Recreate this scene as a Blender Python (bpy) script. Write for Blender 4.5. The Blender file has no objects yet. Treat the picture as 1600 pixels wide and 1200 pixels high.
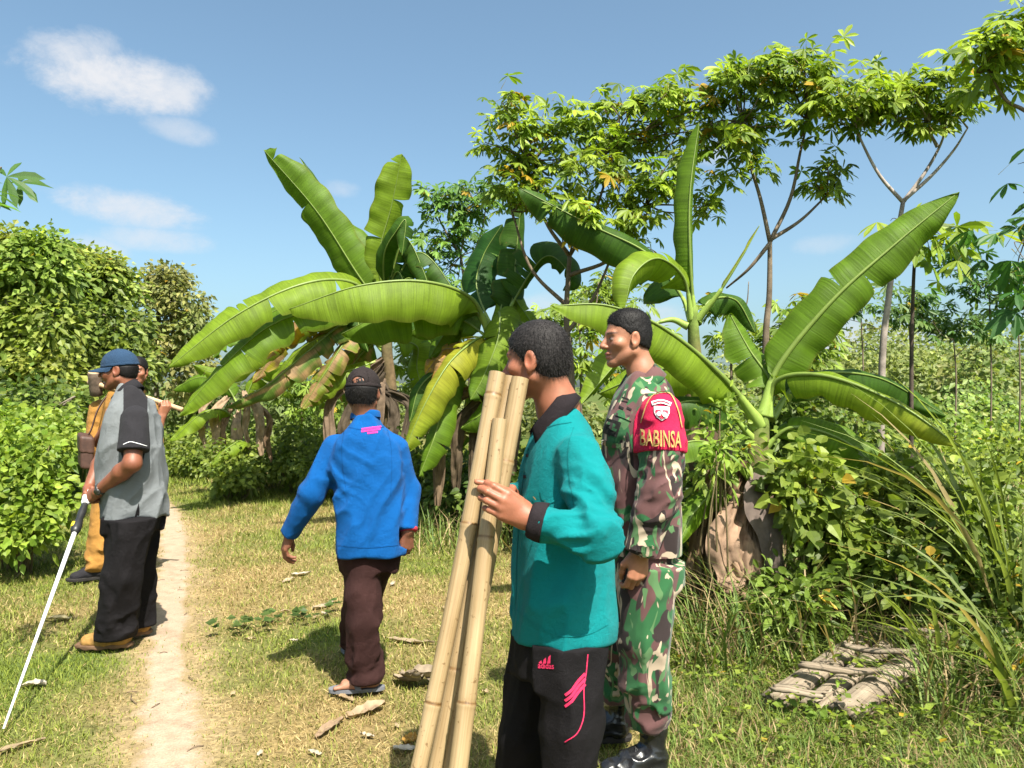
import bpy, math, random
import numpy as np
from mathutils import Vector, Matrix
from mathutils.bvhtree import BVHTree
from mathutils.noise import noise as mnoise

scene = bpy.context.scene
COL = scene.collection
rng = np.random.default_rng(7)
random.seed(7)

# ------------------------------------------------------------------ camera
CAMZ, F, YH = 1.42, 1200.0, 622.0          # eye height, focal length and horizon (photo pixels, 1600 wide)
cam = bpy.data.cameras.new('camera')
cam.sensor_width = 36.0
cam.lens = 36.0 * F / 1600.0
cam.shift_y = (YH - 600.0) / 1600.0
cam.clip_start, cam.clip_end = 0.05, 2000.0
cam_o = bpy.data.objects.new('camera', cam)
COL.objects.link(cam_o)
cam_o.location = (0, 0, CAMZ)
cam_o.rotation_euler = (math.pi / 2, 0, 0)
scene.camera = cam_o

# ------------------------------------------------------------------ sun, sky, exposure
SUN_TO = Vector((0.30, -0.64, 1.05)).normalized()
SUN_EL = math.asin(SUN_TO.z)
SUN_ROT = math.atan2(SUN_TO.x, SUN_TO.y)
sun = bpy.data.lights.new('sun', 'SUN')
sun.energy = 4.8
sun.angle = math.radians(0.55)
sun.color = (1.0, 0.94, 0.84)
sun_o = bpy.data.objects.new('sun', sun)
COL.objects.link(sun_o)
sun_o.rotation_euler = SUN_TO.to_track_quat('Z', 'Y').to_euler()
sun_o.location = (6, -10, 20)

world = bpy.data.worlds.new('World')
scene.world = world
world.use_nodes = True
def build_sky():
    nt = world.node_tree; N = nt.nodes; L = nt.links
    N.clear()
    out = N.new('ShaderNodeOutputWorld'); bg = N.new('ShaderNodeBackground')
    sky = N.new('ShaderNodeTexSky'); sky.sky_type = 'NISHITA'; sky.sun_disc = False
    sky.sun_elevation = SUN_EL; sky.sun_rotation = SUN_ROT
    sky.altitude = 100; sky.air_density = 0.8; sky.dust_density = 3.7; sky.ozone_density = 0.8
    bg.inputs['Strength'].default_value = 0.091
    tc = N.new('ShaderNodeTexCoord')
    sep = N.new('ShaderNodeSeparateXYZ'); L.new(tc.outputs['Generated'], sep.inputs[0])
    def M(op, a, b=None, c=None):
        m = N.new('ShaderNodeMath'); m.operation = op
        for i, v in enumerate((a, b, c)):
            if v is None: continue
            if isinstance(v, (int, float)): m.inputs[i].default_value = v
            else: L.new(v, m.inputs[i])
        return m.outputs[0]
    az = M('ARCTAN2', sep.outputs[0], sep.outputs[1])
    el = M('ARCSINE', sep.outputs[2])
    noi = N.new('ShaderNodeTexNoise'); noi.inputs['Scale'].default_value = 13.0; noi.inputs['Detail'].default_value = 10
    noi.inputs['Roughness'].default_value = 0.68; noi.inputs['Distortion'].default_value = 0.25
    mp = N.new('ShaderNodeMapping'); mp.inputs['Scale'].default_value = (1, 1, 1.4)
    L.new(tc.outputs['Generated'], mp.inputs[0]); L.new(mp.outputs[0], noi.inputs['Vector'])
    nz = M('MULTIPLY', M('SUBTRACT', noi.outputs['Fac'], 0.5), 3.0)
    def blob(azd, eld, wa, we, tilt, dens, soft):
        a = M('SUBTRACT', az, math.radians(azd)); e = M('SUBTRACT', el, math.radians(eld))
        e2 = M('ADD', e, M('MULTIPLY', a, tilt))
        q = M('ADD', M('POWER', M('ABSOLUTE', M('DIVIDE', a, math.radians(wa))), 2.0),
              M('POWER', M('ABSOLUTE', M('DIVIDE', e2, math.radians(we))), 2.0))
        v = M('ADD', M('SUBTRACT', 1.0, q), nz)
        mr = N.new('ShaderNodeMapRange'); mr.interpolation_type = 'SMOOTHSTEP'
        L.new(v, mr.inputs[0]); mr.inputs[1].default_value = -0.15; mr.inputs[2].default_value = soft
        return M('MULTIPLY', mr.outputs[0], dens)
    def px(x, y):
        A = math.atan((x - 800) / F)
        return math.degrees(A), math.degrees(math.atan((YH - y) / F * math.cos(A)))
    cl = None
    for (x, y, wa, we, tilt, dens, soft) in [
            (180, 125, 5.6, 2.0, 0.04, 0.97, 1.25), (115, 90, 3.0, 1.6, 0.0, 0.8, 1.4), (150, 80, 2.0, 1.4, 0.0, 0.7, 1.5), (270, 140, 2.8, 1.6, 0.0, 0.85, 1.4), (290, 205, 2.8, .9, 0.15, 0.5, 1.4),
            (215, 328, 5.0, 1.3, 0.1, 0.75, 1.2), (140, 388, 2.6, .9, 0.0, 0.55, 1.4), (250, 375, 4.0, 1.0, 0.0, 0.6, 1.4),
            (532, 294, 1.5, 0.7, 0.0, 0.34, 1.4), (1120, 240, 2.2, 0.9, 0.0, 0.4, 1.4), (1300, 380, 2.5, 0.8, 0.0, 0.3, 1.4),
            (1330, 530, 7.0, 2.2, 0.0, 0.65, 1.3), (900, 500, 9.0, 2.0, 0.0, 0.5, 1.4),
            (-700, 300, 9.0, 2.2, 0.1, 0.8, 1.1), (2500, 260, 10, 2.6, 0.1, 0.8, 1.1)]:
        b = blob(*px(x, y), wa, we, tilt, dens, soft)
        cl = b if cl is None else M('MAXIMUM', cl, b)
    mix = N.new('ShaderNodeMixRGB'); L.new(cl, mix.inputs[0]); grade = N.new('ShaderNodeMixRGB'); grade.blend_type = 'MULTIPLY'; grade.inputs[0].default_value = 1.0; grade.inputs[2].default_value = (.90, 1.05, .97, 1)
    L.new(sky.outputs[0], grade.inputs[1]); L.new(grade.outputs[0], mix.inputs[1])
    mix.inputs[2].default_value = (3.55, 3.6, 3.75, 1)
    L.new(mix.outputs[0], bg.inputs['Color']); L.new(bg.outputs[0], out.inputs['Surface'])
build_sky()

vs = scene.view_settings
vs.view_transform = 'Standard'; vs.look = 'None'; vs.gamma = 1.0; vs.exposure = 1.42
try: vs.use_curve_mapping = False
except Exception: pass
scene.render.engine = 'CYCLES'
scene.cycles.use_denoising = True
scene.cycles.max_bounces = 6; scene.cycles.diffuse_bounces = 3; scene.cycles.glossy_bounces = 2
scene.cycles.transmission_bounces = 3; scene.cycles.transparent_max_bounces = 4
scene.cycles.caustics_reflective = False; scene.cycles.caustics_refractive = False

# ------------------------------------------------------------------ helpers
def P(px, py, Y):
    """a point of the place: photo pixel plus its distance in front of the camera"""
    return np.array([(px - 800.0) * Y / F, Y, CAMZ + (YH - py) * Y / F])
def PG(px, py):
    Y = CAMZ * F / (py - YH)
    return np.array([(px - 800.0) * Y / F, Y, 0.0])
def nrm(v):
    v = np.asarray(v, float); return v / (np.linalg.norm(v) + 1e-12)

def empty(name, loc, label=None, cat=None, group=None):
    o = bpy.data.objects.new(name, None); COL.objects.link(o); o.location = tuple(loc)
    o.empty_display_size = 0.2
    tag(o, label, cat, group); return o
def tag(o, label=None, cat=None, group=None, kind=None):
    if label: o['label'] = label
    if cat: o['category'] = cat
    if group: o['group'] = group
    if kind: o['kind'] = kind
    return o
def raw_mesh(name, V, Fc, smooth=True):
    """V (n,3); Fc: one (m,k) array or a list of such arrays with different k"""
    V = np.ascontiguousarray(V, dtype=np.float32)
    if not isinstance(Fc, (list, tuple)) or np.ndim(Fc[0][0]) == 0: Fc = [Fc]
    Fc = [np.asarray(f, dtype=np.int32) for f in Fc if len(f)]
    me = bpy.data.meshes.new(name)
    me.vertices.add(len(V)); me.vertices.foreach_set('co', V.ravel())
    nl = sum(f.size for f in Fc); npoly = sum(len(f) for f in Fc)
    me.loops.add(nl); me.polygons.add(npoly)
    me.loops.foreach_set('vertex_index', np.concatenate([f.ravel() for f in Fc]))
    tot = np.concatenate([np.full(len(f), f.shape[1], np.int32) for f in Fc])
    st = np.concatenate([[0], np.cumsum(tot)[:-1]]).astype(np.int32)
    me.polygons.foreach_set('loop_start', st)
    try: me.polygons.foreach_set('loop_total', tot)
    except Exception: pass
    me.polygons.foreach_set('use_smooth', np.full(npoly, smooth, dtype=bool))
    me.update(calc_edges=True)
    return me
def obj(name, V, Fc, mat=None, parent=None, smooth=True, col=None, uv=None, org=None):
    """one mesh object; V in world space, stored relative to its parent's place (or org)"""
    V = np.asarray(V, float)
    off = np.zeros(3)
    if parent is not None:
        q = parent
        while q is not None: off = off + np.array(q.location); q = q.parent
    elif org is not None: off = np.array(org, float)
    me = raw_mesh(name, V - off, Fc, smooth)
    if col is not None:
        a = me.color_attributes.new('Col', 'FLOAT_COLOR', 'POINT')
        c = np.ones((len(V), 4), np.float32); c[:, :3] = col
        a.data.foreach_set('color', c.ravel())
    if uv is not None:
        a = me.attributes.new('UVc', 'FLOAT_VECTOR', 'POINT')
        c = np.zeros((len(V), 3), np.float32); c[:, :uv.shape[1]] = uv
        a.data.foreach_set('vector', c.ravel())
    if mat is not None:
        for m in (mat if isinstance(mat, list) else [mat]): me.materials.append(m)
    o = bpy.data.objects.new(name, me); COL.objects.link(o)
    if parent is not None: o.parent = parent
    elif org is not None: o.location = tuple(org)
    return o
class MB:
    """collects pieces of ONE part"""
    def __init__(s): s.V = []; s.Q = []; s.T = []; s.n = 0; s.C = []; s.U = []
    def add(s, V, Q=None, T=None, c=None, uv=None):
        V = np.asarray(V, float)
        s.V.append(V)
        if Q is not None and len(Q): s.Q.append(np.asarray(Q) + s.n)
        if T is not None and len(T): s.T.append(np.asarray(T) + s.n)
        if c is not None:
            c = np.asarray(c, float); s.C.append(np.broadcast_to(c, (len(V), 3)))
        if uv is not None: s.U.append(uv)
        s.n += len(V); return s
    def build(s, name, mat, parent=None, smooth=True, org=None):
        V = np.concatenate(s.V); Fc = []
        if s.Q: Fc.append(np.concatenate(s.Q))
        if s.T: Fc.append(np.concatenate(s.T))
        return obj(name, V, Fc, mat, parent, smooth, np.concatenate(s.C) if s.C else None,
                   np.concatenate(s.U) if s.U else None, org)
def grid_faces(nu, nv, wrap_v=False):
    i = np.arange(nu - 1)[:, None]; j = np.arange(nv if wrap_v else nv - 1)[None, :]
    a = i * nv + j; b = i * nv + (j + 1) % nv; c = (i + 1) * nv + (j + 1) % nv; d = (i + 1) * nv + j
    return np.stack([a, d, c, b], -1).reshape(-1, 4)
def cr(pts, n):
    """smooth curve through points (Catmull-Rom), n samples"""
    pts = np.asarray(pts, float)
    if len(pts) == 2: return pts[0] + (pts[1] - pts[0]) * np.linspace(0, 1, n)[:, None]
    Pp = np.vstack([2 * pts[0] - pts[1], pts, 2 * pts[-1] - pts[-2]])
    t = np.linspace(0, len(pts) - 1 - 1e-9, n); i = t.astype(int); u = (t - i)[:, None]
    p0, p1, p2, p3 = Pp[i], Pp[i + 1], Pp[i + 2], Pp[i + 3]
    return 0.5 * ((2 * p1) + (-p0 + p2) * u + (2 * p0 - 5 * p1 + 4 * p2 - p3) * u ** 2 + (-p0 + 3 * p1 - 3 * p2 + p3) * u ** 3)
def frames(C):
    T = np.gradient(C, axis=0); T /= np.linalg.norm(T, axis=1)[:, None] + 1e-12
    A = np.zeros_like(T); r = np.array([0.13, 0.31, 1.0]); 
    if abs(nrm(T[0]) @ nrm(r)) > 0.9: r = np.array([1.0, 0.2, 0.1])
    a = nrm(np.cross(T[0], r))
    for k in range(len(C)):
        a = nrm(a - T[k] * (a @ T[k])); A[k] = a
    return T, A, np.cross(T, A)
def tube(C, R, seg=8, caps=True, ell=1.0):
    C = np.asarray(C, float); R = np.broadcast_to(np.asarray(R, float), (len(C),))
    T, A, B = frames(C)
    th = np.linspace(0, 2 * math.pi, seg, endpoint=False)
    V = C[:, None] + R[:, None, None] * (np.cos(th)[None, :, None] * A[:, None] + ell * np.sin(th)[None, :, None] * B[:, None])
    V = V.reshape(-1, 3); Q = grid_faces(len(C), seg, True); Tr = []
    if caps:
        n = len(V); V = np.vstack([V, C[0], C[-1]])
        j = np.arange(seg); k = (j + 1) % seg; b = (len(C) - 1) * seg
        Tr = np.vstack([np.stack([np.full(seg, n), k, j], 1)[:, ::-1] if False else np.stack([np.full(seg, n), j, k], 1),
                        np.stack([np.full(seg, n + 1), b + k, b + j], 1)])
    return V, Q, Tr
# lattice noise
_LAT = np.random.default_rng(3).random((32, 32, 32)).astype(np.float32)
def noise3(p):
    p = np.asarray(p, np.float32); i = np.floor(p).astype(np.int32); f = p - i; f = f * f * (3 - 2 * f)
    i0 = i & 31; i1 = (i + 1) & 31
    x0, y0, z0 = i0.T; x1, y1, z1 = i1.T; fx, fy, fz = f.T
    c00 = _LAT[x0, y0, z0] * (1 - fx) + _LAT[x1, y0, z0] * fx; c10 = _LAT[x0, y1, z0] * (1 - fx) + _LAT[x1, y1, z0] * fx
    c01 = _LAT[x0, y0, z1] * (1 - fx) + _LAT[x1, y0, z1] * fx; c11 = _LAT[x0, y1, z1] * (1 - fx) + _LAT[x1, y1, z1] * fx
    return (c00 * (1 - fy) + c10 * fy) * (1 - fz) + (c01 * (1 - fy) + c11 * fy) * fz
def noise2(x, y, s=0.0):
    x = np.asarray(x, float)
    return noise3(np.stack([x.ravel(), np.asarray(y, float).ravel(), np.full(x.size, s)], 1)).reshape(x.shape)
def fbm2(x, y, s=0.0):
    return noise2(x, y, s) * .55 + noise2(x * 2.1, y * 2.1, s + 3.3) * .3 + noise2(x * 4.3, y * 4.3, s + 7.7) * .15
def sstep(a, b, x):
    t = np.clip((x - a) / (b - a), 0, 1); return t * t * (3 - 2 * t)

# ------------------------------------------------------------------ materials
def new_mat(name):
    m = bpy.data.materials.new(name); m.use_nodes = True
    nt = m.node_tree; nt.nodes.clear()
    return m, nt, nt.nodes, nt.links
def principled(N, L, rough=0.6, spec=0.4):
    b = N.new('ShaderNodeBsdfPrincipled'); o = N.new('ShaderNodeOutputMaterial'); L.new(b.outputs[0], o.inputs[0])
    b.inputs['Roughness'].default_value = rough; b.inputs['Specular IOR Level'].default_value = spec
    return b
def noise_node(N, L, scale, detail=4, coord='Object', vec=None, rough=0.55, dist=0.0, stretch=None):
    t = N.new('ShaderNodeTexNoise'); t.inputs['Scale'].default_value = scale; t.inputs['Detail'].default_value = detail
    t.inputs['Roughness'].default_value = rough; t.inputs['Distortion'].default_value = dist
    if vec is None:
        c = N.new('ShaderNodeTexCoord'); vec = c.outputs[coord]
    if stretch:
        mp = N.new('ShaderNodeMapping'); mp.inputs['Scale'].default_value = stretch; L.new(vec, mp.inputs[0]); vec = mp.outputs[0]
    L.new(vec, t.inputs['Vector']); return t
def ramp(N, L, src, stops, interp='LINEAR'):
    r = N.new('ShaderNodeValToRGB'); r.color_ramp.interpolation = interp
    e = r.color_ramp.elements
    while len(e) < len(stops): e.new(0.5)
    for k, (p, c) in enumerate(stops):
        e[k].position = p; e[k].color = (c[0], c[1], c[2], 1) if not isinstance(c, (int, float)) else (c, c, c, 1)
    L.new(src, r.inputs[0]); return r.outputs[0]
def bump(N, L, bsdf, src, strength, dist):
    b = N.new('ShaderNodeBump'); b.inputs['Strength'].default_value = strength; b.inputs['Distance'].default_value = dist
    L.new(src, b.inputs['Height']); L.new(b.outputs[0], bsdf.inputs['Normal']); return b
def mixc(N, L, fac, a, b, mode='MIX'):
    m = N.new('ShaderNodeMixRGB'); m.blend_type = mode
    for i, v in ((0, fac), (1, a), (2, b)):
        if isinstance(v, (int, float)): m.inputs[i].default_value = v
        elif isinstance(v, tuple): m.inputs[i].default_value = (*v, 1)
        else: L.new(v, m.inputs[i])
    return m.outputs[0]
def cloth_mat(name, c, rough=0.85, var=0.12, fine=900, sheen=0.03, c2=None):
    m, nt, N, L = new_mat(name); b = principled(N, L, rough, 0.12)
    if max(c) < .05: sheen = 0.0
    n = noise_node(N, L, 7, 5)
    dark = tuple(x * (1 - var) for x in c); lite = tuple(min(1, x * (1 + var)) for x in (c2 or c))
    L.new(ramp(N, L, n.outputs[0], [(0.3, dark), (0.7, lite)]), b.inputs['Base Color'])
    b.inputs['Sheen Weight'].default_value = sheen; b.inputs['Sheen Roughness'].default_value = 0.5
    w = noise_node(N, L, fine, 2); w2 = noise_node(N, L, 38, 4, dist=0.6)
    a = N.new('ShaderNodeMath'); a.operation = 'MULTIPLY_ADD'; L.new(w2.outputs[0], a.inputs[0]); a.inputs[1].default_value = 2.2
    L.new(w.outputs[0], a.inputs[2])
    bump(N, L, b, a.outputs[0], 0.5, 0.006)
    return m
def plain_mat(name, c, rough=0.6, spec=0.4, var=0.15, scale=25, bmp=0.2, bd=0.002, metal=0):
    m, nt, N, L = new_mat(name); b = principled(N, L, rough, spec); b.inputs['Metallic'].default_value = metal
    n = noise_node(N, L, scale, 5)
    L.new(ramp(N, L, n.outputs[0], [(0.3, tuple(x * (1 - var) for x in c)), (0.7, tuple(x * (1 + var) for x in c))]), b.inputs['Base Color'])
    if bmp: bump(N, L, b, n.outputs[0], bmp, bd)
    return m
def attr_mat(name, rough=0.55, spec=0.4, bmp=0.15, bscale=300, var=0.12, sss=0.0, transl=0.0):
    """colour from the mesh's own colour attribute"""
    m, nt, N, L = new_mat(name); b = principled(N, L, rough, spec)
    a = N.new('ShaderNodeAttribute'); a.attribute_name = 'Col'
    n = noise_node(N, L, 18, 5)
    g = ramp(N, L, n.outputs[0], [(0.3, 1 - var), (0.7, 1 + var)])
    c = mixc(N, L, 1.0, a.outputs['Color'], g, 'MULTIPLY'); L.new(c, b.inputs['Base Color'])
    if bmp:
        w = noise_node(N, L, bscale, 3); bump(N, L, b, w.outputs[0], bmp, 0.003)
    if sss:
        b.inputs['Subsurface Weight'].default_value = sss; b.inputs['Subsurface Radius'].default_value = (0.012, 0.005, 0.003)
        b.inputs['Subsurface Scale'].default_value = 1.0
    if transl:
        o = [x for x in N if x.type == 'OUTPUT_MATERIAL'][0]
        t = N.new('ShaderNodeBsdfTranslucent'); mx = N.new('ShaderNodeMixShader'); mx.inputs[0].default_value = transl
        tcx = mixc(N, L, 1.0, c, (1.15, 1.15, 0.55), 'MULTIPLY')
        L.new(tcx, t.inputs[0]); L.new(b.outputs[0], mx.inputs[1]); L.new(t.outputs[0], mx.inputs[2]); L.new(mx.outputs[0], o.inputs[0])
    return m
world.cycles.sampling_method = 'MANUAL'; world.cycles.sample_map_resolution = 512
# ================================================================== ground, path, grass
def gh(x, y):
    x = np.asarray(x, float); y = np.asarray(y, float)
    a = .045 * (fbm2(x * .45 + 3, y * .45 + 9, 1.0) - 1.0)
    a = a + .10 * sstep(14, 30, y) * (fbm2(x * .12, y * .12, 4.) - .3) * 3
    # slope rising to the scrubby rise on the far right
    a = a + 3.4 * sstep(3, 17, x - .05 * y) * sstep(14, 46, y)
    return a
PATH = np.array([(-1.02, 1.2), (-1.13, 2.0), (-1.33, 2.95), (-1.72, 3.8), (-2.30, 5.2), (-3.25, 7.4), (-4.35, 9.6), (-6.2, 12.6), (-9.4, 17.0), (-14.5, 24.0), (-22, 33)])
PATHC = cr(PATH, 240)
def path_dist(x, y):
    """signed distance from the middle of the path"""
    x = np.asarray(x, float).ravel(); y = np.asarray(y, float).ravel()
    xc = np.interp(y, PATHC[:, 1], PATHC[:, 0]); sl = np.gradient(PATHC[:, 0], PATHC[:, 1]); s = np.interp(y, PATHC[:, 1], sl)
    return (x - xc) / np.sqrt(1 + s * s)
def path_half(y, side):
    n = noise2(np.asarray(y, float) * 2.3, np.full(np.shape(y), float(side)), 2.) - .5; n2 = noise2(np.asarray(y, float) * 9, np.full(np.shape(y), float(side)), 5.) - .5
    return .128 + .09 * n + .075 * n2 + .012 * np.maximum(np.asarray(y) - 6, 0)
def greenness(x, y):
    """1 = fresh green, 0 = dry straw"""
    n = fbm2(x * .9, y * .9, 6.) ; n2 = fbm2(x * 3.1, y * 3.1, 8.)
    d = path_dist(x, y).reshape(np.shape(x))
    g = .50 + 1.7 * (n - .5) + .9 * (n2 - .5)
    g = g + .50 * sstep(.1, 1.2, x + .07 * (y - 4)) + .35 * sstep(.35, 1.3, -d) + .22 * sstep(5.5, 11, y)
    g = g - .30 * np.exp(-((d - .75) / .7) ** 2) * sstep(9, 5, y)
    return np.clip(g, 0, 1)
def ground_mat():
    m, nt, N, L = new_mat('meadow_soil'); b = principled(N, L, .95, .15)
    a = N.new('ShaderNodeAttribute'); a.attribute_name = 'Col'
    n = noise_node(N, L, 35, 6); n2 = noise_node(N, L, 4, 4)
    g = ramp(N, L, n.outputs[0], [(.25, .55), (.75, 1.35)]); g2 = ramp(N, L, n2.outputs[0], [(.3, .85), (.7, 1.15)])
    L.new(mixc(N, L, 1.0, mixc(N, L, 1.0, a.outputs['Color'], g, 'MULTIPLY'), g2, 'MULTIPLY'), b.inputs['Base Color'])
    bump(N, L, b, n.outputs[0], .7, .03); return m
def build_ground():
    ys = np.concatenate([np.concatenate([np.arange(-3, 1.5, .3), np.arange(1.5, 7, .08), np.arange(7, 20, .22)]), np.arange(20, 60, 1.0), np.geomspace(61, 900, 24)])
    xs = np.concatenate([-np.geomspace(400, 15, 20), np.concatenate([np.arange(-14.5, -4.2, .3), np.arange(-4.2, 1.2, .07), np.arange(1.2, 14.6, .3)]), np.geomspace(15, 400, 20)])
    X, Yg = np.meshgrid(xs, ys, indexing='ij'); Z = gh(X, Yg)
    V = np.stack([X, Yg, Z], -1).reshape(-1, 3); Q = grid_faces(len(xs), len(ys))[:, ::-1]
    g = greenness(X, Yg).ravel()[:, None]
    C = np.array((.20, .145, .062)) * (1 - g) + np.array((.075, .105, .022)) * g
    pd = np.abs(path_dist(X, Yg)); sm = (sstep(.34, .12, pd + .25 * (fbm2(X * 4, Yg * 4, 12.).ravel() - .5)))[:, None]
    C = C * (1 - sm) + np.array((.25, .185, .095)) * sm
    o = obj('ground', V, Q, ground_mat(), None, True, C); tag(o, kind='structure')
    # trodden earth path, a sheet just proud of the ground and dipping in at its ragged edges
    m, nt, N, L = new_mat('trodden_earth'); b = principled(N, L, .95, .1)
    n = noise_node(N, L, 9, 8, rough=.7); n2 = noise_node(N, L, 120, 4)
    c = ramp(N, L, n.outputs[0], [(.28, (.225, .160, .108)), (.5, (.305, .232, .165)), (.75, (.36, .285, .21))])
    at_ = N.new('ShaderNodeAttribute'); at_.attribute_name = 'Col'; n3 = noise_node(N, L, 22, 6, rough=.7); ed = N.new('ShaderNodeMath'); ed.operation = 'ADD'; L.new(at_.outputs['Fac'], ed.inputs[0]); L.new(n3.outputs[0], ed.inputs[1])
    c = mixc(N, L, ramp(N, L, ed.outputs[0], [(.0, 0.0), (.55, 0.0), (.95, .9)]), c, (.22, .165, .080))
    L.new(mixc(N, L, 1.0, c, ramp(N, L, n2.outputs[0], [(.3, .8), (.7, 1.15)]), 'MULTIPLY'), b.inputs['Base Color'])
    ad = N.new('ShaderNodeMath'); ad.operation = 'ADD'; L.new(n.outputs[0], ad.inputs[0]); L.new(n2.outputs[0], ad.inputs[1])
    bump(N, L, b, ad.outputs[0], .5, .012)
    yy = np.concatenate([np.arange(1.2, 9, .035), np.arange(9, 30, .15)]); xc = np.interp(yy, PATHC[:, 1], PATHC[:, 0]); sl = np.interp(yy, PATHC[:, 1], np.gradient(PATHC[:, 0], PATHC[:, 1]))
    nn = np.stack([np.ones_like(yy), -sl], 1); nn /= np.linalg.norm(nn, axis=1)[:, None]
    hl, hr = path_half(yy, 1.), path_half(yy, 7.)
    us = np.linspace(-1.25, 1.25, 17); rows = []
    for u in us:
        w = np.where(u < 0, hl, hr) * u; x = xc + nn[:, 0] * w; y = yy + nn[:, 1] * w
        z = gh(x, y) + .006 - .012 * max(0, abs(u) - .85) / .15 * .5 + .004 * (fbm2(x * 9, y * 9, 3.) - .5)
        rows.append(np.stack([x, y, z], 1))
    V = np.stack(rows, 0).reshape(-1, 3); ew = np.repeat(np.clip((np.abs(us) - .45) / .75, 0, 1) * .62, len(yy))[:, None] * np.ones((1, 3)); o = obj('path', V, grid_faces(len(us), len(yy)), m, None, True, ew); tag(o, kind='structure')
build_ground()

def blade_mesh(B, D, N_, Lg, Wd, bend, seg2):
    """B base, D upright direction, N_ bending direction (unit, horizontal), width across both"""
    n = len(B); S = np.cross(D, N_); S /= np.linalg.norm(S, axis=1)[:, None] + 1e-9
    L_ = Lg[:, None]; W = Wd[:, None]; bd = bend[:, None]
    if seg2:
        m1 = B + D * L_ * .55 + N_ * L_ * bd * .28; t = B + D * L_ * (1 - .35 * bd) + N_ * L_ * bd
        V = np.stack([B - S * W, B + S * W, m1 - S * W * .8, m1 + S * W * .8, t], 1).reshape(-1, 3)
        i = np.arange(n)[:, None] * 5
        T = np.concatenate([i + [0, 1, 3], i + [0, 3, 2], i + [2, 3, 4]], 0)
        return V, T, 5
    t = B + D * L_ * (1 - .3 * bd) + N_ * L_ * bd
    V = np.stack([B - S * W, B + S * W, t], 1).reshape(-1, 3); return V, np.arange(n * 3).reshape(-1, 3), 3
M_grass = attr_mat('grass_blades', .6, .3, 0, 1, .12, transl=.3)
def build_grass():
    r = np.random.default_rng(11); mb = MB()
    def field(y0, y1, dens, seg2, wid, xlim=None, hmul=1.0):
        A = .5 * (y1 ** 2 - y0 ** 2) * 1.9; n = int(A * dens)
        y = np.sqrt(r.random(n) * (y1 ** 2 - y0 ** 2) + y0 ** 2); x = (r.random(n) - .5) * 1.9 * y
        d = path_dist(x, y); h = np.where(d < 0, path_half(y, 1.), path_half(y, 7.))
        edge = (np.abs(d) - h); clump = fbm2(x * 5, y * 5, 2.)
        keep = (r.random(n) < sstep(-.10, .16, edge + .16 * (clump - .5))) & (r.random(n) < .30 + 1.3 * clump)
        keep |= (r.random(n) < .02)
        keep &= ~((x > .27 * y + 1.9) & (y > 5.5))
        x, y, d, edge, clump = x[keep], y[keep], d[keep], edge[keep], clump[keep]; n = len(x)
        g = greenness(x, y); dry = r.random(n) > (.16 + .80 * g)
        lush = sstep(.25, 1.2, x - .02 * y) * .9 + sstep(.6, 1.6, -d) * .7 + sstep(6, 11, y) * .5
        near_path = sstep(.0, .5, edge)
        Lg = (.018 + .030 * r.random(n)) * (.7 + .6 * near_path) + (.02 + .055 * r.random(n) ** 2) * lush * (.4 + clump)
        Lg *= hmul * np.where(dry, .85, 1.0)
        th = r.random(n) * 2 * math.pi; lean = np.abs(r.normal(0, .42, n)); lean = np.where(dry, lean + r.random(n) * .9, lean)
        D = np.stack([np.cos(th) * np.sin(lean), np.sin(th) * np.sin(lean), np.cos(np.minimum(lean, 1.5))], 1)
        th2 = th + r.normal(0, .6, n); Nb = np.stack([np.cos(th2), np.sin(th2), np.zeros(n)], 1)
        Nb = Nb - D * (Nb * D).sum(1)[:, None] * .5
        B = np.stack([x, y, gh(x, y) - .004], 1)
        V, T, k = blade_mesh(B, D, Nb, Lg, wid * (.6 + .8 * r.random(n)), .15 + .6 * r.random(n), seg2)
        v = r.random((n, 1))
        cg = np.array((.085, .125, .013)) * (1 - v) + np.array((.235, .275, .038)) * v
        cd = np.array((.22, .150, .055)) * (1 - v) + np.array((.47, .37, .17)) * v
        C = np.where(dry[:, None], cd, cg * (1 - .25 * (1 - g[:, None])) + cd * .22 * (1 - g[:, None]))
        mb.add(V, None, T, np.repeat(C, k, 0))
    field(1.7, 4.2, 7000, True, .0019)
    field(4.2, 7.0, 3600, True, .0026)
    field(7.0, 12.0, 1800, False, .0042, hmul=1.3)
    field(12.0, 22.0, 560, False, .0085, hmul=1.8)
    o = mb.build('grass', M_grass, None, smooth=False); tag(o, 'short patchy green and straw coloured grass over the ground', 'grass', kind='stuff')
build_grass()
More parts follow.
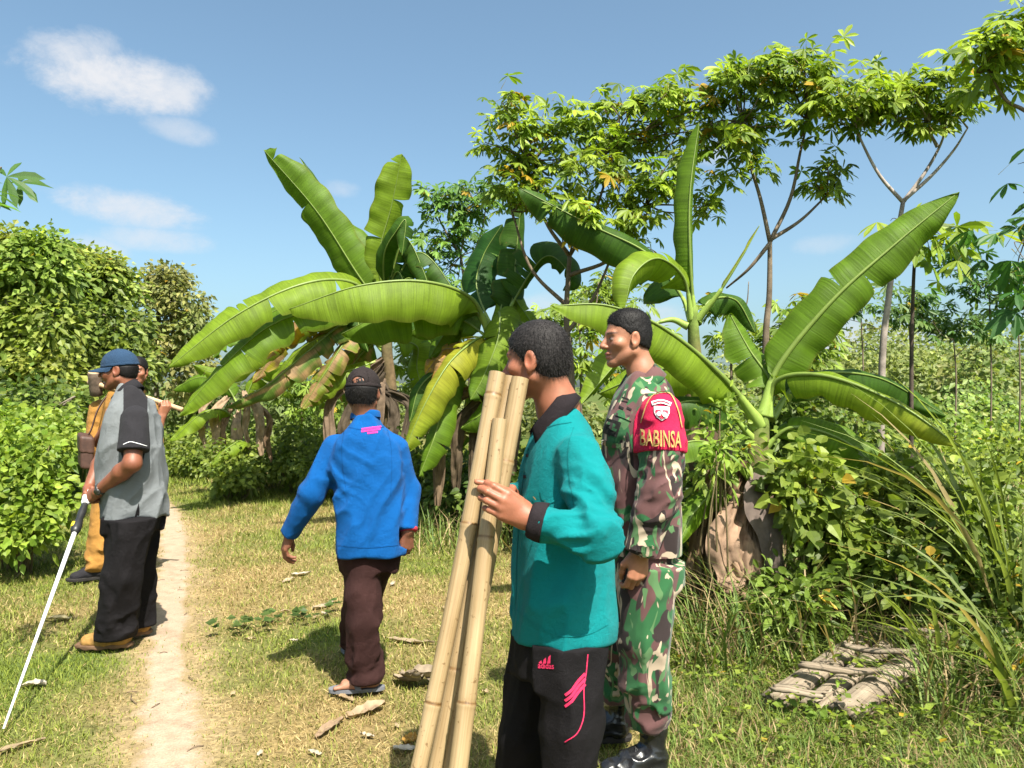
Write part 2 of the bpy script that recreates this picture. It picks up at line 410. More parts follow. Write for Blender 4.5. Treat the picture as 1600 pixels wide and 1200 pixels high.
# ================================================================== plants
M_leaf = attr_mat('plant_leaves', .5, .35, 0, 1, .10, transl=.5)
M_bark = attr_mat('bark', .9, .2, .5, 90, .3)
M_dry = attr_mat('dry_leaf', .85, .2, .3, 60, .2, transl=.15)
def banana_mat(name, stripes=1.0, dry=False):
    m, nt, N, L = new_mat(name); b = principled(N, L, .56 if not dry else .85, .28 if not dry else .2)
    a = N.new('ShaderNodeAttribute'); a.attribute_name = 'Col'; u = N.new('ShaderNodeAttribute'); u.attribute_name = 'UVc'
    n1 = noise_node(N, L, 1.0, 3, vec=u.outputs['Vector'], stretch=(70, 1.6, 1), rough=.6)
    n2 = noise_node(N, L, 1.0, 3, vec=u.outputs['Vector'], stretch=(9, .8, 1))
    n3 = noise_node(N, L, 9, 4)
    f1 = ramp(N, L, n1.outputs[0], [(.3, 1 - .22 * stripes), (.7, 1 + .22 * stripes)]); f2 = ramp(N, L, n2.outputs[0], [(.3, .82), (.7, 1.16)]); f3 = ramp(N, L, n3.outputs[0], [(.3, .88), (.7, 1.1)])
    c = mixc(N, L, 1, mixc(N, L, 1, mixc(N, L, 1, a.outputs['Color'], f1, 'MULTIPLY'), f2, 'MULTIPLY'), f3, 'MULTIPLY')
    n4 = noise_node(N, L, 26, 5, rough=.7); sp = ramp(N, L, n4.outputs[0], [(.66, 0.0), (.73, .75)]); c = mixc(N, L, sp, c, (.16, .11, .03))
    L.new(c, b.inputs['Base Color']); bump(N, L, b, n1.outputs[0], .45, .008)
    o = [x for x in N if x.type == 'OUTPUT_MATERIAL'][0]
    t = N.new('ShaderNodeBsdfTranslucent'); mx = N.new('ShaderNodeMixShader'); mx.inputs[0].default_value = .46 if not dry else .12
    L.new(mixc(N, L, 1.0, c, (1.25, 1.2, .5), 'MULTIPLY'), t.inputs[0]); L.new(b.outputs[0], mx.inputs[1]); L.new(t.outputs[0], mx.inputs[2]); L.new(mx.outputs[0], o.inputs[0])
    return m
M_banana = banana_mat('banana_leaf'); M_banana_dry = banana_mat('dry_banana_leaf', 1.6, True)
M_midrib = attr_mat('banana_midrib', .45, .4, .1, 60, .12, transl=.1)
G_DARK, G_MID, G_LIT, G_YEL = (.042, .100, .008), (.098, .180, .010), (.160, .245, .014), (.28, .29, .024)  # leaf greens from shaded to lit, the light put into the colour
def banana_leaf(plant, pts, hw, N0=(0, -1, .35), fold=(12, 12), sides=(1, 1), col=G_MID, tears=0, seed=0, pet=.10, dry=0.0, wave=.024, tip_col=None, taper=.55, name='leaf', ribr=.016, twist=0.0, curl=0.0):
    """midrib through pts (world); two half blades, each split by tears into strips"""
    r = np.random.default_rng(seed); C = cr(pts, 90)
    s = np.concatenate([[0], np.cumsum(np.linalg.norm(np.diff(C, axis=0), axis=1))]); Lt = s[-1]; t = s / Lt
    T = np.gradient(C, axis=0); T /= np.linalg.norm(T, axis=1)[:, None]
    N0 = nrm(N0); Nn = N0 - T * (T @ N0)[:, None]; Nn /= np.linalg.norm(Nn, axis=1)[:, None]; S = np.cross(T, Nn)
    if twist:
        a = twist * (t - .3); ca, sa = np.cos(a)[:, None], np.sin(a)[:, None]; S, Nn = S * ca + Nn * sa, Nn * ca - S * sa
    mb = MB(); nv = 8
    tt0 = np.clip((t - pet) / (1 - pet), 0, 1)
    def width(q): return np.maximum(.004, (np.clip(q / .10, 0, 1) ** .6) * (1 - np.clip((q - taper) / (1 - taper), 0, 1) ** 2.0) ** .75)
    for sg, fd, sc in ((1, fold[0], sides[0]), (-1, fold[1], sides[1])):
        if sc <= 0: continue
        cuts = [pet] + sorted(r.uniform(pet + .08, .97, tears)) + [1.0]
        for k in range(len(cuts) - 1):
            a, b = cuts[k], cuts[k + 1]
            n = max(4, int((b - a) * 64)); q = np.linspace(a, b, n)
            df = r.normal(0, 9 + 10 * dry) if tears else 0; gap = .012 + .02 * r.random() if tears else 0
            ln = 1 - (.18 * r.random() if tears else 0)
            rows = []; uvs = []
            for j in range(nv):
                v = j / (nv - 1)
                qq = a + (q - a) if not tears else q + (np.where(q < (a + b) / 2, 1, -1) * gap * v * v * (np.abs(q - (a + b) / 2) / ((b - a) / 2 + 1e-6)) ** 3)
                qq = qq + .05 * v * hw / Lt * 1.6            # veins sweep a little towards the tip
                qq = np.clip(qq, 0, 1)
                c = np.stack([np.interp(qq, t, C[:, z]) for z in range(3)], 1); s_ = np.stack([np.interp(qq, t, S[:, z]) for z in range(3)], 1); n_ = np.stack([np.interp(qq, t, Nn[:, z]) for z in range(3)], 1)
                w = width((q - pet) / (1 - pet)) * hw * sc * ln * (1 + .05 * np.sin(q * 37 + seed) * v)
                ph = np.radians(fd + df + curl * v * v * 60 + 20 * v * v)
                # integrate a gentle droop across the half blade
                off = s_ * (sg * w * v * np.cos(ph))[:, None] - n_ * (w * v * np.sin(ph))[:, None]
                wv = wave * v * (np.sin(q * Lt * 13 + seed * 1.7 + v * 2) * .55 + np.sin(q * Lt * 31 + seed) * .35 + 1.9 * (noise2(q * Lt * 4 + seed, np.full(n, v * 1.5 + sg), seed * .37) - .5) * 2)
                rows.append(c + off + n_ * wv[:, None]); uvs.append(np.stack([q * Lt + seed, np.full(n, v * hw) + .3 * sg, np.zeros(n)], 1))
            V = np.stack(rows, 0).reshape(-1, 3); uv = np.stack(uvs, 0).reshape(-1, 3); F_ = grid_faces(nv, n)
            q2 = np.tile(q, nv); v2 = np.repeat(np.linspace(0, 1, nv), n)
            cc = np.tile(np.array(col, float), (len(V), 1))
            if tip_col is not None:
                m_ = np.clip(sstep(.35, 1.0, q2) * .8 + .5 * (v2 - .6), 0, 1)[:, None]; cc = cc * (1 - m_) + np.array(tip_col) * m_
            ed = sstep(.93, 1.0, v2)[:, None] * (.35 + .4 * dry); cc = cc * (1 - ed) + np.array((.16, .13, .03)) * ed
            if dry:
                nn = np.clip((noise2(q2 * 14 + seed, v2 * 4 + sg * 3, seed) - .5) * 4 + dry * 2.2 - .6 + v2 * .4, 0, 1)[:, None]
                cc = cc * (1 - nn) + (np.array((.30, .19, .085)) * (.7 + .6 * noise2(q2 * 30, v2 * 5, seed + 3.))[:, None]) * nn
            mb.add(V, F_, None, cc, uv)
    lf = mb.build(name, M_banana_dry if dry > .75 else M_banana, plant)
    R = ribr * np.where(t < pet, .95 + 1.1 * np.clip(1 - t / (pet + 1e-6), 0, 1) ** 1.5, .80 * np.clip(1.12 - t, 0, 1) ** 1.3) + .0015
    V, Q, Tr = tube(C + Nn * .002, R, 7)
    rc_ = np.array((.17, .24, .045)) if dry < .5 else np.array((.28, .2, .09))
    cc = np.tile(rc_, (len(V), 1)) * (.85 + .5 * (np.concatenate([np.repeat(t, 7), [0, 1]]) < pet))[:, None]; obj('midrib', V, [Q, Tr], M_midrib, lf, True, cc)
    return lf
def pseudostem(plant, pts, r0, r1, seed, col=(.10, .11, .035)):
    C = cr(pts, 30); q_ = np.linspace(0, 1, 30); V, Q, T = tube(C, (r0 + (r1 * .55 - r0) * q_ ** .8), 18)
    n = noise3(V * (9, 9, 3)); V = V + (n[:, None] - .5) * .03 * np.array([1, 1, 0])
    m = noise3(V * (14, 14, 2.2) + seed)[:, None]; c = np.array(col) * (1 - m) + np.array((.13, .085, .045)) * m
    gz = sstep(.70, .95, np.concatenate([np.repeat(q_, 18), [0, 1]]))[:, None]; c = c * (1 - gz) + np.array((.12, .17, .035)) * gz
    return obj('pseudostem', V, [Q, T], M_bark, plant, True, c)
def dry_sheet(plant, pts, hw, seed, col=(.36, .25, .15), N0=(0, -1, .1), name='dead_leaf', crumple=.05):
    """withered leaf hanging down, crumpled"""
    hw = hw * .55; crumple = crumple * .45
    r = np.random.default_rng(seed); C = cr(pts, 36); T = np.gradient(C, axis=0); T /= np.linalg.norm(T, axis=1)[:, None]
    N0 = nrm(N0); Nn = N0 - T * (T @ N0)[:, None]; Nn /= np.linalg.norm(Nn, axis=1)[:, None]; S = np.cross(T, Nn); t = np.linspace(0, 1, 36); rows = []
    vs_ = np.linspace(-1, 1, 13)
    for v in vs_:
        w = hw * (.35 + .65 * np.sin(np.pi * np.clip(t * .9 + .08, 0, 1)) ** .7) * (1 + .35 * (noise2(t * 5, np.full(36, v * 2 + seed), seed) - .5))
        z = crumple * (noise2(t * 6 + seed, np.full(36, v * 2.2), 1.) - .5) * 2 + crumple * .5 * (noise2(t * 15, np.full(36, v * 5.), seed) - .5) * 2 - .18 * hw * v * v
        rows.append(C + S * (w * v)[:, None] + Nn * z[:, None])
    V = np.stack(rows, 0).reshape(-1, 3); n = noise3(V * 22 + seed)[:, None] * .7 + noise3(V * 70)[:, None] * .3
    c = np.array(col) * (.55 + .85 * n)
    return obj(name, V, grid_faces(13, 36), M_dry, plant, True, c, np.stack([np.tile(t, 13), np.repeat(vs_, 36), np.zeros(len(V))], 1))

# ---- the four clumps' individual plants
def LP(*px_Y): return [P(*q) for q in px_Y]
def bananas():
    grp = 'banana plants along the edge of the clearing'
    # right-hand plant beside the soldier
    Y = 5.0; b = np.array([*P(1190, 640, Y)[:2], 0])
    p = empty('banana_plant', b, 'nearest banana plant, its long leaf reaching up to the right beside the soldier', 'banana plant', grp)
    pseudostem(p, [b, P(1180, 860, Y), P(1185, 720, Y), P(1192, 640, Y)], .13, .075, 1)
    L_ = lambda pts, hw, **k: banana_leaf(p, LP(*pts), hw, **k)
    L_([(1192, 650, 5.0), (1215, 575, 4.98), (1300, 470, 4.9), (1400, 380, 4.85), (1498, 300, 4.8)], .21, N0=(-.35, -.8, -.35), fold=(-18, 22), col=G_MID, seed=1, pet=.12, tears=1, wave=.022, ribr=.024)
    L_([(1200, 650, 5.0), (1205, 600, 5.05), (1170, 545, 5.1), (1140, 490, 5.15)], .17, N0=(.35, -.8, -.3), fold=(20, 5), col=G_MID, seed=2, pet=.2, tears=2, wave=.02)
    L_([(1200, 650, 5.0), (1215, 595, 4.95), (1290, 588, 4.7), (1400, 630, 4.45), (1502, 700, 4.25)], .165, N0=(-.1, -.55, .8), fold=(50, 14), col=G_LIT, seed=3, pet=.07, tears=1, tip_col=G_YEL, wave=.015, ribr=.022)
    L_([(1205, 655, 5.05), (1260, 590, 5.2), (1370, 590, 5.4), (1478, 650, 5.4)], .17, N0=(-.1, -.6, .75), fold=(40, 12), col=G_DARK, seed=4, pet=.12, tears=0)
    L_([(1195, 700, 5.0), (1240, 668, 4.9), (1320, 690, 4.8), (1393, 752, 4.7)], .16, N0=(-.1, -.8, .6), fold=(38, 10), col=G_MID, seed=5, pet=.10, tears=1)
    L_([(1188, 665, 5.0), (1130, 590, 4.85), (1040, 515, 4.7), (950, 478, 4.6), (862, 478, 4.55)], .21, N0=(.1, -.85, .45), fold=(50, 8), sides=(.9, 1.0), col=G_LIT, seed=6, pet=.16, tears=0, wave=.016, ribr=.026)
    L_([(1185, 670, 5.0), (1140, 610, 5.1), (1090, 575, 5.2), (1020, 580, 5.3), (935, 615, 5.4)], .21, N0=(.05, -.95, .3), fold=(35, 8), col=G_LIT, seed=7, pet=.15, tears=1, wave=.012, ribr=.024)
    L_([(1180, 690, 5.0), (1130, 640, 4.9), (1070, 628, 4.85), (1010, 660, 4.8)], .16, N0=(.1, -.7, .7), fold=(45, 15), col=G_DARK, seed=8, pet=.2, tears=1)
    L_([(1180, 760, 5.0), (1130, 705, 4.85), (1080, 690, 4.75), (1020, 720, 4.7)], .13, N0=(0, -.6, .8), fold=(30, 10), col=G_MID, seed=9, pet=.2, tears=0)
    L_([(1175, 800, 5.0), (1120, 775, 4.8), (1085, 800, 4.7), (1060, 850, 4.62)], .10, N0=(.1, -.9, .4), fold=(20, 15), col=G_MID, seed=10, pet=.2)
    dry_sheet(p, LP((1165, 770, 4.76), (1150, 840, 4.60), (1172, 905, 4.55), (1198, 972, 4.53)), .17, 3, (.27, .175, .115), crumple=.09)
    dry_sheet(p, LP((1180, 790, 4.74), (1176, 860, 4.58), (1188, 930, 4.52), (1204, 978, 4.5)), .10, 7, (.22, .145, .095), crumple=.07)
    dry_sheet(p, LP((1150, 790, 4.72), (1132, 840, 4.58), (1142, 900, 4.54), (1146, 930, 4.54)), .17, 4, (.25, .165, .11), crumple=.09)
    dry_sheet(p, LP((1195, 735, 4.75), (1186, 785, 4.58), (1205, 845, 4.52), (1216, 900, 4.52)), .15, 5, (.13, .10, .085), crumple=.05)
    dry_sheet(p, LP((1205, 720, 4.86), (1210, 740, 4.8), (1205, 765, 4.8)), .05, 6, (.40, .27, .17))
    for k in range(9):
        x = 1085 + 13 * k; dry_sheet(p, LP((x + 40, 720 + 8 * (k % 3), 4.95), (x + 8, 800, 4.98), (x, 900 + 20 * (k % 2), 4.97), (x - 6, 970, 4.97)), .09, 20 + k, (.10, .07, .045) if k % 3 else (.19, .12, .07), crumple=.07)
    V, Q, T = tube(cr(LP((1197, 725, 4.82), (1185, 770, 4.75), (1140, 800, 4.74)), 16), .014, 6); obj('dead_stalk', V, [Q, T], M_bark, p, True, np.tile((.24, .16, .09), (len(V), 1)))
    V, Q, T = tube(cr(LP((1175, 870, 4.66), (1160, 920, 4.66), (1135, 985, 4.66)), 12), .009, 6); obj('dead_stalk', V, [Q, T], M_bark, p, True, np.tile((.34, .25, .14), (len(V), 1)))
    # plant behind it with the rolled upright leaf
    Y = 5.9; b = np.array([*P(1085, 480, Y)[:2], 0])
    p = empty('banana_plant', b, 'banana plant behind the soldier with a narrow leaf standing straight up', 'banana plant', grp)
    pseudostem(p, [b, P(1085, 800, Y), P(1085, 600, Y), P(1082, 480, Y)], .12, .07, 2)
    L_ = lambda pts, hw, **k: banana_leaf(p, LP(*pts), hw, **k)
    L_([(1085, 500, 5.9), (1078, 400, 5.85), (1078, 300, 5.85), (1092, 192, 5.9)], .14, N0=(.3, -1, 0), fold=(38, 42), col=G_MID, seed=11, pet=.12, wave=.01)
    L_([(1080, 500, 5.9), (1068, 435, 5.8), (1028, 404, 5.6), (990, 430, 5.45), (974, 490, 5.4)], .19, N0=(.35, -.9, .5), fold=(0, 45), col=G_LIT, seed=12, pet=.16, tears=1, wave=.02)
    L_([(1080, 500, 5.9), (1060, 455, 6.2), (1010, 395, 6.5), (920, 350, 6.7), (808, 292, 6.8)], .25, N0=(.2, -.9, -.3), fold=(40, 0), sides=(.6, 1.15), col=G_DARK, seed=13, pet=.14, tears=2)
    L_([(1090, 500, 5.9), (1125, 455, 5.8), (1160, 400, 5.75), (1187, 352, 5.75)], .05, N0=(0, -1, 0), fold=(60, 60), col=G_YEL, seed=14, pet=.35)
    L_([(1075, 510, 5.9), (1045, 500, 5.95), (1000, 520, 5.9), (960, 570, 5.8), (908, 632, 5.7)], .17, N0=(.2, -.95, .25), fold=(10, 40), col=G_LIT, seed=15, pet=.2, tears=1)
    L_([(1090, 505, 5.9), (1110, 470, 6.0), (1150, 470, 6.1), (1180, 520, 6.1)], .13, N0=(-.1, -.7, .7), fold=(35, 15), col=G_DARK, seed=16, pet=.2)
    for k in range(6): dry_sheet(p, LP((1070 + 10 * k, 640, 5.75), (1060 + 9 * k, 740, 5.75), (1055 + 10 * k, 860, 5.75)), .09, 40 + k, (.11, .075, .05), crumple=.06)
    # mid plant between the man in blue and the man in teal
    Y = 8.2; b = np.array([*P(765, 520, Y)[:2], 0])
    p = empty('banana_plant', b, 'banana plant behind the bamboo poles with two broad leaves drooping to the left', 'banana plant', grp)
    pseudostem(p, [b, P(768, 720, Y), P(766, 600, Y), P(765, 510, Y)], .14, .08, 3)
    L_ = lambda pts, hw, **k: banana_leaf(p, LP(*pts), hw, **k)
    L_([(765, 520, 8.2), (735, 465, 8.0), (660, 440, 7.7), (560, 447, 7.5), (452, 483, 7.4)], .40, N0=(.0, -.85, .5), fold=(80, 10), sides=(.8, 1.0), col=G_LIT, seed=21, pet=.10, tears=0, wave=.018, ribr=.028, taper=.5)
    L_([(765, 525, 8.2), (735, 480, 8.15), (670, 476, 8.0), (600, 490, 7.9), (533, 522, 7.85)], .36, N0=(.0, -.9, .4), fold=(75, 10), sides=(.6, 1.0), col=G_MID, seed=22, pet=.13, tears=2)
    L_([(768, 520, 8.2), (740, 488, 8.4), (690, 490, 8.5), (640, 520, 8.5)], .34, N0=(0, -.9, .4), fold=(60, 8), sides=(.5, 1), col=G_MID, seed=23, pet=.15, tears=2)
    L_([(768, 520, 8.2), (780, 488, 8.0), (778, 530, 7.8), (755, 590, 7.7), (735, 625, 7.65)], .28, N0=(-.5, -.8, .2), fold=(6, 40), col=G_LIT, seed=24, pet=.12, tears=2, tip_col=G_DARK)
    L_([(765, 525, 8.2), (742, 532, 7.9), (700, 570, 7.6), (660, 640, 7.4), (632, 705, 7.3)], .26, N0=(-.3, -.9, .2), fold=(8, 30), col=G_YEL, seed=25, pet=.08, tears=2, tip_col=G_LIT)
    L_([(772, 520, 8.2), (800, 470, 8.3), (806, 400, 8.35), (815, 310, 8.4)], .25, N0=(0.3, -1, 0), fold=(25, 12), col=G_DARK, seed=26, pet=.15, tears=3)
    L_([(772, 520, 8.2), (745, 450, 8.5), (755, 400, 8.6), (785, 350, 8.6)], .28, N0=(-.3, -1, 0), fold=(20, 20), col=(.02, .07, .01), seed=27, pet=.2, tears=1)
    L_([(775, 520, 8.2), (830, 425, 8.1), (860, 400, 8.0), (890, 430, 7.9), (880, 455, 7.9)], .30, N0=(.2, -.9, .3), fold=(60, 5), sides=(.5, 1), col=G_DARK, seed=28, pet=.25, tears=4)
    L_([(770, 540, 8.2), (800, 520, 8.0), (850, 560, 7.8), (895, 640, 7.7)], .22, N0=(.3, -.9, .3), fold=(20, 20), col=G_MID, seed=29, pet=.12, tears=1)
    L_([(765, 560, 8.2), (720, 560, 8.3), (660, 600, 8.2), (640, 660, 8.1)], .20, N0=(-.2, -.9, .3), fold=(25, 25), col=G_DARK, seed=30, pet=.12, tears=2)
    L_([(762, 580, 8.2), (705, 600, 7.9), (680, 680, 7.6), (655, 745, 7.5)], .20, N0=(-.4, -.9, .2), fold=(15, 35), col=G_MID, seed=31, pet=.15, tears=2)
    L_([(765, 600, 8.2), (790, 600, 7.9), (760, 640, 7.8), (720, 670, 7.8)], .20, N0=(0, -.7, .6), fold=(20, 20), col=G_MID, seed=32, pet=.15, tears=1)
    banana_leaf(p, LP((765, 540, 8.2), (720, 545, 8.1), (690, 570, 8.0), (672, 610, 7.95)), .16, N0=(-.2, -.9, .2), fold=(30, 30), col=(.55, .30, .03), seed=33, pet=.12, tears=5, dry=.55)
    for k in range(0, 10, 2):
        x = 690 + 14 * k; dry_sheet(p, LP((762, 600 + 6 * k, 8.1), (x, 640 + 10 * (k % 3), 8.0), (x - 4, 720, 7.95), (x - 6, 790 - 10 * (k % 4), 7.95)), .13, 60 + k, (.13, .09, .055) if k % 3 == 0 else (.07, .05, .03), crumple=.09)
    for k, (mx, my, ex, ey, c_, dr) in enumerate(((720, 500, 670, 560, G_MID, 0), (800, 540, 850, 620, G_MID, 0), (720, 570, 690, 660, G_LIT, 0), (740, 600, 720, 700, G_MID, .2), (790, 460, 840, 520, G_LIT, 0), (705, 545, 665, 585, (.42, .27, .03), .5))):
        banana_leaf(p, LP((766, 530 + 8 * k, 8.2), (mx, my, 8.3), ((mx + ex) / 2, (my + ey) / 2 - 8, 8.35), (ex, ey, 8.3)), .19, N0=(-.1, -.85, .4), fold=(20, 20), col=c_, seed=160 + k, pet=.14, tears=3, dry=dr, wave=.03)
    # left clump, two plants
    Y = 10.2; b = np.array([*P(600, 470, Y)[:2], 0])
    p = empty('banana_plant', b, 'tallest banana plant, its two leaves standing up above the man in blue', 'banana plant', grp)
    pseudostem(p, [b, P(612, 690, Y), P(606, 560, Y), P(598, 460, Y)], .16, .09, 4, (.07, .07, .03))
    L_ = lambda pts, hw, **k: banana_leaf(p, LP(*pts), hw, **k)
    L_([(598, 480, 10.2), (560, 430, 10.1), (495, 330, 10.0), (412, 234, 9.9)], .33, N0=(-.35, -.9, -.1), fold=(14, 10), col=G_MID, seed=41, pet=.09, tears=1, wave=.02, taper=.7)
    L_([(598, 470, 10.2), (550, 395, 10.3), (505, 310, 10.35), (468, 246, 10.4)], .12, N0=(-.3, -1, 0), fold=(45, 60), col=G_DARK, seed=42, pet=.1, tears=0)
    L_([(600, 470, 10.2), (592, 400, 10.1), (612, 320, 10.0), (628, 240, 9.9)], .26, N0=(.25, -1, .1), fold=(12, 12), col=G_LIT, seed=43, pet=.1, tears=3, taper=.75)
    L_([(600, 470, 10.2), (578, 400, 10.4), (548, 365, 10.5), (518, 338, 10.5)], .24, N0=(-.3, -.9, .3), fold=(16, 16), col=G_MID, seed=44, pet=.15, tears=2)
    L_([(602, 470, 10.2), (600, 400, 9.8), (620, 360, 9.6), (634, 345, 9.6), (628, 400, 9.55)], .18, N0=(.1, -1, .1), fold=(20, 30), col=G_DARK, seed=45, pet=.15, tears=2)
    for k, (ex, ey) in enumerate(((660, 420), (700, 440), (640, 470), (560, 500), (680, 480))):  # inner leaves of the crown, their shade put into the colour
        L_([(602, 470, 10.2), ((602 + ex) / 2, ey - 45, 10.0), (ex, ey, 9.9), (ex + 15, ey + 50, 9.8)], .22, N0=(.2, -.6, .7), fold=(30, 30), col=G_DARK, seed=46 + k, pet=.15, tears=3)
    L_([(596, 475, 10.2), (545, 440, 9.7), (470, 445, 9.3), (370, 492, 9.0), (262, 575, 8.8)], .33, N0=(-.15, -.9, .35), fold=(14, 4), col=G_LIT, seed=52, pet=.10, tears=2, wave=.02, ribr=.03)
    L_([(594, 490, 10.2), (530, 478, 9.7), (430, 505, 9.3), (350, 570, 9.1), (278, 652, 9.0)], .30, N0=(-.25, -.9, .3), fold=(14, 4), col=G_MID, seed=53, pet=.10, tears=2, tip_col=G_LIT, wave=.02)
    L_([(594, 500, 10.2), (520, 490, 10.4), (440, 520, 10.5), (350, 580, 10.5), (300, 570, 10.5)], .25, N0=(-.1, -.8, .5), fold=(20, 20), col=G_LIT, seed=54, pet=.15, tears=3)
    banana_leaf(p, LP((594, 500, 10.2), (540, 505, 9.9), (480, 550, 9.7), (420, 600, 9.5), (352, 638, 9.4)), .24, N0=(-.25, -.85, .4), fold=(30, 18), col=(.085, .15, .02), seed=55, pet=.12, tears=5, dry=.30)
    banana_leaf(p, LP((590, 500, 10.2), (520, 470, 10.1), (470, 495, 10.0), (425, 540, 9.95), (412, 565, 9.9)), .24, N0=(-.25, -.85, .4), fold=(30, 20), col=(.50, .36, .03), seed=56, pet=.15, tears=6, dry=.55)
    banana_leaf(p, LP((592, 520, 10.2), (545, 530, 9.9), (510, 580, 9.7), (470, 640, 9.6)), .2, N0=(-.25, -.85, .3), fold=(20, 20), col=(.16, .20, .02), seed=57, pet=.15, tears=5, dry=.4)
    L_([(600, 560, 10.2), (560, 575, 10.0), (520, 590, 9.9), (470, 640, 9.8)], .2, N0=(-.2, -.8, .5), fold=(20, 20), col=G_LIT, seed=58, pet=.15, tears=2)
    for k in range(0, 12, 2):
        x = 520 + 12 * k; dry_sheet(p, LP((598, 560 + 5 * k, 10.1), (x, 620 + 12 * (k % 3), 10.0), (x - 6, 690, 9.9), (x - 4, 760 - 12 * (k % 4), 9.9)), .15, 80 + k, (.15, .105, .07) if k % 3 == 0 else (.06, .045, .03), crumple=.10)
    for k, (mx, my, ex, ey, c_, dr) in enumerate(((540, 455, 430, 560, G_MID, 0), (520, 520, 420, 610, G_LIT, 0), (560, 540, 500, 640, G_LIT, .15), (640, 500, 690, 590, G_MID, 0), (560, 560, 540, 660, G_MID, .2), (650, 540, 670, 640, G_LIT, 0),
            (500, 500, 395, 600, (.34, .30, .025), .35), (470, 480, 330, 560, G_MID, 0), (545, 500, 455, 575, (.40, .32, .03), .45))):
        banana_leaf(p, LP((598, 500 + 6 * k, 10.2), (mx, my, 10.4), ((mx + ex) / 2 - 8, (my + ey) / 2 - 12, 10.5), (ex, ey, 10.5)), .20 + .02 * (k % 3), N0=(-.2, -.85, .4), fold=(18, 18), col=c_, seed=140 + k, pet=.12, tears=3 + 2 * (dr > 0), dry=dr, wave=.03)
    # low plant with withered skirts at the far left of the clump
    Y = 11.6; b = np.array([*P(375, 640, Y)[:2], 0])
    p = empty('banana_plant', b, 'low banana plant wrapped in pale withered leaves beside the dark bushes', 'banana plant', grp)
    pseudostem(p, [b, P(372, 700, Y), P(376, 630, Y)], .13, .08, 5)
    L_ = lambda pts, hw, **k: banana_leaf(p, LP(*pts), hw, **k)
    L_([(376, 640, Y), (350, 600, Y), (310, 590, Y), (270, 610, Y)], .2, N0=(0, -.8, .5), fold=(20, 20), col=G_MID, seed=71, pet=.15, tears=2)
    L_([(378, 640, Y), (400, 590, Y), (440, 570, Y), (480, 590, Y)], .2, N0=(0, -.8, .5), fold=(20, 20), col=G_LIT, seed=72, pet=.15, tears=3)
    L_([(372, 660, Y - .3), (345, 640, Y - .5), (310, 650, Y - .7), (268, 690, Y - .8)], .17, N0=(0, -.8, .6), fold=(20, 15), col=G_LIT, seed=73, pet=.12, tears=1)
    L_([(380, 690, Y - .4), (372, 690, Y - .7), (350, 705, Y - .9), (330, 725, Y - 1.)], .14, N0=(0, -.7, .7), fold=(15, 15), col=G_LIT, seed=74, pet=.1)
    for k in range(7):
        x = 318 + 17 * k; y0 = 610 + 10 * (k % 4)
        dry_sheet(p, LP(((x + 376) / 2, y0, Y - .25), (x, y0 + 25, Y - .45), (x - 3 + 6 * (k % 2), y0 + 60, Y - .5), (x + 4, y0 + 92, Y - .5)), .09 + .05 * (k % 2), 100 + k, (.30, .215, .14) if k % 4 != 2 else (.17, .11, .065), crumple=.10)
bananas()
# ---- leaf fields, vectorised -----------------------------------------------------------------------------
def leaflets(mb, B, D, Nn, Lg, W, C, droop=.25, cup=.12, fine=None):
    """lance-shaped leaflets, four faces each"""
    n = len(B)
    if n == 0: return
    if fine: return leaf_fine(mb, B, D, Nn, Lg, W, C, droop, cup, fine)
    D = D / (np.linalg.norm(D, axis=1)[:, None] + 1e-9); Nn = Nn - D * (Nn * D).sum(1)[:, None]; Nn /= np.linalg.norm(Nn, axis=1)[:, None] + 1e-9
    S = np.cross(D, Nn); L_ = np.broadcast_to(Lg, (n,))[:, None]; W_ = np.broadcast_to(W, (n,))[:, None]
    dn = np.array([0, 0, -1.0]); dr = np.broadcast_to(droop, (n,))[:, None] if np.ndim(droop) else droop
    mid = B + D * L_ * .48 + dn * L_ * dr * .22 - Nn * W_ * cup
    le = B + D * L_ * .42 + S * W_ + Nn * W_ * cup + dn * L_ * dr * .2; ri = B + D * L_ * .42 - S * W_ + Nn * W_ * cup + dn * L_ * dr * .2
    tip = B + D * L_ * (1 - .15 * dr) + dn * L_ * dr
    V = np.stack([B, le, mid, ri, tip], 1).reshape(-1, 3); i = np.arange(n)[:, None] * 5
    T = np.concatenate([i + [0, 2, 1], i + [0, 3, 2], i + [1, 2, 4], i + [2, 3, 4]], 0)
    mb.add(V, None, T, np.repeat(C, 5, 0))
def leaf_fine(mb, B, D, Nn, Lg, W, C, droop, cup, prof):
    """rounder leaves, twelve faces each; prof = half widths at a fifth, a half and three quarters"""
    n = len(B); D = D / (np.linalg.norm(D, axis=1)[:, None] + 1e-9); Nn = Nn - D * (Nn * D).sum(1)[:, None]; Nn /= np.linalg.norm(Nn, axis=1)[:, None] + 1e-9
    S = np.cross(D, Nn); L_ = np.broadcast_to(Lg, (n,))[:, None]; W_ = np.broadcast_to(W, (n,))[:, None]; dn = np.array([0, 0, -1.0]); dr = np.broadcast_to(droop, (n,))[:, None]
    rows = [B]
    for s_, w in zip((.18, .46, .74), prof):
        c = B + D * L_ * s_ + dn * L_ * dr * s_ ** 2; rows += [c + S * W_ * w + Nn * W_ * w * cup * 2, c - Nn * W_ * cup * .3, c - S * W_ * w + Nn * W_ * w * cup * 2]
    rows.append(B + D * L_ * (1 - .1 * dr) + dn * L_ * dr)
    V = np.stack(rows, 1).reshape(-1, 3); i = np.arange(n)[:, None] * 11
    T = [[0, 2, 1], [0, 3, 2], [7, 8, 10], [8, 9, 10]]
    for a in (1, 4): T += [[a, a + 1, a + 4], [a, a + 4, a + 3], [a + 1, a + 2, a + 5], [a + 1, a + 5, a + 4]]
    mb.add(V, None, np.concatenate([i + t for t in T], 0), np.repeat(C, 11, 0))
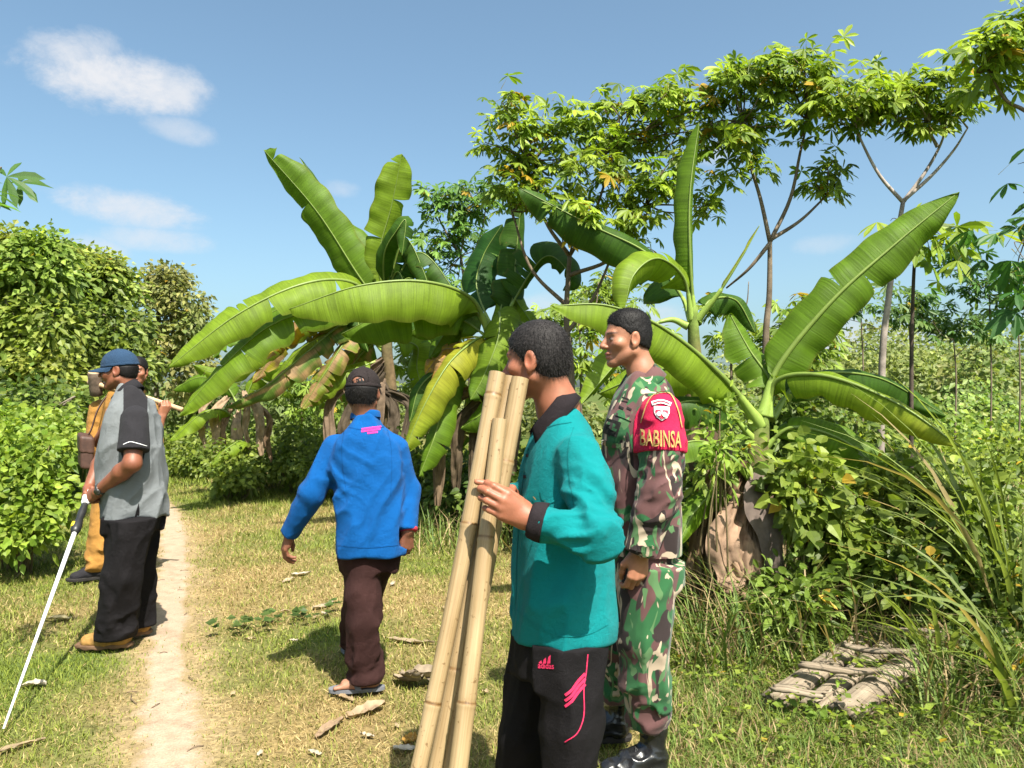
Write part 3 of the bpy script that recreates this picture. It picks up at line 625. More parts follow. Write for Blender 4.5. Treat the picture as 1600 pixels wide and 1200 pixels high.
OVATE, OBOV, HEART = (.72, 1.0, .66), (.42, .88, .92), (1.0, .95, .52)
def rand_dirs(r, n, zb=0.0):
    v = r.standard_normal((n, 3)); v[:, 2] += zb; return v / np.linalg.norm(v, axis=1)[:, None]
def leaf_colour(r, n, a, b, yellow=0.0):
    t = r.random((n, 1)) ** 1.2; c = np.array(a) * (1 - t) + np.array(b) * t; c = 1.28 * c * (.75 + .5 * r.random((n, 1)))
    if yellow:
        m = r.random(n) < yellow; c[m] = np.array((.45, .30, .03)) * (.7 + .5 * r.random((m.sum(), 1)))
    return c
def ell_pts(r, n, c, rad, shell=.45):
    d = rand_dirs(r, n); q = (shell + (1 - shell) * r.random((n, 1)) ** .6); return np.asarray(c) + d * q * np.asarray(rad), d
def branch_tubes(mb, pts, r0, r1, n=14, seg=7, col=(.12, .09, .06), r=None):
    C = cr(pts, n); V, Q, T = tube(C, np.linspace(r0, r1, n), seg)
    c = np.array(col) * (.7 + .6 * noise3(V * (20, 20, 8)))[:, None]; mb.add(V, Q, T, c)
CLUST_A, CLUST_B = (.085, .145, .013), (.245, .315, .034)
def palmate(mb, r, at, out, size, col, nl=(5, 7), droopy=.5, stalk=True, wr=.15):
    """many palmate leaves: at (n,3) leaf hubs, out (n,3) stalk direction"""
    n = len(at)
    k = r.integers(nl[0], nl[1] + 1, n)
    idx = np.repeat(np.arange(n), k); m = len(idx)
    first = np.concatenate([[0], np.cumsum(k)[:-1]]); j = np.arange(m) - np.repeat(first, k)
    u = out.copy(); u[:, 2] *= .35; u += .15 * r.standard_normal(u.shape); u /= np.linalg.norm(u, axis=1)[:, None] + 1e-9
    upv = np.tile([0, 0, 1.0], (n, 1)) + .35 * r.standard_normal((n, 3)) + np.array([.15, -.75, 0]); upv -= u * (upv * u).sum(1)[:, None]; upv /= np.linalg.norm(upv, axis=1)[:, None]
    s = np.cross(u, upv)
    ang = (j / (k[idx] - 1) - .5) * math.radians(215) + r.normal(0, .1, m)
    D = u[idx] * np.cos(ang)[:, None] + s[idx] * np.sin(ang)[:, None]
    D[:, 2] -= droopy * (.35 + .6 * r.random(m)); D /= np.linalg.norm(D, axis=1)[:, None]
    sz = np.broadcast_to(size, (n,))[idx] * (1 - .30 * np.abs(ang) / 1.9) * (.85 + .3 * r.random(m))
    leaflets(mb, at[idx], D, upv[idx] + .2 * r.standard_normal((m, 3)), sz, sz * wr, col[idx] * (.9 + .2 * r.random((m, 1))), droop=.12 + .2 * r.random(m), fine=OBOV)
    if stalk:
        b = at - u * (np.broadcast_to(size, (n,)) * .9)[:, None] - np.array([0, 0, .02]); w = .0035
        sd = np.cross(u, [0, 0, 1.0]); sd /= np.linalg.norm(sd, axis=1)[:, None] + 1e-9
        V = np.stack([b - sd * w, b + sd * w, at], 1).reshape(-1, 3); mb.add(V, None, np.arange(3 * n).reshape(-1, 3), np.repeat(np.tile((.20, .16, .04), (n, 1)), 3, 0))
GRP_CAS = 'slender cassava trees'
def cassava(label, base, trunk, branches, clusters, size=.17, seed=1, r0=.035, ca=CLUST_A, cb=CLUST_B, yellow=.03, bark=(.13, .10, .07), droopy=.5, cat='tree', nm='cassava_tree', group=GRP_CAS, wr=.15):
    """trunk: points; branches: list of point lists; clusters: (x, y, Y, rx, ry, rdepth(m), n) in pixels"""
    r = np.random.default_rng(seed); t = empty(nm, base, label, cat, group)
    mb = MB(); branch_tubes(mb, trunk, r0, r0 * .55, 24, 8, bark); mb.build('trunk', M_bark, t)
    ends = [np.asarray(b[-1]) for b in branches] + [np.asarray(trunk[-1])]
    bb = MB(); nb = 0
    for b in branches: branch_tubes(bb, b, r0 * .55, r0 * .22, 16, 6, tuple(x * 1.15 for x in bark)); nb += 1
    cm = MB()
    for (x, y, Y, rx, ry, rd, n) in clusters:
        c = P(x, y, Y); rad = np.array([rx * Y / F, rd * .65, ry * Y / F])
        at, d = ell_pts(r, n, c, rad, .25)
        # tufts: gather leaves round shoot tips
        n = max(3, int(n * .66)); at, d = ell_pts(r, n, c, rad, .25); nt_ = max(2, n // 6); tips, _ = ell_pts(r, nt_, c, rad * .92, .3); w = r.integers(0, nt_, n)
        at = tips[w] + r.normal(0, .095 * size / .17, (n, 3)) * np.array([1, 1, .7]); d = at - tips[w] + np.array([0, 0, .03]) + .03 * r.standard_normal((n, 3))
        d /= np.linalg.norm(d, axis=1)[:, None]
        col = leaf_colour(r, n, ca, cb, yellow) * (.85 + .35 * r.random(nt_))[w][:, None]; sz = size * (.7 + .5 * r.random(n))
        palmate(cm, r, at, d, sz, col, droopy=droopy, wr=wr)
        e = min(ends, key=lambda q: np.linalg.norm(q - c))
        for tp in tips[::3]:
            mid = (e + tp) / 2 + r.normal(0, .06, 3); branch_tubes(bb, [e, mid, tp], r0 * .26, r0 * .10, 8, 5, bark); nb += 1
    if nb: bb.build('branches', M_bark, t)
    cm.build('crown', M_leaf, t, smooth=False)
    return t
def G0(x, Y): return np.array([(x - 800) * Y / F, Y, float(gh((x - 800) * Y / F, Y))])
def cassavas():
    Y = 7.4
    cassava('wide crowned cassava tree above the men in teal and camouflage, its crown reaching farthest left', G0(890, Y),
            [G0(890, Y), P(893, 600, Y), P(885, 500, Y), P(890, 400, Y)],
            [LP((890, 400, Y), (850, 340, Y), (830, 250, Y)), LP((890, 400, Y), (930, 330, Y - .2), (960, 230, Y - .2)), LP((888, 480, Y), (830, 420, Y), (800, 330, Y)),
             LP((890, 430, Y), (960, 400, Y - .2), (1010, 320, Y - .3)), LP((886, 520, Y), (930, 460, Y), (975, 350, Y + .2))],
            [(800, 200, Y, 50, 70, .5, 150), (870, 220, Y, 75, 60, .6, 230), (960, 190, Y - .2, 75, 55, .6, 230), (1040, 170, Y - .3, 60, 55, .6, 180), (1110, 180, Y - .3, 50, 50, .5, 110),
             (830, 300, Y, 60, 45, .5, 150), (930, 290, Y - .3, 80, 55, .6, 210), (1040, 270, Y - .4, 65, 50, .5, 130), (790, 260, Y, 35, 60, .4, 80), (1000, 340, Y - .4, 60, 30, .4, 60), (1110, 300, Y - .4, 50, 45, .4, 60), (900, 330, Y - .5, 60, 30, .4, 60)],
            seed=3, size=.14, r0=.04)
    Y = 6.8
    cassava('cassava tree with a dark forked trunk rising behind the nearest banana plant', G0(1200, Y),
            [G0(1200, Y), P(1196, 560, Y), P(1202, 460, Y), P(1203, 378, Y)],
            [LP((1203, 378, Y), (1188, 310, Y), (1170, 250, Y), (1160, 190, Y)), LP((1203, 378, Y), (1235, 310, Y), (1250, 240, Y), (1262, 190, Y)), LP((1203, 375, Y), (1250, 345, Y), (1292, 305, Y)),
             LP((1203, 380, Y), (1170, 420, Y), (1135, 450, Y + .2))],
            [(1165, 130, Y, 70, 45, .5, 190), (1240, 130, Y, 75, 55, .5, 220), (1150, 200, Y, 60, 45, .5, 100), (1215, 200, Y, 70, 45, .5, 100), (1290, 270, Y, 45, 35, .3, 80), (1180, 260, Y, 40, 25, .3, 30), (1250, 85, Y, 30, 20, .2, 24)],
            seed=4, size=.14, r0=.036)
    Y = 6.4
    cassava('cassava tree whose bare trunk splits into a wide V against the sky', G0(1380, Y),
            [G0(1375, Y), P(1378, 580, Y), P(1388, 470, Y), P(1400, 380, Y), P(1411, 316, Y)],
            [LP((1411, 316, Y), (1375, 275, Y), (1348, 225, Y), (1335, 190, Y)), LP((1411, 316, Y), (1445, 270, Y), (1470, 225, Y), (1480, 190, Y)), LP((1411, 314, Y), (1455, 275, Y), (1490, 235, Y), (1512, 200, Y)), LP((1465, 230, Y), (1455, 210, Y), (1452, 190, Y))],
            [(1330, 150, Y, 65, 50, .5, 180), (1410, 140, Y, 70, 42, .5, 180), (1480, 150, Y, 60, 35, .4, 120), (1340, 190, Y, 40, 25, .3, 40), (1520, 160, Y, 30, 25, .3, 34), (1440, 190, Y, 60, 15, .3, 26)],
            seed=5, size=.14, r0=.032, bark=(.26, .22, .19))
    Y = 5.4
    cassava('thin cassava stem with few large leaves behind the tip of the longest banana leaf', G0(1425, Y),
            [G0(1424, Y), P(1424, 600, Y), P(1426, 480, Y), P(1430, 400, Y), P(1440, 360, Y)], [],
            [(1480, 370, Y, 40, 40, .25, 16), (1500, 360, Y - .1, 25, 25, .2, 9), (1400, 345, Y, 30, 20, .2, 8), (1460, 410, Y, 30, 20, .2, 7)], seed=6, size=.19, r0=.016, bark=(.06, .045, .035), yellow=0, droopy=.8)
    Y = 5.6
    cassava('leafy branch tips of the cassava tree leaning in at the upper right corner', G0(1700, Y),
            [G0(1720, Y), P(1715, 500, Y), P(1690, 330, Y), P(1640, 200, Y)],
            [LP((1640, 200, Y), (1600, 172, Y), (1570, 155, Y), (1545, 110, Y)), LP((1660, 240, Y), (1640, 120, Y), (1610, 60, Y)), LP((1690, 330, Y), (1640, 320, Y), (1600, 300, Y))],
            [(1550, 70, Y, 45, 45, .3, 80), (1595, 50, Y, 40, 45, .3, 70), (1535, 120, Y, 30, 20, .2, 18), (1650, 60, Y, 50, 60, .4, 80), (1590, 110, Y, 30, 30, .25, 26)], seed=7, size=.16, r0=.035)
    Y = 3.9
    cassava('dark cassava sprays hanging along the right edge', G0(1640, Y),
            [G0(1650, Y), P(1640, 640, Y), P(1625, 480, Y), P(1612, 300, Y)], [LP((1625, 480, Y), (1610, 420, Y), (1600, 380, Y))],
            [(1590, 270, Y, 25, 20, .15, 7), (1592, 345, Y, 30, 35, .2, 14), (1590, 410, Y, 28, 30, .2, 12), (1600, 470, Y, 25, 40, .2, 12)], seed=8, size=.15, r0=.013, ca=(.025, .075, .015), cb=(.05, .12, .025), yellow=0, droopy=.9)
    Y = 11.5
    cassava('paler cassava tree behind the tallest banana plant', G0(735, Y),
            [G0(735, Y), P(735, 620, Y), P(730, 480, Y), P(720, 400, Y)], [LP((720, 400, Y), (690, 350, Y), (680, 320, Y)), LP((725, 430, Y), (750, 370, Y), (760, 320, Y))],
            [(690, 330, Y, 50, 40, .7, 170), (745, 310, Y, 50, 35, .7, 150), (680, 390, Y, 45, 35, .7, 110), (745, 380, Y, 50, 40, .7, 120), (700, 440, Y, 50, 30, .7, 70)], seed=9, size=.17, ca=(.05, .12, .02), cb=(.13, .215, .04))
    Y = 10.5
    for k, (x, xs, cl) in enumerate(((905, 'left', [(900, 560, 30, 30), (930, 520, 40, 25)]), (1140, 'mid', [(1150, 520, 40, 40), (1120, 480, 30, 25)]))):
        cassava(['small background cassava tree seen between the heads of the men in teal and camouflage', 'small background cassava tree left of the nearest banana crown'][k], G0(x, Y),
                [G0(x, Y), P(x + 3, 620, Y), P(x, 480, Y)], [LP((x, 520, Y), (x + 25, 480, Y), (x + 30, 440, Y))], [(a, b, Y, c, d, .6, 60) for a, b, c, d in cl], seed=30 + k, size=.17, r0=.025)
    Y = 12.5
    for k, (x, cl) in enumerate(((1345, [(1330, 455, 40, 35), (1290, 490, 30, 30)]), (1420, [(1400, 470, 45, 30), (1440, 490, 40, 25)]), (1545, [(1500, 400, 45, 25), (1520, 440, 40, 20)]), (1590, [(1570, 460, 50, 25), (1600, 430, 40, 25)]), (1490, [(1480, 500, 40, 30), (1520, 520, 40, 25)]))):
        cassava(['pale far cassava tree just left of the V shaped trunk', 'pale far cassava tree just right of the V shaped trunk', 'dark far cassava tree with flat sprays over the rise', 'far cassava tree at the right edge over the rise', 'low far cassava tree standing in the scrub on the rise'][k], G0(x, Y),
                [G0(x, Y), P(x + 4, 600, Y), P(x, cl[0][1] + 30, Y)], [LP((x, cl[0][1] + 60, Y), (x + 20, cl[1][1] + 20, Y), (cl[1][0], cl[1][1], Y))], [(a, b, Y, c, d, .7, 85) for a, b, c, d in cl], seed=40 + k, size=.18, r0=.017,
                ca=(.055, .12, .03) if k != 2 else (.03, .08, .02), cb=(.14, .21, .06) if k != 2 else (.06, .13, .03))
    for k, (x, Y, cl, lb) in enumerate(((650, 13.0, [(640, 560, 45, 40), (690, 530, 45, 35), (670, 610, 50, 35)], 'leafy cassava tree filling the gap right of the man in blue'),
            (845, 12.0, [(840, 540, 40, 40), (880, 500, 40, 30), (870, 580, 45, 35)], 'leafy cassava tree seen just above the head of the man in teal'),
            (975, 13.5, [(970, 470, 45, 35), (930, 450, 40, 30), (1000, 530, 45, 40), (960, 590, 50, 30)], 'leafy cassava tree behind the head of the soldier'),
            (1255, 9.5, [(1240, 500, 45, 40), (1275, 540, 40, 40), (1225, 560, 40, 35)], 'leafy cassava bush just right of the dark forked trunk'),
            (470, 15.0, [(450, 600, 50, 30), (520, 590, 45, 30), (500, 630, 60, 30)], 'leafy cassava bush behind the drooping left banana leaves'))):
        cassava(lb, G0(x, Y), [G0(x, Y), P(x + 2, 640, Y), P(x, cl[0][1], Y)], [LP((x, cl[0][1] + 30, Y), (cl[1][0], cl[1][1] + 20, Y), (cl[1][0], cl[1][1], Y))], [(a, b, Y, c, d, .9, 130) for a, b, c, d in cl], seed=70 + k, size=.19, r0=.025, ca=(.07, .12, .014), cb=(.20, .27, .04))
    Y = 3.4
    cassava('large dark leaf of the plant reaching in at the left edge', G0(-90, Y),
            [G0(-100, Y), P(-110, 800, Y), P(-80, 500, Y), P(-50, 300, Y)], [LP((-50, 300, Y), (-30, 280, Y), (-12, 268, Y))],
            [(-28, 285, Y, 22, 20, .12, 9)], seed=12, size=.15, r0=.014, ca=(.04, .11, .02), cb=(.08, .16, .03), yellow=0)
cassavas()

# ---- broadleaf trees on the left -------------------------------------------------------------------------
def broadleaf(label, base, trunk, lobes, nper, lsize, seed, ca, cb, r0=.10, group='trees at the left edge of the clearing', bare=0):
    r = np.random.default_rng(seed); t = empty('broadleaf_tree', base, label, 'tree', group)
    mb = MB(); branch_tubes(mb, trunk, r0, r0 * .5, 20, 9, (.16, .13, .10)); mb.build('trunk', M_bark, t)
    bb = MB(); cm = MB(); top = np.asarray(trunk[-1]); mid = np.asarray(trunk[len(trunk) // 2])
    for (x, y, Y, rx, ry, rd) in lobes:
        c = P(x, y, Y); rad = np.array([rx * Y / F, rd, ry * Y / F])
        src = top if r.random() < .6 else mid
        branch_tubes(bb, [src, (src + c) / 2 + r.normal(0, .25, 3), c], r0 * .4, r0 * .1, 12, 6, (.17, .14, .11))
        lobe_c = r.uniform(.78, 1.22) * np.array((r.uniform(.9, 1.15), 1, 1)); rad = rad * .88
        nt_ = 46; tips, td = ell_pts(r, nt_, c, rad, .45)
        for tp in tips[::3]: branch_tubes(bb, [c, (c + tp) / 2 + r.normal(0, .08, 3), tp], r0 * .10, r0 * .03, 6, 4, (.17, .14, .11))
        n = nper; w = r.integers(0, nt_, n); at = tips[w] + r.normal(0, .15, (n, 3)) * rad / rad.mean()
        D = at - tips[w] + .10 * r.standard_normal((n, 3)) + td[w] * .12; D[:, 2] -= .07
        tuft = (.75 + .5 * r.random(nt_))[w][:, None]
        leaflets(cm, at, D, rand_dirs(r, n, 1.2) + np.array([.25, -1.0, .4]), lsize * (.6 + .7 * r.random(n)), lsize * .34 * (.7 + .5 * r.random(n)), leaf_colour(r, n, ca, cb, .004) * tuft * lobe_c, droop=.15 + .25 * r.random(n))
    bb.build('branches', M_bark, t); cm.build('crown', M_leaf, t, smooth=False)
    return t
def left_trees():
    A1, B1 = (.085, .135, .020), (.215, .260, .050)
    broadleaf('leafy tree at the far left edge, tallest of the left row', G0(10, 13), [G0(10, 13), P(12, 620, 13), P(20, 500, 13), P(25, 430, 13)],
              [(5, 385, 13, 28, 25, .6), (70, 392, 13, 24, 20, .5), (10, 420, 13, 45, 45, .9), (60, 430, 13, 50, 45, .9), (20, 500, 12.8, 55, 50, 1.), (75, 510, 12.8, 50, 55, 1.), (10, 580, 12.6, 60, 50, 1.), (70, 590, 12.6, 50, 45, 1.), (-40, 470, 13, 50, 80, 1.)], 1050, .155, 21, A1, B1)
    broadleaf('rounded tree second from the left edge, between the tallest and the sparse one', G0(140, 15.5), [G0(140, 15.5), P(140, 640, 15.5), P(138, 540, 15.5), P(140, 460, 15.5)],
              [(108, 408, 15.5, 25, 20, .7), (165, 418, 15.5, 22, 18, .7), (115, 440, 15.5, 42, 38, 1.), (160, 450, 15.5, 45, 40, 1.), (120, 510, 15.2, 50, 45, 1.1), (180, 510, 15.2, 40, 45, 1.1), (130, 580, 15, 55, 45, 1.1), (190, 570, 15, 40, 50, 1.1)], 1150, .16, 22, A1, B1)
    broadleaf('sparse tree with pale trunks seen over the ochre man\'s shoulder', G0(245, 19), [G0(245, 19), P(246, 640, 19), P(240, 560, 19), P(250, 470, 19)],
              [(265, 432, 19, 22, 16, .8), (240, 455, 19, 40, 30, 1.2), (285, 470, 19, 35, 30, 1.2), (220, 510, 19, 40, 40, 1.3), (270, 520, 19, 45, 40, 1.3), (305, 510, 19, 22, 35, 1.), (230, 580, 18.8, 45, 40, 1.3), (290, 580, 18.8, 40, 45, 1.3)], 650, .16, 23, (.085, .11, .03), (.20, .21, .07), r0=.09)
    broadleaf('dull olive tree low behind the low banana plant', G0(325, 24), [G0(325, 24), P(325, 660, 24), P(322, 600, 24)],
              [(320, 600, 24, 40, 35, 1.4), (285, 630, 24, 40, 35, 1.4), (360, 625, 24, 40, 30, 1.4)], 500, .2, 24, (.05, .08, .02), (.11, .14, .04), r0=.09)
    broadleaf('dark low tree filling the gap under the left row', G0(60, 10.6), [G0(60, 10.6), P(60, 700, 10.6), P(62, 660, 10.6)],
              [(30, 630, 10.6, 45, 40, .7), (85, 640, 10.6, 40, 35, .7), (10, 680, 10.2, 40, 35, .6), (70, 690, 10.4, 40, 30, .6)], 650, .13, 25, (.045, .085, .012), (.12, .17, .03), r0=.05)
left_trees()
# ---- shrubs, tall grasses, undergrowth --------------------------------------------------------------------
def shrub(label, base, lobes, n, lsize, seed, ca, cb, wr=.36, group=None, name='shrub', stems=12, yellow=.0, cat='shrub', droop=.25, inner=.25, fine=OVATE):
    """lobes: (x, y, z world centre, rx, ry, rz)"""
    r = np.random.default_rng(seed); t = empty(name, base, label, cat, group); base = np.asarray(base, float)
    sm = MB(); cm = MB()
    tot = sum((l[3] * l[4] * l[5]) ** .66 for l in lobes)
    for l in lobes:
        c = np.array(l[:3]); rad = np.array(l[3:6]); k = int(n * (rad.prod() ** .66) / tot)
        nt_ = max(6, k // 11); tips, td = ell_pts(r, nt_, c, rad, inner); w = r.integers(0, nt_, k)
        at = tips[w] + r.normal(0, lsize * .75, (k, 3)); keep = at[:, 2] > gh(at[:, 0], at[:, 1]) + .01; at = at[keep]; w = w[keep]; k = len(at)
        D = at - tips[w] + td[w] * lsize * .8 + lsize * .5 * r.standard_normal((k, 3))
        cc = leaf_colour(r, k, ca, cb, yellow) * (.8 + .4 * r.random(nt_))[w][:, None]
        leaflets(cm, at, D, rand_dirs(r, k, 1.1) + np.array([.25, -1.0, .4]), lsize * (.55 + .8 * r.random(k)), lsize * wr * (.7 + .6 * r.random(k)), cc, droop=droop + .2 * r.random(k), fine=fine)
        for q in range(max(2, stems // len(lobes))):
            tp = tips[r.integers(0, nt_)]; b = np.array([base[0] + (c[0] - base[0]) * .6 + r.normal(0, .1 * rad[0]), base[1] + (c[1] - base[1]) * .6 + r.normal(0, .1), 0]); b[2] = float(gh(b[0], b[1])) - .02
            branch_tubes(sm, [b, (b + tp) / 2 + r.normal(0, .05, 3), tp], .010, .003, 8, 5, (.13, .10, .05))
    sm.build('stems', M_bark, t); cm.build('foliage', M_leaf, t, smooth=False); return t
def lobes_px(rows):
    """(x, y, Y, rx_px, rz_px, depth)"""
    return [(*P(x, y, Y), rx * Y / F, rd, rz * Y / F) for (x, y, Y, rx, rz, rd) in rows]
LIME_A, LIME_B = (.095, .165, .016), (.225, .285, .040)
MIDG_A, MIDG_B = (.070, .110, .014), (.185, .225, .036)
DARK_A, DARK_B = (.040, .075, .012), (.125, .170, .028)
def shrubs():
    shrub('lime green bush filling the left edge beside the man in the navy cap', G0(15, 6.4), lobes_px([(20, 700, 6.6, 60, 55, .4), (60, 720, 6.4, 45, 45, .35), (10, 770, 6.2, 60, 60, .4), (65, 780, 6.2, 42, 50, .3), (30, 830, 6.1, 50, 30, .3), (-60, 740, 6.4, 70, 90, .5)]), 4600, .072, 51, LIME_A, LIME_B, stems=30)
    shrub('paler bush just behind the lime green bush at the left edge', G0(80, 8.6), lobes_px([(90, 680, 8.6, 40, 25, .4), (30, 665, 8.6, 50, 30, .4), (60, 700, 8.4, 40, 25, .4)]), 1500, .085, 52, LIME_A, LIME_B)
    g = 'low dark bushes behind the clearing'
    rows = [(275, 14.5, 700, 30, 32, 'low bush by the path just right of the man in the navy cap'), (325, 14.0, 700, 42, 38, 'low bush under the tips of the leftmost banana leaves'),
            (415, 12.6, 705, 50, 42, 'low bush in front of the withered banana skirts'), (368, 11.0, 722, 34, 34, 'small bush at the foot of the low banana plant'), (470, 11.8, 700, 48, 55, 'taller bush left of the man in blue'), (520, 11.2, 715, 45, 50, 'bush just left of the elbow of the man in blue'),
            (600, 10.2, 720, 50, 55, 'dark bush hidden behind the man in blue'), (668, 9.3, 735, 45, 55, 'dark bush just right of the man in blue'), (725, 8.9, 750, 45, 55, 'dark bush behind the bamboo poles'), (800, 8.2, 760, 55, 70, 'dark bush behind the man in teal'), (880, 7.3, 780, 55, 80, 'dark bush between the man in teal and the soldier')]
    for k, (x, Y, y, rx, rz, lb) in enumerate(rows):
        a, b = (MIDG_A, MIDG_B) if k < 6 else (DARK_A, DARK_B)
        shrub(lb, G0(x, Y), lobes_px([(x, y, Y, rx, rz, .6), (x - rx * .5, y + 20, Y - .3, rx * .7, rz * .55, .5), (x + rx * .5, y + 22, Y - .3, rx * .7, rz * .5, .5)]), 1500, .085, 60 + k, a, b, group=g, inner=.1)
    # right-hand thicket
    g = 'broad-leaved weeds of the right-hand thicket'
    rows = [(1130, 4.75, 690, 35, 60, 'climber with fresh pale leaves on the banana stem beside the soldier', LIME_A, LIME_B, .075, 230),
            (1085, 5.5, 800, 40, 80, 'dark weed between the soldier and the banana stem', DARK_A, DARK_B, .085, 600),
            (1265, 4.6, 760, 50, 60, 'heart-leaved weed right of the banana stem', MIDG_A, (.20, .25, .035), .095, 480),
            (1240, 4.35, 930, 50, 55, 'seedling with splayed leaves above the wooden footbridge', MIDG_A, (.15, .22, .035), .095, 420),
            (1330, 4.5, 830, 55, 70, 'heart-leaved weed above the middle of the wooden footbridge', MIDG_A, (.19, .24, .035), .09, 620),
            (1400, 4.7, 760, 60, 60, 'weed under the drooping tips of the banana leaves', MIDG_A, (.20, .24, .04), .085, 600),
            (1330, 5.6, 690, 60, 50, 'weed between the lower right banana leaves', MIDG_A, MIDG_B, .08, 600),
            (1420, 4.2, 880, 60, 60, 'weed behind the upper end of the wooden footbridge', DARK_A, (.16, .20, .03), .08, 620),
            (1500, 4.4, 790, 60, 60, 'pale leaved weed among the reeds', MIDG_A, (.20, .25, .04), .09, 500),
            (1560, 4.1, 900, 60, 80, 'weed below the reeds at the right edge', DARK_A, (.15, .195, .03), .08, 700),
            (1540, 3.9, 1000, 60, 55, 'weed right of the wooden footbridge', DARK_A, (.14, .18, .03), .07, 700),
            (1560, 3.6, 1060, 70, 60, 'dark weed at the lower right edge', DARK_A, (.13, .17, .03), .065, 700),
            (1420, 3.55, 1130, 70, 40, 'low weed in front of the wooden footbridge at their right', DARK_A, (.14, .18, .03), .06, 600),
            (1120, 4.6, 985, 45, 26, 'low weed at the foot of the banana stem', DARK_A, (.15, .195, .03), .06, 420),
            (1300, 3.45, 1130, 60, 30, 'low leafy weed in front of the wooden footbridge', MIDG_A, (.16, .25, .04), .06, 420),
            (1560, 6.2, 740, 70, 50, 'weed at the right edge behind the reeds', MIDG_A, MIDG_B, .09, 600), (1240, 6.3, 640, 60, 60, 'weed behind the crown of the nearest banana plant', MIDG_A, (.13, .19, .035), .09, 700), (1390, 7.2, 700, 70, 45, 'weed at the near edge of the dry clearing', MIDG_A, (.14, .2, .04), .09, 700),
            (1010, 6.4, 720, 60, 110, 'dark weed behind the soldier', DARK_A, DARK_B, .09, 800), (1060, 6.6, 640, 60, 70, 'dark weed under the upright banana leaf', DARK_A, DARK_B, .10, 700)]
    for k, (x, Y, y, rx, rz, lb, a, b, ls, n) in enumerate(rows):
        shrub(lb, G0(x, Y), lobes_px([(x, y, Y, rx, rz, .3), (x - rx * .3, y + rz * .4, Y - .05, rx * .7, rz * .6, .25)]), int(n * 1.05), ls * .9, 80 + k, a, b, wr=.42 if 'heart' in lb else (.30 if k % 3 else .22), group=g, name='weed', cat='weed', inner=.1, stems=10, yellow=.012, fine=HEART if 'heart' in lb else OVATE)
shrubs()
def tall_grass(label, base, n, h, spread, seed, ca=(.13, .17, .03), cb=(.24, .30, .09), lean=(0, 0), w=.012, group='clumps of tall reed grass', bend=.7):
    r = np.random.default_rng(seed); base = np.asarray(base, float); mb = MB()
    for k in range(n):
        th = r.random() * 6.283; b = base + np.array([math.cos(th), math.sin(th), 0]) * spread * r.random() * .35; hh = h * (.55 + .55 * r.random())
        o = np.array([math.cos(th) + lean[0], math.sin(th) + lean[1], 0]); f = bend * (.4 + .9 * r.random())
        q = np.linspace(0, 1, 9)[:, None]
        C = b + np.array([0, 0, 1]) * hh * (q - .42 * f * q ** 2.6) + o * hh * .62 * f * q ** 2.0
        T = np.gradient(C, axis=0); S = np.cross(T, [0.0, 0.0, 1.0]) + .3 * r.standard_normal(3) * np.linalg.norm(T, axis=1)[:, None]; S /= np.linalg.norm(S, axis=1)[:, None] + 1e-9
        N_ = np.cross(S, T); N_ /= np.linalg.norm(N_, axis=1)[:, None] + 1e-9
        ww = w * (.7 + .6 * r.random()) * np.clip(1.15 * (1 - q ** 2.2), .03, 1) * np.clip(.4 + q * 3, 0, 1)
        V = np.stack([C - S * ww + N_ * ww * .35, C, C + S * ww + N_ * ww * .35], 1).reshape(-1, 3); F_ = grid_faces(9, 3)
        t = r.random(); c = (np.array(ca) * (1 - t) + np.array(cb) * t) * (.75 + .5 * r.random())
        if r.random() < .10: c = np.array((.32, .25, .11))
        mb.add(V, F_, None, c)
    o = mb.build('tall_grass', M_leaf, None, org=base); tag(o, label, 'grass clump', group); return o
def reeds():
    rows = [(1590, 4.0, 70, 1.75, .5, 'tallest reed clump at the right edge with long arching blades', (-.35, -.1), .014), (1530, 4.6, 44, 1.45, .5, 'reed clump just left of the tallest one at the right edge', (-.3, 0), .012),
            (1470, 3.75, 12, .75, .25, 'few pale reed blades arching down over the wooden footbridge', (-.6, -.3), .016), (1290, 4.75, 16, .9, .3, 'reed blades standing right of the banana stem', (-.1, -.2), .011),
            (1440, 5.2, 40, 1.0, .6, 'reed clump below the banana leaf tips', (-.2, 0), .010), (1600, 3.3, 18, 1.1, .35, 'reed blades leaning in at the lower right edge', (-.6, -.2), .014),
            (1350, 6.0, 40, .9, .7, 'reed clump behind the heart-leaved weeds', (0, 0), .010), (1520, 8.2, 60, 1.1, 1.0, 'distant reed clump at the edge of the dry clearing', (0, 0), .012),
            (120, 11.5, 120, 1.1, 1.0, 'dark upright grass clump behind the bag of the man in ochre', (0, 0), .012)]
    for k, (x, Y, n, h, sp, lb, ln, w) in enumerate(rows):
        if x < 200: tall_grass(lb, G0(x, Y), n, h, sp, 200 + k, (.05, .085, .02), (.11, .16, .04), ln, w, bend=.35)
        else: tall_grass(lb, G0(x, Y), n, h, sp, 200 + k, lean=ln, w=w)
reeds()
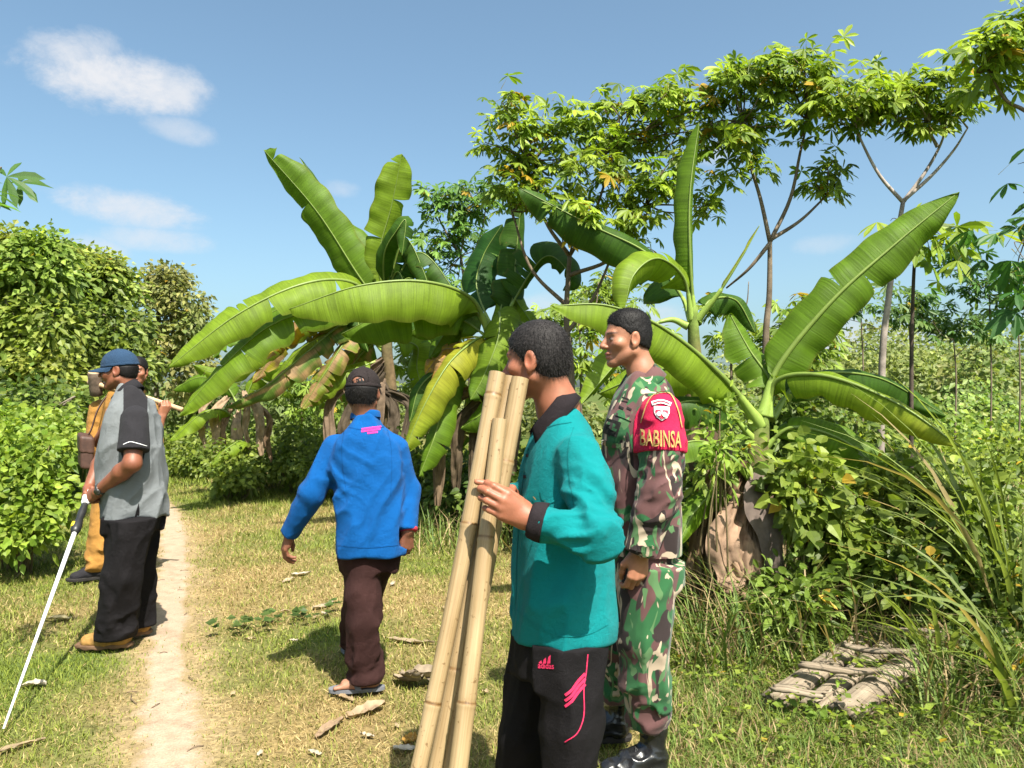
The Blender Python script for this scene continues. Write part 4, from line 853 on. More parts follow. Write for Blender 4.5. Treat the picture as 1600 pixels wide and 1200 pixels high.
def ground_cover():
    """small-leaved weeds hugging the ground on the right, past counting"""
    r = np.random.default_rng(31); mb = MB(); n = 15000
    y = np.sqrt(r.random(n) * (9.5 ** 2 - 1.9 ** 2) + 1.9 ** 2); x = .02 * y + r.random(n) * .80 * y
    edge = np.interp(y, [1.9, 2.6, 3.2, 4.0, 5.2, 7.0, 9.5], [.75, .75, .72, .80, .45, .05, -.7])      # where the weeds begin
    k = (x > edge + .30 * (fbm2(x * 2, y * 2, 4.) - .5)) & (r.random(n) < .35 + .9 * fbm2(x * 2.2, y * 2.2, 9.)) & (r.random(n) < np.where(y > 5.5, .6, 1))
    x, y = x[k], y[k]; n = len(x); hgt = (.02 + .10 * r.random(n) ** 1.5) * (.5 + 1.0 * sstep(.0, .7, x - np.interp(y, [1.9, 5.2, 9.5], [.7, .6, -.5])))
    base = np.stack([x, y, gh(x, y) + hgt], 1); th = r.random(n) * 6.283
    for q in range(3):
        a = th + q * 2.1 + r.normal(0, .3, n); D = np.stack([np.cos(a), np.sin(a), .15 + .5 * r.random(n)], 1); ls = .016 + .030 * r.random(n) ** 1.5
        leaflets(mb, base + r.normal(0, .008, (n, 3)), D, rand_dirs(r, n, 2.5), ls, ls * .42, leaf_colour(r, n, (.075, .12, .014), (.21, .26, .035), .02), droop=.2)
    V = np.stack([base - [.0015, 0, 0] - np.stack([0 * x, 0 * x, hgt + .01], 1), base + [.0015, 0, 0] - np.stack([0 * x, 0 * x, hgt + .01], 1), base], 1).reshape(-1, 3)
    mb.add(V, None, np.arange(3 * n).reshape(-1, 3), np.tile((.09, .12, .02), (3 * n, 1)))
    o = mb.build('ground_weeds', M_leaf, None, smooth=False); tag(o, 'carpet of small leafy weeds on the right-hand ground', 'weeds', kind='stuff')
ground_cover()
def thicket_grass():
    """wild grass and dead stems all through the right-hand thicket, past counting"""
    r = np.random.default_rng(41); mb = MB()
    def put(n, x0, x1, Y0, Y1, h0, h1, w, dryp):
        Y = r.uniform(Y0, Y1, n); x = (r.uniform(x0, x1, n) - 800) * Y / F; th = r.random(n) * 6.283; ln = np.abs(r.normal(0, .35, n))
        D = np.stack([np.cos(th) * np.sin(ln), np.sin(th) * np.sin(ln), np.cos(ln)], 1); Nb = np.stack([np.cos(th), np.sin(th), np.zeros(n)], 1)
        V, T, k = blade_mesh(np.stack([x, Y, gh(x, Y)], 1), D, Nb, r.uniform(h0, h1, n), w * (.6 + .8 * r.random(n)), .2 + .8 * r.random(n), True)
        dry = (r.random(n) < dryp)[:, None]; v = r.random((n, 1)); C = np.where(dry, np.array((.18, .12, .06)) * (1 - v) + np.array((.40, .31, .16)) * v, np.array((.06, .11, .018)) * (1 - v) + np.array((.19, .25, .05)) * v)
        mb.add(V, None, T, np.repeat(C, k, 0))
    put(2600, 1080, 1640, 3.9, 5.6, .25, .75, .0045, .3); put(2200, 1200, 1640, 5.6, 9, .25, .8, .006, .35); put(1400, 1440, 1640, 3.2, 4.2, .12, .5, .004, .35)
    put(1500, 1060, 1330, 3.9, 4.8, .06, .22, .0035, .25); put(9000, 1040, 1450, 2.6, 3.9, .03, .13, .0024, .28); put(5000, 1400, 1640, 2.6, 3.6, .04, .18, .0026, .3); put(2500, 1250, 1640, 9, 14, .2, .7, .009, .55); put(1500, 560, 960, 7.0, 9.5, .15, .5, .005, .3)
    o = mb.build('thicket_grass', M_grass, None, smooth=False); tag(o, 'wild grass and dead stems tangled through the thicket', 'grass', kind='stuff')
thicket_grass()
def far_scrub():
    """the wooded rise and the scrub far behind, one mass"""
    r = np.random.default_rng(77); mb = MB()
    def clump(n, x0, x1, y0, y1, hfun, ls, ca, cb):
        x = r.uniform(x0, x1, n); y = r.uniform(y0, y1, n)
        h = hfun(x, y); z = gh(x, y) + h * r.random(n) ** .8
        at = np.stack([x, y, z], 1)
        cc = leaf_colour(r, n, ca, cb) * (.65 + .7 * fbm2(x * .9 + z * .7, y * .9, 2.))[:, None]
        leaflets(mb, at, rand_dirs(r, n), rand_dirs(r, n, 1.0) + np.array([.25, -1.0, .3]), ls * (.6 + .8 * r.random(n)), ls * .4, cc, droop=.3)
    hf = lambda a, b, s: (lambda x, y: a + b * fbm2(x * .35 + s, y * .35, s) ** 1.5 * 2)
    def bushes(nb, n, x0, x1, y0, y1, r0, r1, ls, ca, cb):
        for q in range(nb):
            x, y = r.uniform(x0, x1), r.uniform(y0, y1); R_ = r.uniform(r0, r1); c = np.array([x, y, float(gh(x, y)) + R_ * .6]); rad = np.array([R_ * r.uniform(.8, 1.4), R_, R_ * r.uniform(.7, 1.3)])
            at, d = ell_pts(r, n, c, rad, .5); t_ = r.random(); cc = leaf_colour(r, n, ca, cb) * (.7 + .6 * t_) * np.array((1 + .25 * (r.random() - .5), 1, 1))
            leaflets(mb, at, d + .6 * r.standard_normal((n, 3)), rand_dirs(r, n, 1.0) + np.array([.25, -1.0, .3]), ls * (.6 + .8 * r.random(n)), ls * .38, cc, droop=.3)
    bushes(60, 420, 7, 36, 24, 46, .7, 2.0, .24, (.09, .125, .03), (.22, .25, .08))
    bushes(26, 380, -8, 9, 26, 36, .5, 1.4, .24, (.09, .125, .035), (.20, .23, .08))
    bushes(34, 330, 4.0, 14, 14, 22, .35, 1.0, .15, (.08, .13, .022), (.20, .255, .06))
    bushes(30, 420, 3.6, 9.5, 10, 15, .35, .85, .13, (.07, .12, .018), (.21, .27, .045))
    clump(9000, 6, 40, 24, 48, hf(.2, .7, 1.), .26, (.09, .12, .03), (.20, .23, .075))
    clump(5000, 2.0, 14, 13.5, 20, hf(.05, .35, 5.), .14, (.08, .12, .02), (.20, .24, .06))
    clump(10000, -30, -6, 25, 34, hf(.6, 2.0, 7.), .30, (.05, .09, .02), (.13, .17, .04))
    o = mb.build('far_scrub', M_leaf, None, smooth=False); tag(o, 'far green scrub covering the rise and the distance', 'scrub', kind='stuff')
far_scrub()
# ---- old planks, litter, creeper ---------------------------------------------------------------------------
M_oldwood = None
def old_wood():
    m, nt, N, L = new_mat('weathered_wood'); b = principled(N, L, .85, .25)
    a = N.new('ShaderNodeAttribute'); a.attribute_name = 'UVc'
    n1 = noise_node(N, L, 1.0, 6, vec=a.outputs['Vector'], stretch=(1.5, 45, 45), rough=.65); n2 = noise_node(N, L, 7, 5)
    c = mixc(N, L, 1, ramp(N, L, n1.outputs[0], [(.28, (.085, .062, .042)), (.5, (.22, .175, .125)), (.75, (.33, .275, .20))]), ramp(N, L, n2.outputs[0], [(.3, .7), (.65, 1.1)]), 'MULTIPLY')
    L.new(c, b.inputs['Base Color']); bump(N, L, b, n1.outputs[0], .6, .006); return m
def board(parent, name, a, b, w, th, mat, seed, arch=0.0, up=(0, 0, 1)):
    a = np.asarray(a, float); b = np.asarray(b, float); d = nrm(b - a); s = nrm(np.cross(d, up)); u = np.cross(s, d); L_ = np.linalg.norm(b - a)
    r = np.random.default_rng(seed); nu = 16; prof = [(-1, -.5), (-.98, .4), (-.5, .5 + arch), (0, .5 + arch * 1.35), (.5, .5 + arch), (.98, .4), (1, -.5), (0, -.5 + arch * .5)]
    V = []; U_ = []
    for i in range(nu):
        t = i / (nu - 1); c = a + d * L_ * t + u * .008 * math.sin(t * 5 + seed) + s * .006 * math.sin(t * 3.1 + seed); wv = w * (1 + .08 * math.sin(t * 9 + seed) - (.25 * r.random() if i in (0, nu - 1) else 0))
        for (x, z) in prof:
            e = (r.random() - .5) * (.05 if i in (0, nu - 1) else 0); V.append(c + s * x * wv / 2 + u * z * th + d * e + r.normal(0, .0012, 3)); U_.append((t * L_ + seed, x * w + seed, z * th))
    k = len(prof); V = np.array(V); Q = grid_faces(nu, k, True)
    n = len(V); V = np.vstack([V, V[:k].mean(0), V[-k:].mean(0)]); U_ = np.array(U_ + [U_[0], U_[-1]]); j = np.arange(k)
    T = np.vstack([np.stack([np.full(k, n), j, (j + 1) % k], 1), np.stack([np.full(k, n + 1), n - k + (j + 1) % k, n - k + j], 1)])
    return obj(name, V, [Q, T], mat, parent, True, None, U_)
def old_log(parent, a, b, r0, seed, mat, flat=.62):
    """split log: round below, worn flatter on top, ragged ends"""
    rr_ = np.random.default_rng(seed); nu, k = 26, 16; d = nrm(b - a); s_ = nrm(np.cross(d, (0, 0, 1))); u = np.cross(s_, d); L_ = np.linalg.norm(b - a); V = []; U_ = []
    for i in range(nu):
        t = i / (nu - 1); c = a + d * L_ * t + s_ * .008 * math.sin(t * 4 + seed)
        for j in range(k):
            th = 2 * math.pi * j / k; x, z = math.cos(th), math.sin(th); z = z * (flat if z > 0 else .8)
            w = r0 * (1 + .05 * math.sin(3 * th + seed) + .03 * (noise3(np.array([[t * 3, th, seed]]))[0] - .5))
            e = (rr_.random() - .5) * .10 if i in (0, nu - 1) else 0
            V.append(c + s_ * x * w + u * z * w + d * e); U_.append((t * L_ + seed, x * r0 * 1.5 + seed, z * r0 * 1.5))
    V = np.array(V); n = len(V); V = np.vstack([V, V[:k].mean(0) + d * .01, V[-k:].mean(0) - d * .01]); U_ = np.array(U_ + [U_[0], U_[-1]]); j = np.arange(k)
    T = np.vstack([np.stack([np.full(k, n), j, (j + 1) % k], 1), np.stack([np.full(k, n + 1), n - k + (j + 1) % k, n - k + j], 1)])
    return obj('split_log', V, [grid_faces(nu, k, True), T], mat, parent, True, None, U_)
def old_planks():
    m = old_wood(); b = np.array([1.75, 3.8, 0]); t = empty('wooden_footbridge', b, 'weathered wooden footbridge of split logs and crossbars half buried in weeds', 'footbridge')
    def Q_(x, y, z):
        Y = (CAMZ - z) * F / (y - YH); return np.array([(x - 800) * Y / F, Y, z])
    old_log(t, Q_(1206, 1094, .03), Q_(1392, 972, .15), .062, 1, m); old_log(t, Q_(1268, 1100, .03), Q_(1440, 972, .16), .050, 2, m)
    old_log(t, Q_(1318, 1112, .04), Q_(1505, 975, .20), .070, 3, m); old_log(t, Q_(1362, 1122, -.01), Q_(1490, 1042, .03), .045, 4, m)
    for k, (x0, y0, z0, x1, y1, z1) in enumerate(((1208, 1076, .115, 1292, 1084, .125), (1254, 1040, .145, 1378, 1050, .165), (1318, 1008, .18, 1420, 1022, .205), (1362, 977, .20, 1466, 991, .24))):
        board(t, 'crossbar', Q_(x0, y0, z0), Q_(x1, y1, z1), .050, .020, m, 7 + k)
old_planks()
def dead_leaf(label, at, ln, w, rot, seed, col=(.40, .29, .18), group=None, curl=.35):
    r = np.random.default_rng(seed); c, s = math.cos(rot), math.sin(rot); nu, nv = 12, 7; V = []
    for i in range(nu):
        t = i / (nu - 1); wd = w * math.sin(math.pi * min(1, t * .93 + .05)) ** .7
        for j in range(nv):
            v = j / (nv - 1) * 2 - 1; x = (t - .5) * ln; y = v * wd / 2 * (1 + .25 * (r.random() - .5)); z = .012 + curl * w * (v * v * .5 + .35 * math.sin(t * 4 + seed)) + .012 * r.random()
            V.append((at[0] + x * c - y * s, at[1] + x * s + y * c, max(.004, z) + float(gh(at[0], at[1]))))
    V = np.array(V); cc = np.array(col) * .68 * (.65 + .6 * noise3(V * 45 + seed))[:, None]
    o = obj('dry_leaf', V, grid_faces(nu, nv), M_dry, None, True, cc, None, (at[0], at[1], 0)); tag(o, label, 'dry leaf', group); return o
def litter():
    for k, (x, y, ln, w, rot, col, lb) in enumerate([
            (572, 1108, .19, .09, .6, (.42, .30, .19), 'dry leaf with a curled edge just below the sandal of the man in blue'), (516, 1134, .20, .05, 1.2, (.36, .25, .16), 'narrow dry leaf left below the feet of the man in blue'),
            (540, 1088, .12, .03, -.5, (.40, .29, .17), 'slender dry leaf by the toes of the man in blue'), (632, 1165, .09, .05, .3, (.62, .55, .46), 'whitish scrap of dry leaf left of the bamboo feet'),
            (640, 1150, .10, .06, 1.4, (.50, .27, .06), 'orange brown leaf left of the bamboo feet'), (470, 895, .16, .07, .2, (.52, .44, .34), 'pale dry leaf beyond the vine near the path'),
            (450, 905, .10, .05, .9, (.48, .38, .26), 'small pale dry leaf left of the vine'), (52, 1070, .12, .07, .1, (.60, .52, .42), 'pale scrap of leaf beside the shadow of the stick'), (25, 1168, .22, .03, .9, (.40, .30, .18), 'dry twig like leaf at the lower left corner'),
            (95, 965, .14, .07, .5, (.55, .46, .26), 'pale leaf at the elbow of the stick\'s shadow'), (640, 1000, .30, .05, -.2, (.40, .31, .2), 'long dry leaf stalk right of the legs of the man in blue'), (505, 945, .18, .06, .9, (.45, .36, .25), 'dry leaf standing in the creeping vine')]):
        g = PG(x, y); dead_leaf(lb, g, ln, w, rot, 300 + k, col)
    # crumpled heap of pale dead banana leaf
    c = PG(660, 1066); r = np.random.default_rng(44)
    for k in range(8):
        o = c + np.array([r.normal(0, .075), r.normal(0, .05), 0]); q_ = dead_leaf('crumpled pale dead leaves heaped between the man in blue and the bamboo poles', o, .12 + .10 * r.random(), .07 + .05 * r.random(), r.random() * 6.28, 410 + k, (.33, .26, .185), 'heap of crumpled dead leaves', curl=.28)
        q_.location.z += .02 * (k % 4); q_.rotation_euler = (r.normal(0, .4), r.normal(0, .4), 0)
    for k in range(26):
        r = np.random.default_rng(500 + k); x = r.uniform(330, 760) if k < 18 else r.uniform(930, 1300); y = r.uniform(880, 1190); g = PG(x, y)
        dead_leaf('small scrap of dry leaf scattered on the grass', g, .03 + .05 * r.random(), .015 + .02 * r.random(), r.random() * 6.28, 520 + k, (.45, .34, .2) if k % 3 else (.55, .47, .36), 'scraps of dry leaf scattered on the grass')
    for k in range(11):     # twigs and pebbles on the path
        r = np.random.default_rng(600 + k); y = r.uniform(2.6, 7.5); x = float(np.interp(y, PATHC[:, 1], PATHC[:, 0])) + r.uniform(-.16, .16); z = float(gh(x, y)) + .008
        a = r.random() * 6.28; ln = .02 + .06 * r.random() ** 2; C = np.array([(x - math.cos(a) * ln, y - math.sin(a) * ln, z), (x, y, z + .006), (x + math.cos(a + .4) * ln, y + math.sin(a + .4) * ln, z)])
        V, Q, T = tube(cr(C, 6), .0022, 5); o = obj('twig', V, [Q, T], M_bark, None, True, np.tile((.13, .09, .06), (len(V), 1)), None, (x, y, 0)); tag(o, 'thin dark twig lying on the bare earth path', 'twig', 'twigs lying on the path')
litter()
def vine():
    r = np.random.default_rng(9); t = empty('creeping_vine', PG(450, 968), 'creeping vine with dark heart-shaped leaves on the grass left of the man in blue', 'vine'); mb = MB(); sm = MB()
    pts = [PG(360, 990), PG(400, 978), PG(450, 968), PG(500, 962), PG(545, 958)]; C = cr(pts, 40); C[:, 2] = gh(C[:, 0], C[:, 1]) + .03 + .015 * np.sin(np.arange(40)); branch_tubes(sm, C, .004, .002, 40, 5, (.10, .12, .03)); sm.build('runner', M_bark, t)
    for k in range(30):
        i = r.integers(0, 40); at = C[i] + np.array([r.normal(0, .06), r.normal(0, .08), .02 + .05 * r.random()]); n = 2; a = r.random() * 6.283
        D = np.array([[math.cos(a + e), math.sin(a + e), .1] for e in (-.35, .35)]); ls = .042 + .035 * r.random()
        leaflets(mb, np.array([at, at]), D, np.array([[0, -.4, 1.], [0, -.4, 1.]]) + .2 * r.standard_normal((2, 3)), np.full(2, ls), np.full(2, ls * .45), leaf_colour(r, 2, (.035, .065, .014), (.085, .125, .03)), droop=.15)
    mb.build('foliage', M_leaf, t, smooth=False)
vine()
# ================================================================== figures: smooth implicit surfaces, meshed
def rc(a, b, ra, rb):
    a = np.asarray(a, float); b = np.asarray(b, float); ba = b - a; L2 = ba @ ba + 1e-12
    def f(p):
        q = p - a; t = np.clip(q @ ba / L2, 0, 1)
        return np.linalg.norm(q - t[:, None] * ba, axis=1) - (ra + (rb - ra) * t)
    return f
def ell(c, r, R=None):
    c = np.asarray(c, float); r = np.asarray(r, float)
    def f(p):
        q = p - c
        if R is not None: q = q @ R
        k0 = np.linalg.norm(q / r, axis=1); k1 = np.linalg.norm(q / r ** 2, axis=1) + 1e-9
        return k0 * (k0 - 1) / k1
    return f
def half(n, c):
    n = nrm(n); c = np.asarray(c, float)
    return lambda p: (p - c) @ n          # keeps the side opposite to n
def smin(a, b, k):
    h = np.maximum(k - np.abs(a - b), 0) / k; return np.minimum(a, b) - h * h * k * .25
def smax(a, b, k): return -smin(-a, -b, k)
def U(fs, k=0.02):
    def f(p):
        d = fs[0](p)
        for g in fs[1:]: d = smin(d, g(p), k)
        return d
    return f
def chain(pts, rs, k=0.02): return U([rc(pts[i], pts[i + 1], rs[i], rs[i + 1]) for i in range(len(pts) - 1)], k)
def loft(st, fwd, n=2.3):
    """st rows: z, x, y, half side width, half depth"""
    st = np.asarray(sorted(st, key=lambda r: r[0]), float); D = cr(st, 80)
    fw = nrm([fwd[0], fwd[1], 0]); lf = np.array([-fw[1], fw[0], 0])
    def f(p):
        z = p[:, 2]; zz = D[:, 0]
        X = np.interp(z, zz, D[:, 1]); Yc = np.interp(z, zz, D[:, 2]); a = np.interp(z, zz, D[:, 3]); b = np.interp(z, zz, D[:, 4])
        dx = p[:, 0] - X; dy = p[:, 1] - Yc
        u = np.abs(dx * lf[0] + dy * lf[1]) / a; v = np.abs(dx * fw[0] + dy * fw[1]) / b
        q = (u ** n + v ** n) ** (1 / n)
        d = (q - 1) * np.minimum(a, b) * 0.92
        return smax(smax(d, z - zz[-1], 0.03), zz[0] - z, 0.012)
    return f
def surfnet(f, lo, hi, h):
    lo = np.asarray(lo, float) - 2 * h; hi = np.asarray(hi, float) + 2 * h
    nc = np.ceil((hi - lo) / (4 * h)).astype(int) + 1; n = nc * 4
    g = np.stack(np.meshgrid(*[np.arange(k) for k in nc], indexing='ij'), -1).reshape(-1, 3)
    cc = lo + (g * 4 + 1.5) * h
    dc = f(cc)
    D = np.repeat(np.repeat(np.repeat(dc.reshape(nc), 4, 0), 4, 1), 4, 2).astype(np.float32)
    act = g[np.abs(dc) < 4 * h * 1.35 + 0.012]
    o = np.stack(np.meshgrid(np.arange(4), np.arange(4), np.arange(4), indexing='ij'), -1).reshape(-1, 3)
    for s in range(0, len(act), 6000):
        idx = (act[s:s + 6000, None] * 4 + o[None]).reshape(-1, 3)
        D[idx[:, 0], idx[:, 1], idx[:, 2]] = f(lo + idx * h)
    S = D < 0
    cnt = np.zeros(np.array(S.shape) - 1, np.int8)
    for di in (0, 1):
        for dj in (0, 1):
            for dk in (0, 1):
                cnt += S[di:S.shape[0] - 1 + di, dj:S.shape[1] - 1 + dj, dk:S.shape[2] - 1 + dk]
    cells = np.argwhere((cnt > 0) & (cnt < 8))
    if len(cells) == 0: return np.zeros((0, 3)), np.zeros((0, 4), int)
    idm = np.full(cnt.shape, -1, np.int32); idm[tuple(cells.T)] = np.arange(len(cells))
    acc = np.zeros((len(cells), 3)); w = np.zeros(len(cells))
    cor = [(i, j, k) for i in (0, 1) for j in (0, 1) for k in (0, 1)]
    val = {c: D[cells[:, 0] + c[0], cells[:, 1] + c[1], cells[:, 2] + c[2]] for c in cor}
    for a in cor:
        for ax in range(3):
            if a[ax] == 0:
                b = tuple(1 if q == ax else a[q] for q in range(3))
                va, vb = val[a], val[b]; m = (va < 0) != (vb < 0)
                t = np.where(m, va / np.where(m, va - vb, 1), 0)
                pt = np.array(a, float)[None] + t[:, None] * (np.array(b, float) - np.array(a, float))[None]
                acc += np.where(m[:, None], pt, 0); w += m
    V = lo + (cells + acc / w[:, None]) * h
    Q = []
    for ax in range(3):
        sl0 = [slice(None)] * 3; sl1 = [slice(None)] * 3
        sl0[ax] = slice(0, -1); sl1[ax] = slice(1, None)
        A, B = S[tuple(sl0)], S[tuple(sl1)]
        e = np.argwhere(A != B); u, v = [q for q in range(3) if q != ax]
        if len(e) == 0: continue
        lim = np.array(cnt.shape)
        ok = (e[:, u] > 0) & (e[:, v] > 0) & (e[:, u] < lim[u]) & (e[:, v] < lim[v]); e = e[ok]
        flip = A[tuple(e.T)]
        def cell(du, dv):
            c = e.copy(); c[:, u] += du; c[:, v] += dv; return idm[tuple(c.T)]
        q = np.stack([cell(-1, -1), cell(0, -1), cell(0, 0), cell(-1, 0)], 1)
        if ax == 1: flip = ~flip
        q = np.where(flip[:, None], q, q[:, ::-1]); Q.append(q)
    Q = np.vstack(Q); Q = Q[(Q >= 0).all(1)]
    return V, Q
def relax(V, Q, it=1, lam=0.5):
    V = V.copy()
    e = np.vstack([Q[:, [0, 1]], Q[:, [1, 2]], Q[:, [2, 3]], Q[:, [3, 0]]])
    deg = np.bincount(e[:, 0], minlength=len(V)) + np.bincount(e[:, 1], minlength=len(V)) + 1e-9
    for _ in range(it):
        s = np.zeros_like(V)
        for c in range(3):
            s[:, c] = np.bincount(e[:, 0], V[e[:, 1], c], len(V)) + np.bincount(e[:, 1], V[e[:, 0], c], len(V))
        V = V * (1 - lam) + lam * s / deg[:, None]
    return V
def frame(fwd, up=(0, 0, 1)):
    f = nrm(fwd); l = nrm(np.cross(up, f)); u = np.cross(f, l)
    return np.stack([l, f, u], 1)            # columns: left, forward, up
def folds(p, d, amp, wl, along=None, comp=0.25, seed=0.0, warp=0.5):
    """cloth folds: ridges stretched along a direction"""
    q = p
    if along is not None:
        a = nrm(along); q = p - np.outer(p @ a, a) * (1 - comp)
    q = q / wl + seed
    if warp: q = q + warp * (noise3(p / (wl * 2.2) + seed + 5)[:, None] - 0.5) * 2
    r = 1 - np.abs(2 * noise3(q) - 1); r2 = 1 - np.abs(2 * noise3(q * 1.9 + 7.3) - 1)
    return d - amp * 1.25 * (r ** 1.6 - 0.45) - amp * .55 * (r2 ** 1.6 - 0.45)
def gmask(p, c, r): return np.exp(-(((p - np.asarray(c)) / r) ** 2).sum(1))

# ---- head -----------------------------------------------------------------------------------------------
class Head:
    def __init__(s, c, fwd, up=(0, 0, 1), size=1.0, neck=None, jaw=1.0, smile=0.0, nose=1.0, nr=.056):
        s.nr = nr
        s.c = np.asarray(c, float); s.R = frame(fwd, up); s.k = size; s.jaw = jaw; s.smile = smile; s.nose = nose
        s.neck = None if neck is None else [((np.asarray(q, float) - s.c) @ s.R) / size for q in neck]
    def w(s, q): return s.c + (np.asarray(q) * s.k) @ s.R.T
    def local(s, p): return ((p - s.c) @ s.R) / s.k
    def cran(s, p, off=0.0):
        return ell((0, -.012, .034), (.0745 + off, .0945 + off, .083 + off))(p)
    def sdf(s, p):
        j = s.jaw
        q = p.copy(); q[:, 0] = np.abs(q[:, 0])
        d = s.cran(q)
        d = smin(d, ell((0, .026, -.026), (.0615, .060, .082))(q), .03)
        d = smin(d, rc((.052 * j, -.006, -.055), (.018, .056, -.094), .019, .019)(q), .025)
        d = smin(d, ell((0, .069, -.098), (.024, .019, .019))(q), .02)
        d = smin(d, ell((.046, .052, -.022), (.025, .024, .020))(q), .022)
        d = smin(d, rc((.006, .078, .021), (.040, .069, .022), .0115, .010)(q), .014)
        so = ell((.034, .100, -.001), (.021, .022, .014))(q)
        d = smax(d, -so, .016)
        d = smin(d, ell((.0325, .069, -.001), (.0155, .0145, .0115))(q), .003)
        ns = s.nose
        d = smin(d, rc((0, .084, .010), (0, .084 + .025 * ns, -.028), .0075, .0115)(q), .012)
        d = smin(d, ell((.0125, .094, -.033), (.0095, .012, .0085))(q), .007)
        d = smax(d, -ell((.007, .103, -.043), (.004, .005, .004))(q), .004)
        sm = s.smile
        d = smin(d, ell((0, .083, -.060), (.027 + .006 * sm, .0125, .0085))(q), .007)
        d = smin(d, ell((0, .081, -.0755), (.024 + .006 * sm, .0125, .0085))(q), .007)
        d = smax(d, -rc((0, .097, -.0672 - .002 * sm), (.026 + .008 * sm, .080, -.067 + .006 * sm), .0022 + .003 * sm, .0016)(q), .004)
        d = smax(d, -ell((0, .094, -.0865), (.02, .009, .006))(q), .01)
        if sm: d = smin(d, ell((.040, .062, -.040), (.020, .018, .018))(q), .018)
        # ear
        er = ell((.0765, -.014, -.006), (.0085, .021, .033), frame((.25, 1, .12)))(q)
        er = smax(er, -ell((.0865, -.008, -.004), (.008, .012, .020))(q), .006)
        er = smin(er, ell((.0745, -.004, -.036), (.006, .008, .010))(q), .006)
        d = smin(d, er, .006)
        if s.neck:
            nb = s.neck
            d2 = rc((0, -.034, -.045), nb[0], .053, s.nr)(p)
            for a in range(len(nb) - 1): d2 = smin(d2, rc(nb[a], nb[a + 1], s.nr, s.nr + .006)(p), .03)
            d2 = smin(d2, rc((.028, -.045, -.05), nb[0] + np.array([.012, .03, 0]), .02, .018)(p), .02)
            d = smin(d, d2, .028)
        return d
    def mesh(s, h=.003):
        zlo = -.13 if not s.neck else min(q[2] for q in s.neck) - .03
        xs = [0] + [q[0] for q in (s.neck or [])]; ys = [0] + [q[1] for q in (s.neck or [])]
        V, Q = surfnet(s.sdf, (min(-.1, min(xs) - .09), min(-.12, min(ys) - .09), zlo), (max(.1, max(xs) + .09), .14, .13), h)
        V = relax(V, Q, 1, .35)
        return V, Q
    def colour(s, V, base, lips=(.30, .09, .075), brow=(.012, .008, .007)):
        base = np.array(base); C = np.tile(base, (len(V), 1))
        n = noise3(V * 60); C *= (0.9 + .2 * n)[:, None]
        q = V.copy(); q[:, 0] = np.abs(q[:, 0])
        def mixin(m, c): 
            nonlocal C; C = C * (1 - m[:, None]) + m[:, None] * np.array(c)
        mixin(.35 * np.exp(-(((q - (.04, .07, -.03)) / (.025, .03, .02)) ** 2).sum(1)), base * np.array((1.15, .8, .75)))
        mixin(.4 * np.exp(-(((q - (.0, .11, -.03)) / (.018, .02, .015)) ** 2).sum(1)), base * np.array((1.15, .8, .75)))
        mixin(.5 * np.exp(-(((q - (.078, -.01, -.005)) / (.012, .02, .03)) ** 2).sum(1)), base * np.array((1.1, .72, .65)))
        # jaw stubble
        mixin(.35 * sstep(-.055, -.08, q[:, 2]) * sstep(.0, .05, q[:, 1]), base * .62)
        mixin(.55 * np.exp(-(((q - (.0, .09, -.049)) / (.022, .02, .005)) ** 2).sum(1)), base * .42)
        lm = np.exp(-(((q - (0, .09, -.0605)) / (.026, .02, .006)) ** 4).sum(1)) + np.exp(-(((q - (0, .09, -.0755)) / (.023, .02, .0065)) ** 4).sum(1))
        mixin(np.clip(lm, 0, 1) * .8, lips)
        if s.smile > .3:
            mixin(np.exp(-(((q - (0, .085, -.0675)) / (.03, .02, .0035)) ** 4).sum(1)), (.62, .58, .5))
        ln = q[:, 2] - (.0245 + .10 * (q[:, 0] - .03) * 0 - 2.2 * (q[:, 0] - .034) ** 2)
        bm = np.exp(-(ln / .0042) ** 2) * sstep(.010, .016, q[:, 0]) * sstep(.060, .050, q[:, 0]) * sstep(.04, .055, q[:, 1])
        mixin(np.clip(bm * 1.25, 0, 1) * (.55 + .45 * noise3(V * 500)), brow)
        ec = np.array((.0325, .069, -.001)); e = q - ec
        em = np.exp(-((e[:, 0] / .0145) ** 4 + ((e[:, 2] + .0005) / .0045) ** 4)) * sstep(.068, .074, q[:, 1])
        mixin(np.clip(em * 1.2, 0, 1) * .8, (.26, .22, .20))
        im = np.exp(-((e[:, 0] + .001) ** 2 + (e[:, 2]) ** 2) / .0060 ** 2 * 1.0) * sstep(.072, .076, q[:, 1])
        mixin(np.clip(im * 1.8, 0, 1), (.012, .008, .006))
        lash = np.exp(-((e[:, 2] - .0045) / .0018) ** 2) * sstep(.017, .013, np.abs(e[:, 0])) * sstep(.062, .07, q[:, 1])
        mixin(np.clip(lash * 1.4, 0, 1) * .9, (.012, .008, .007))
        return C
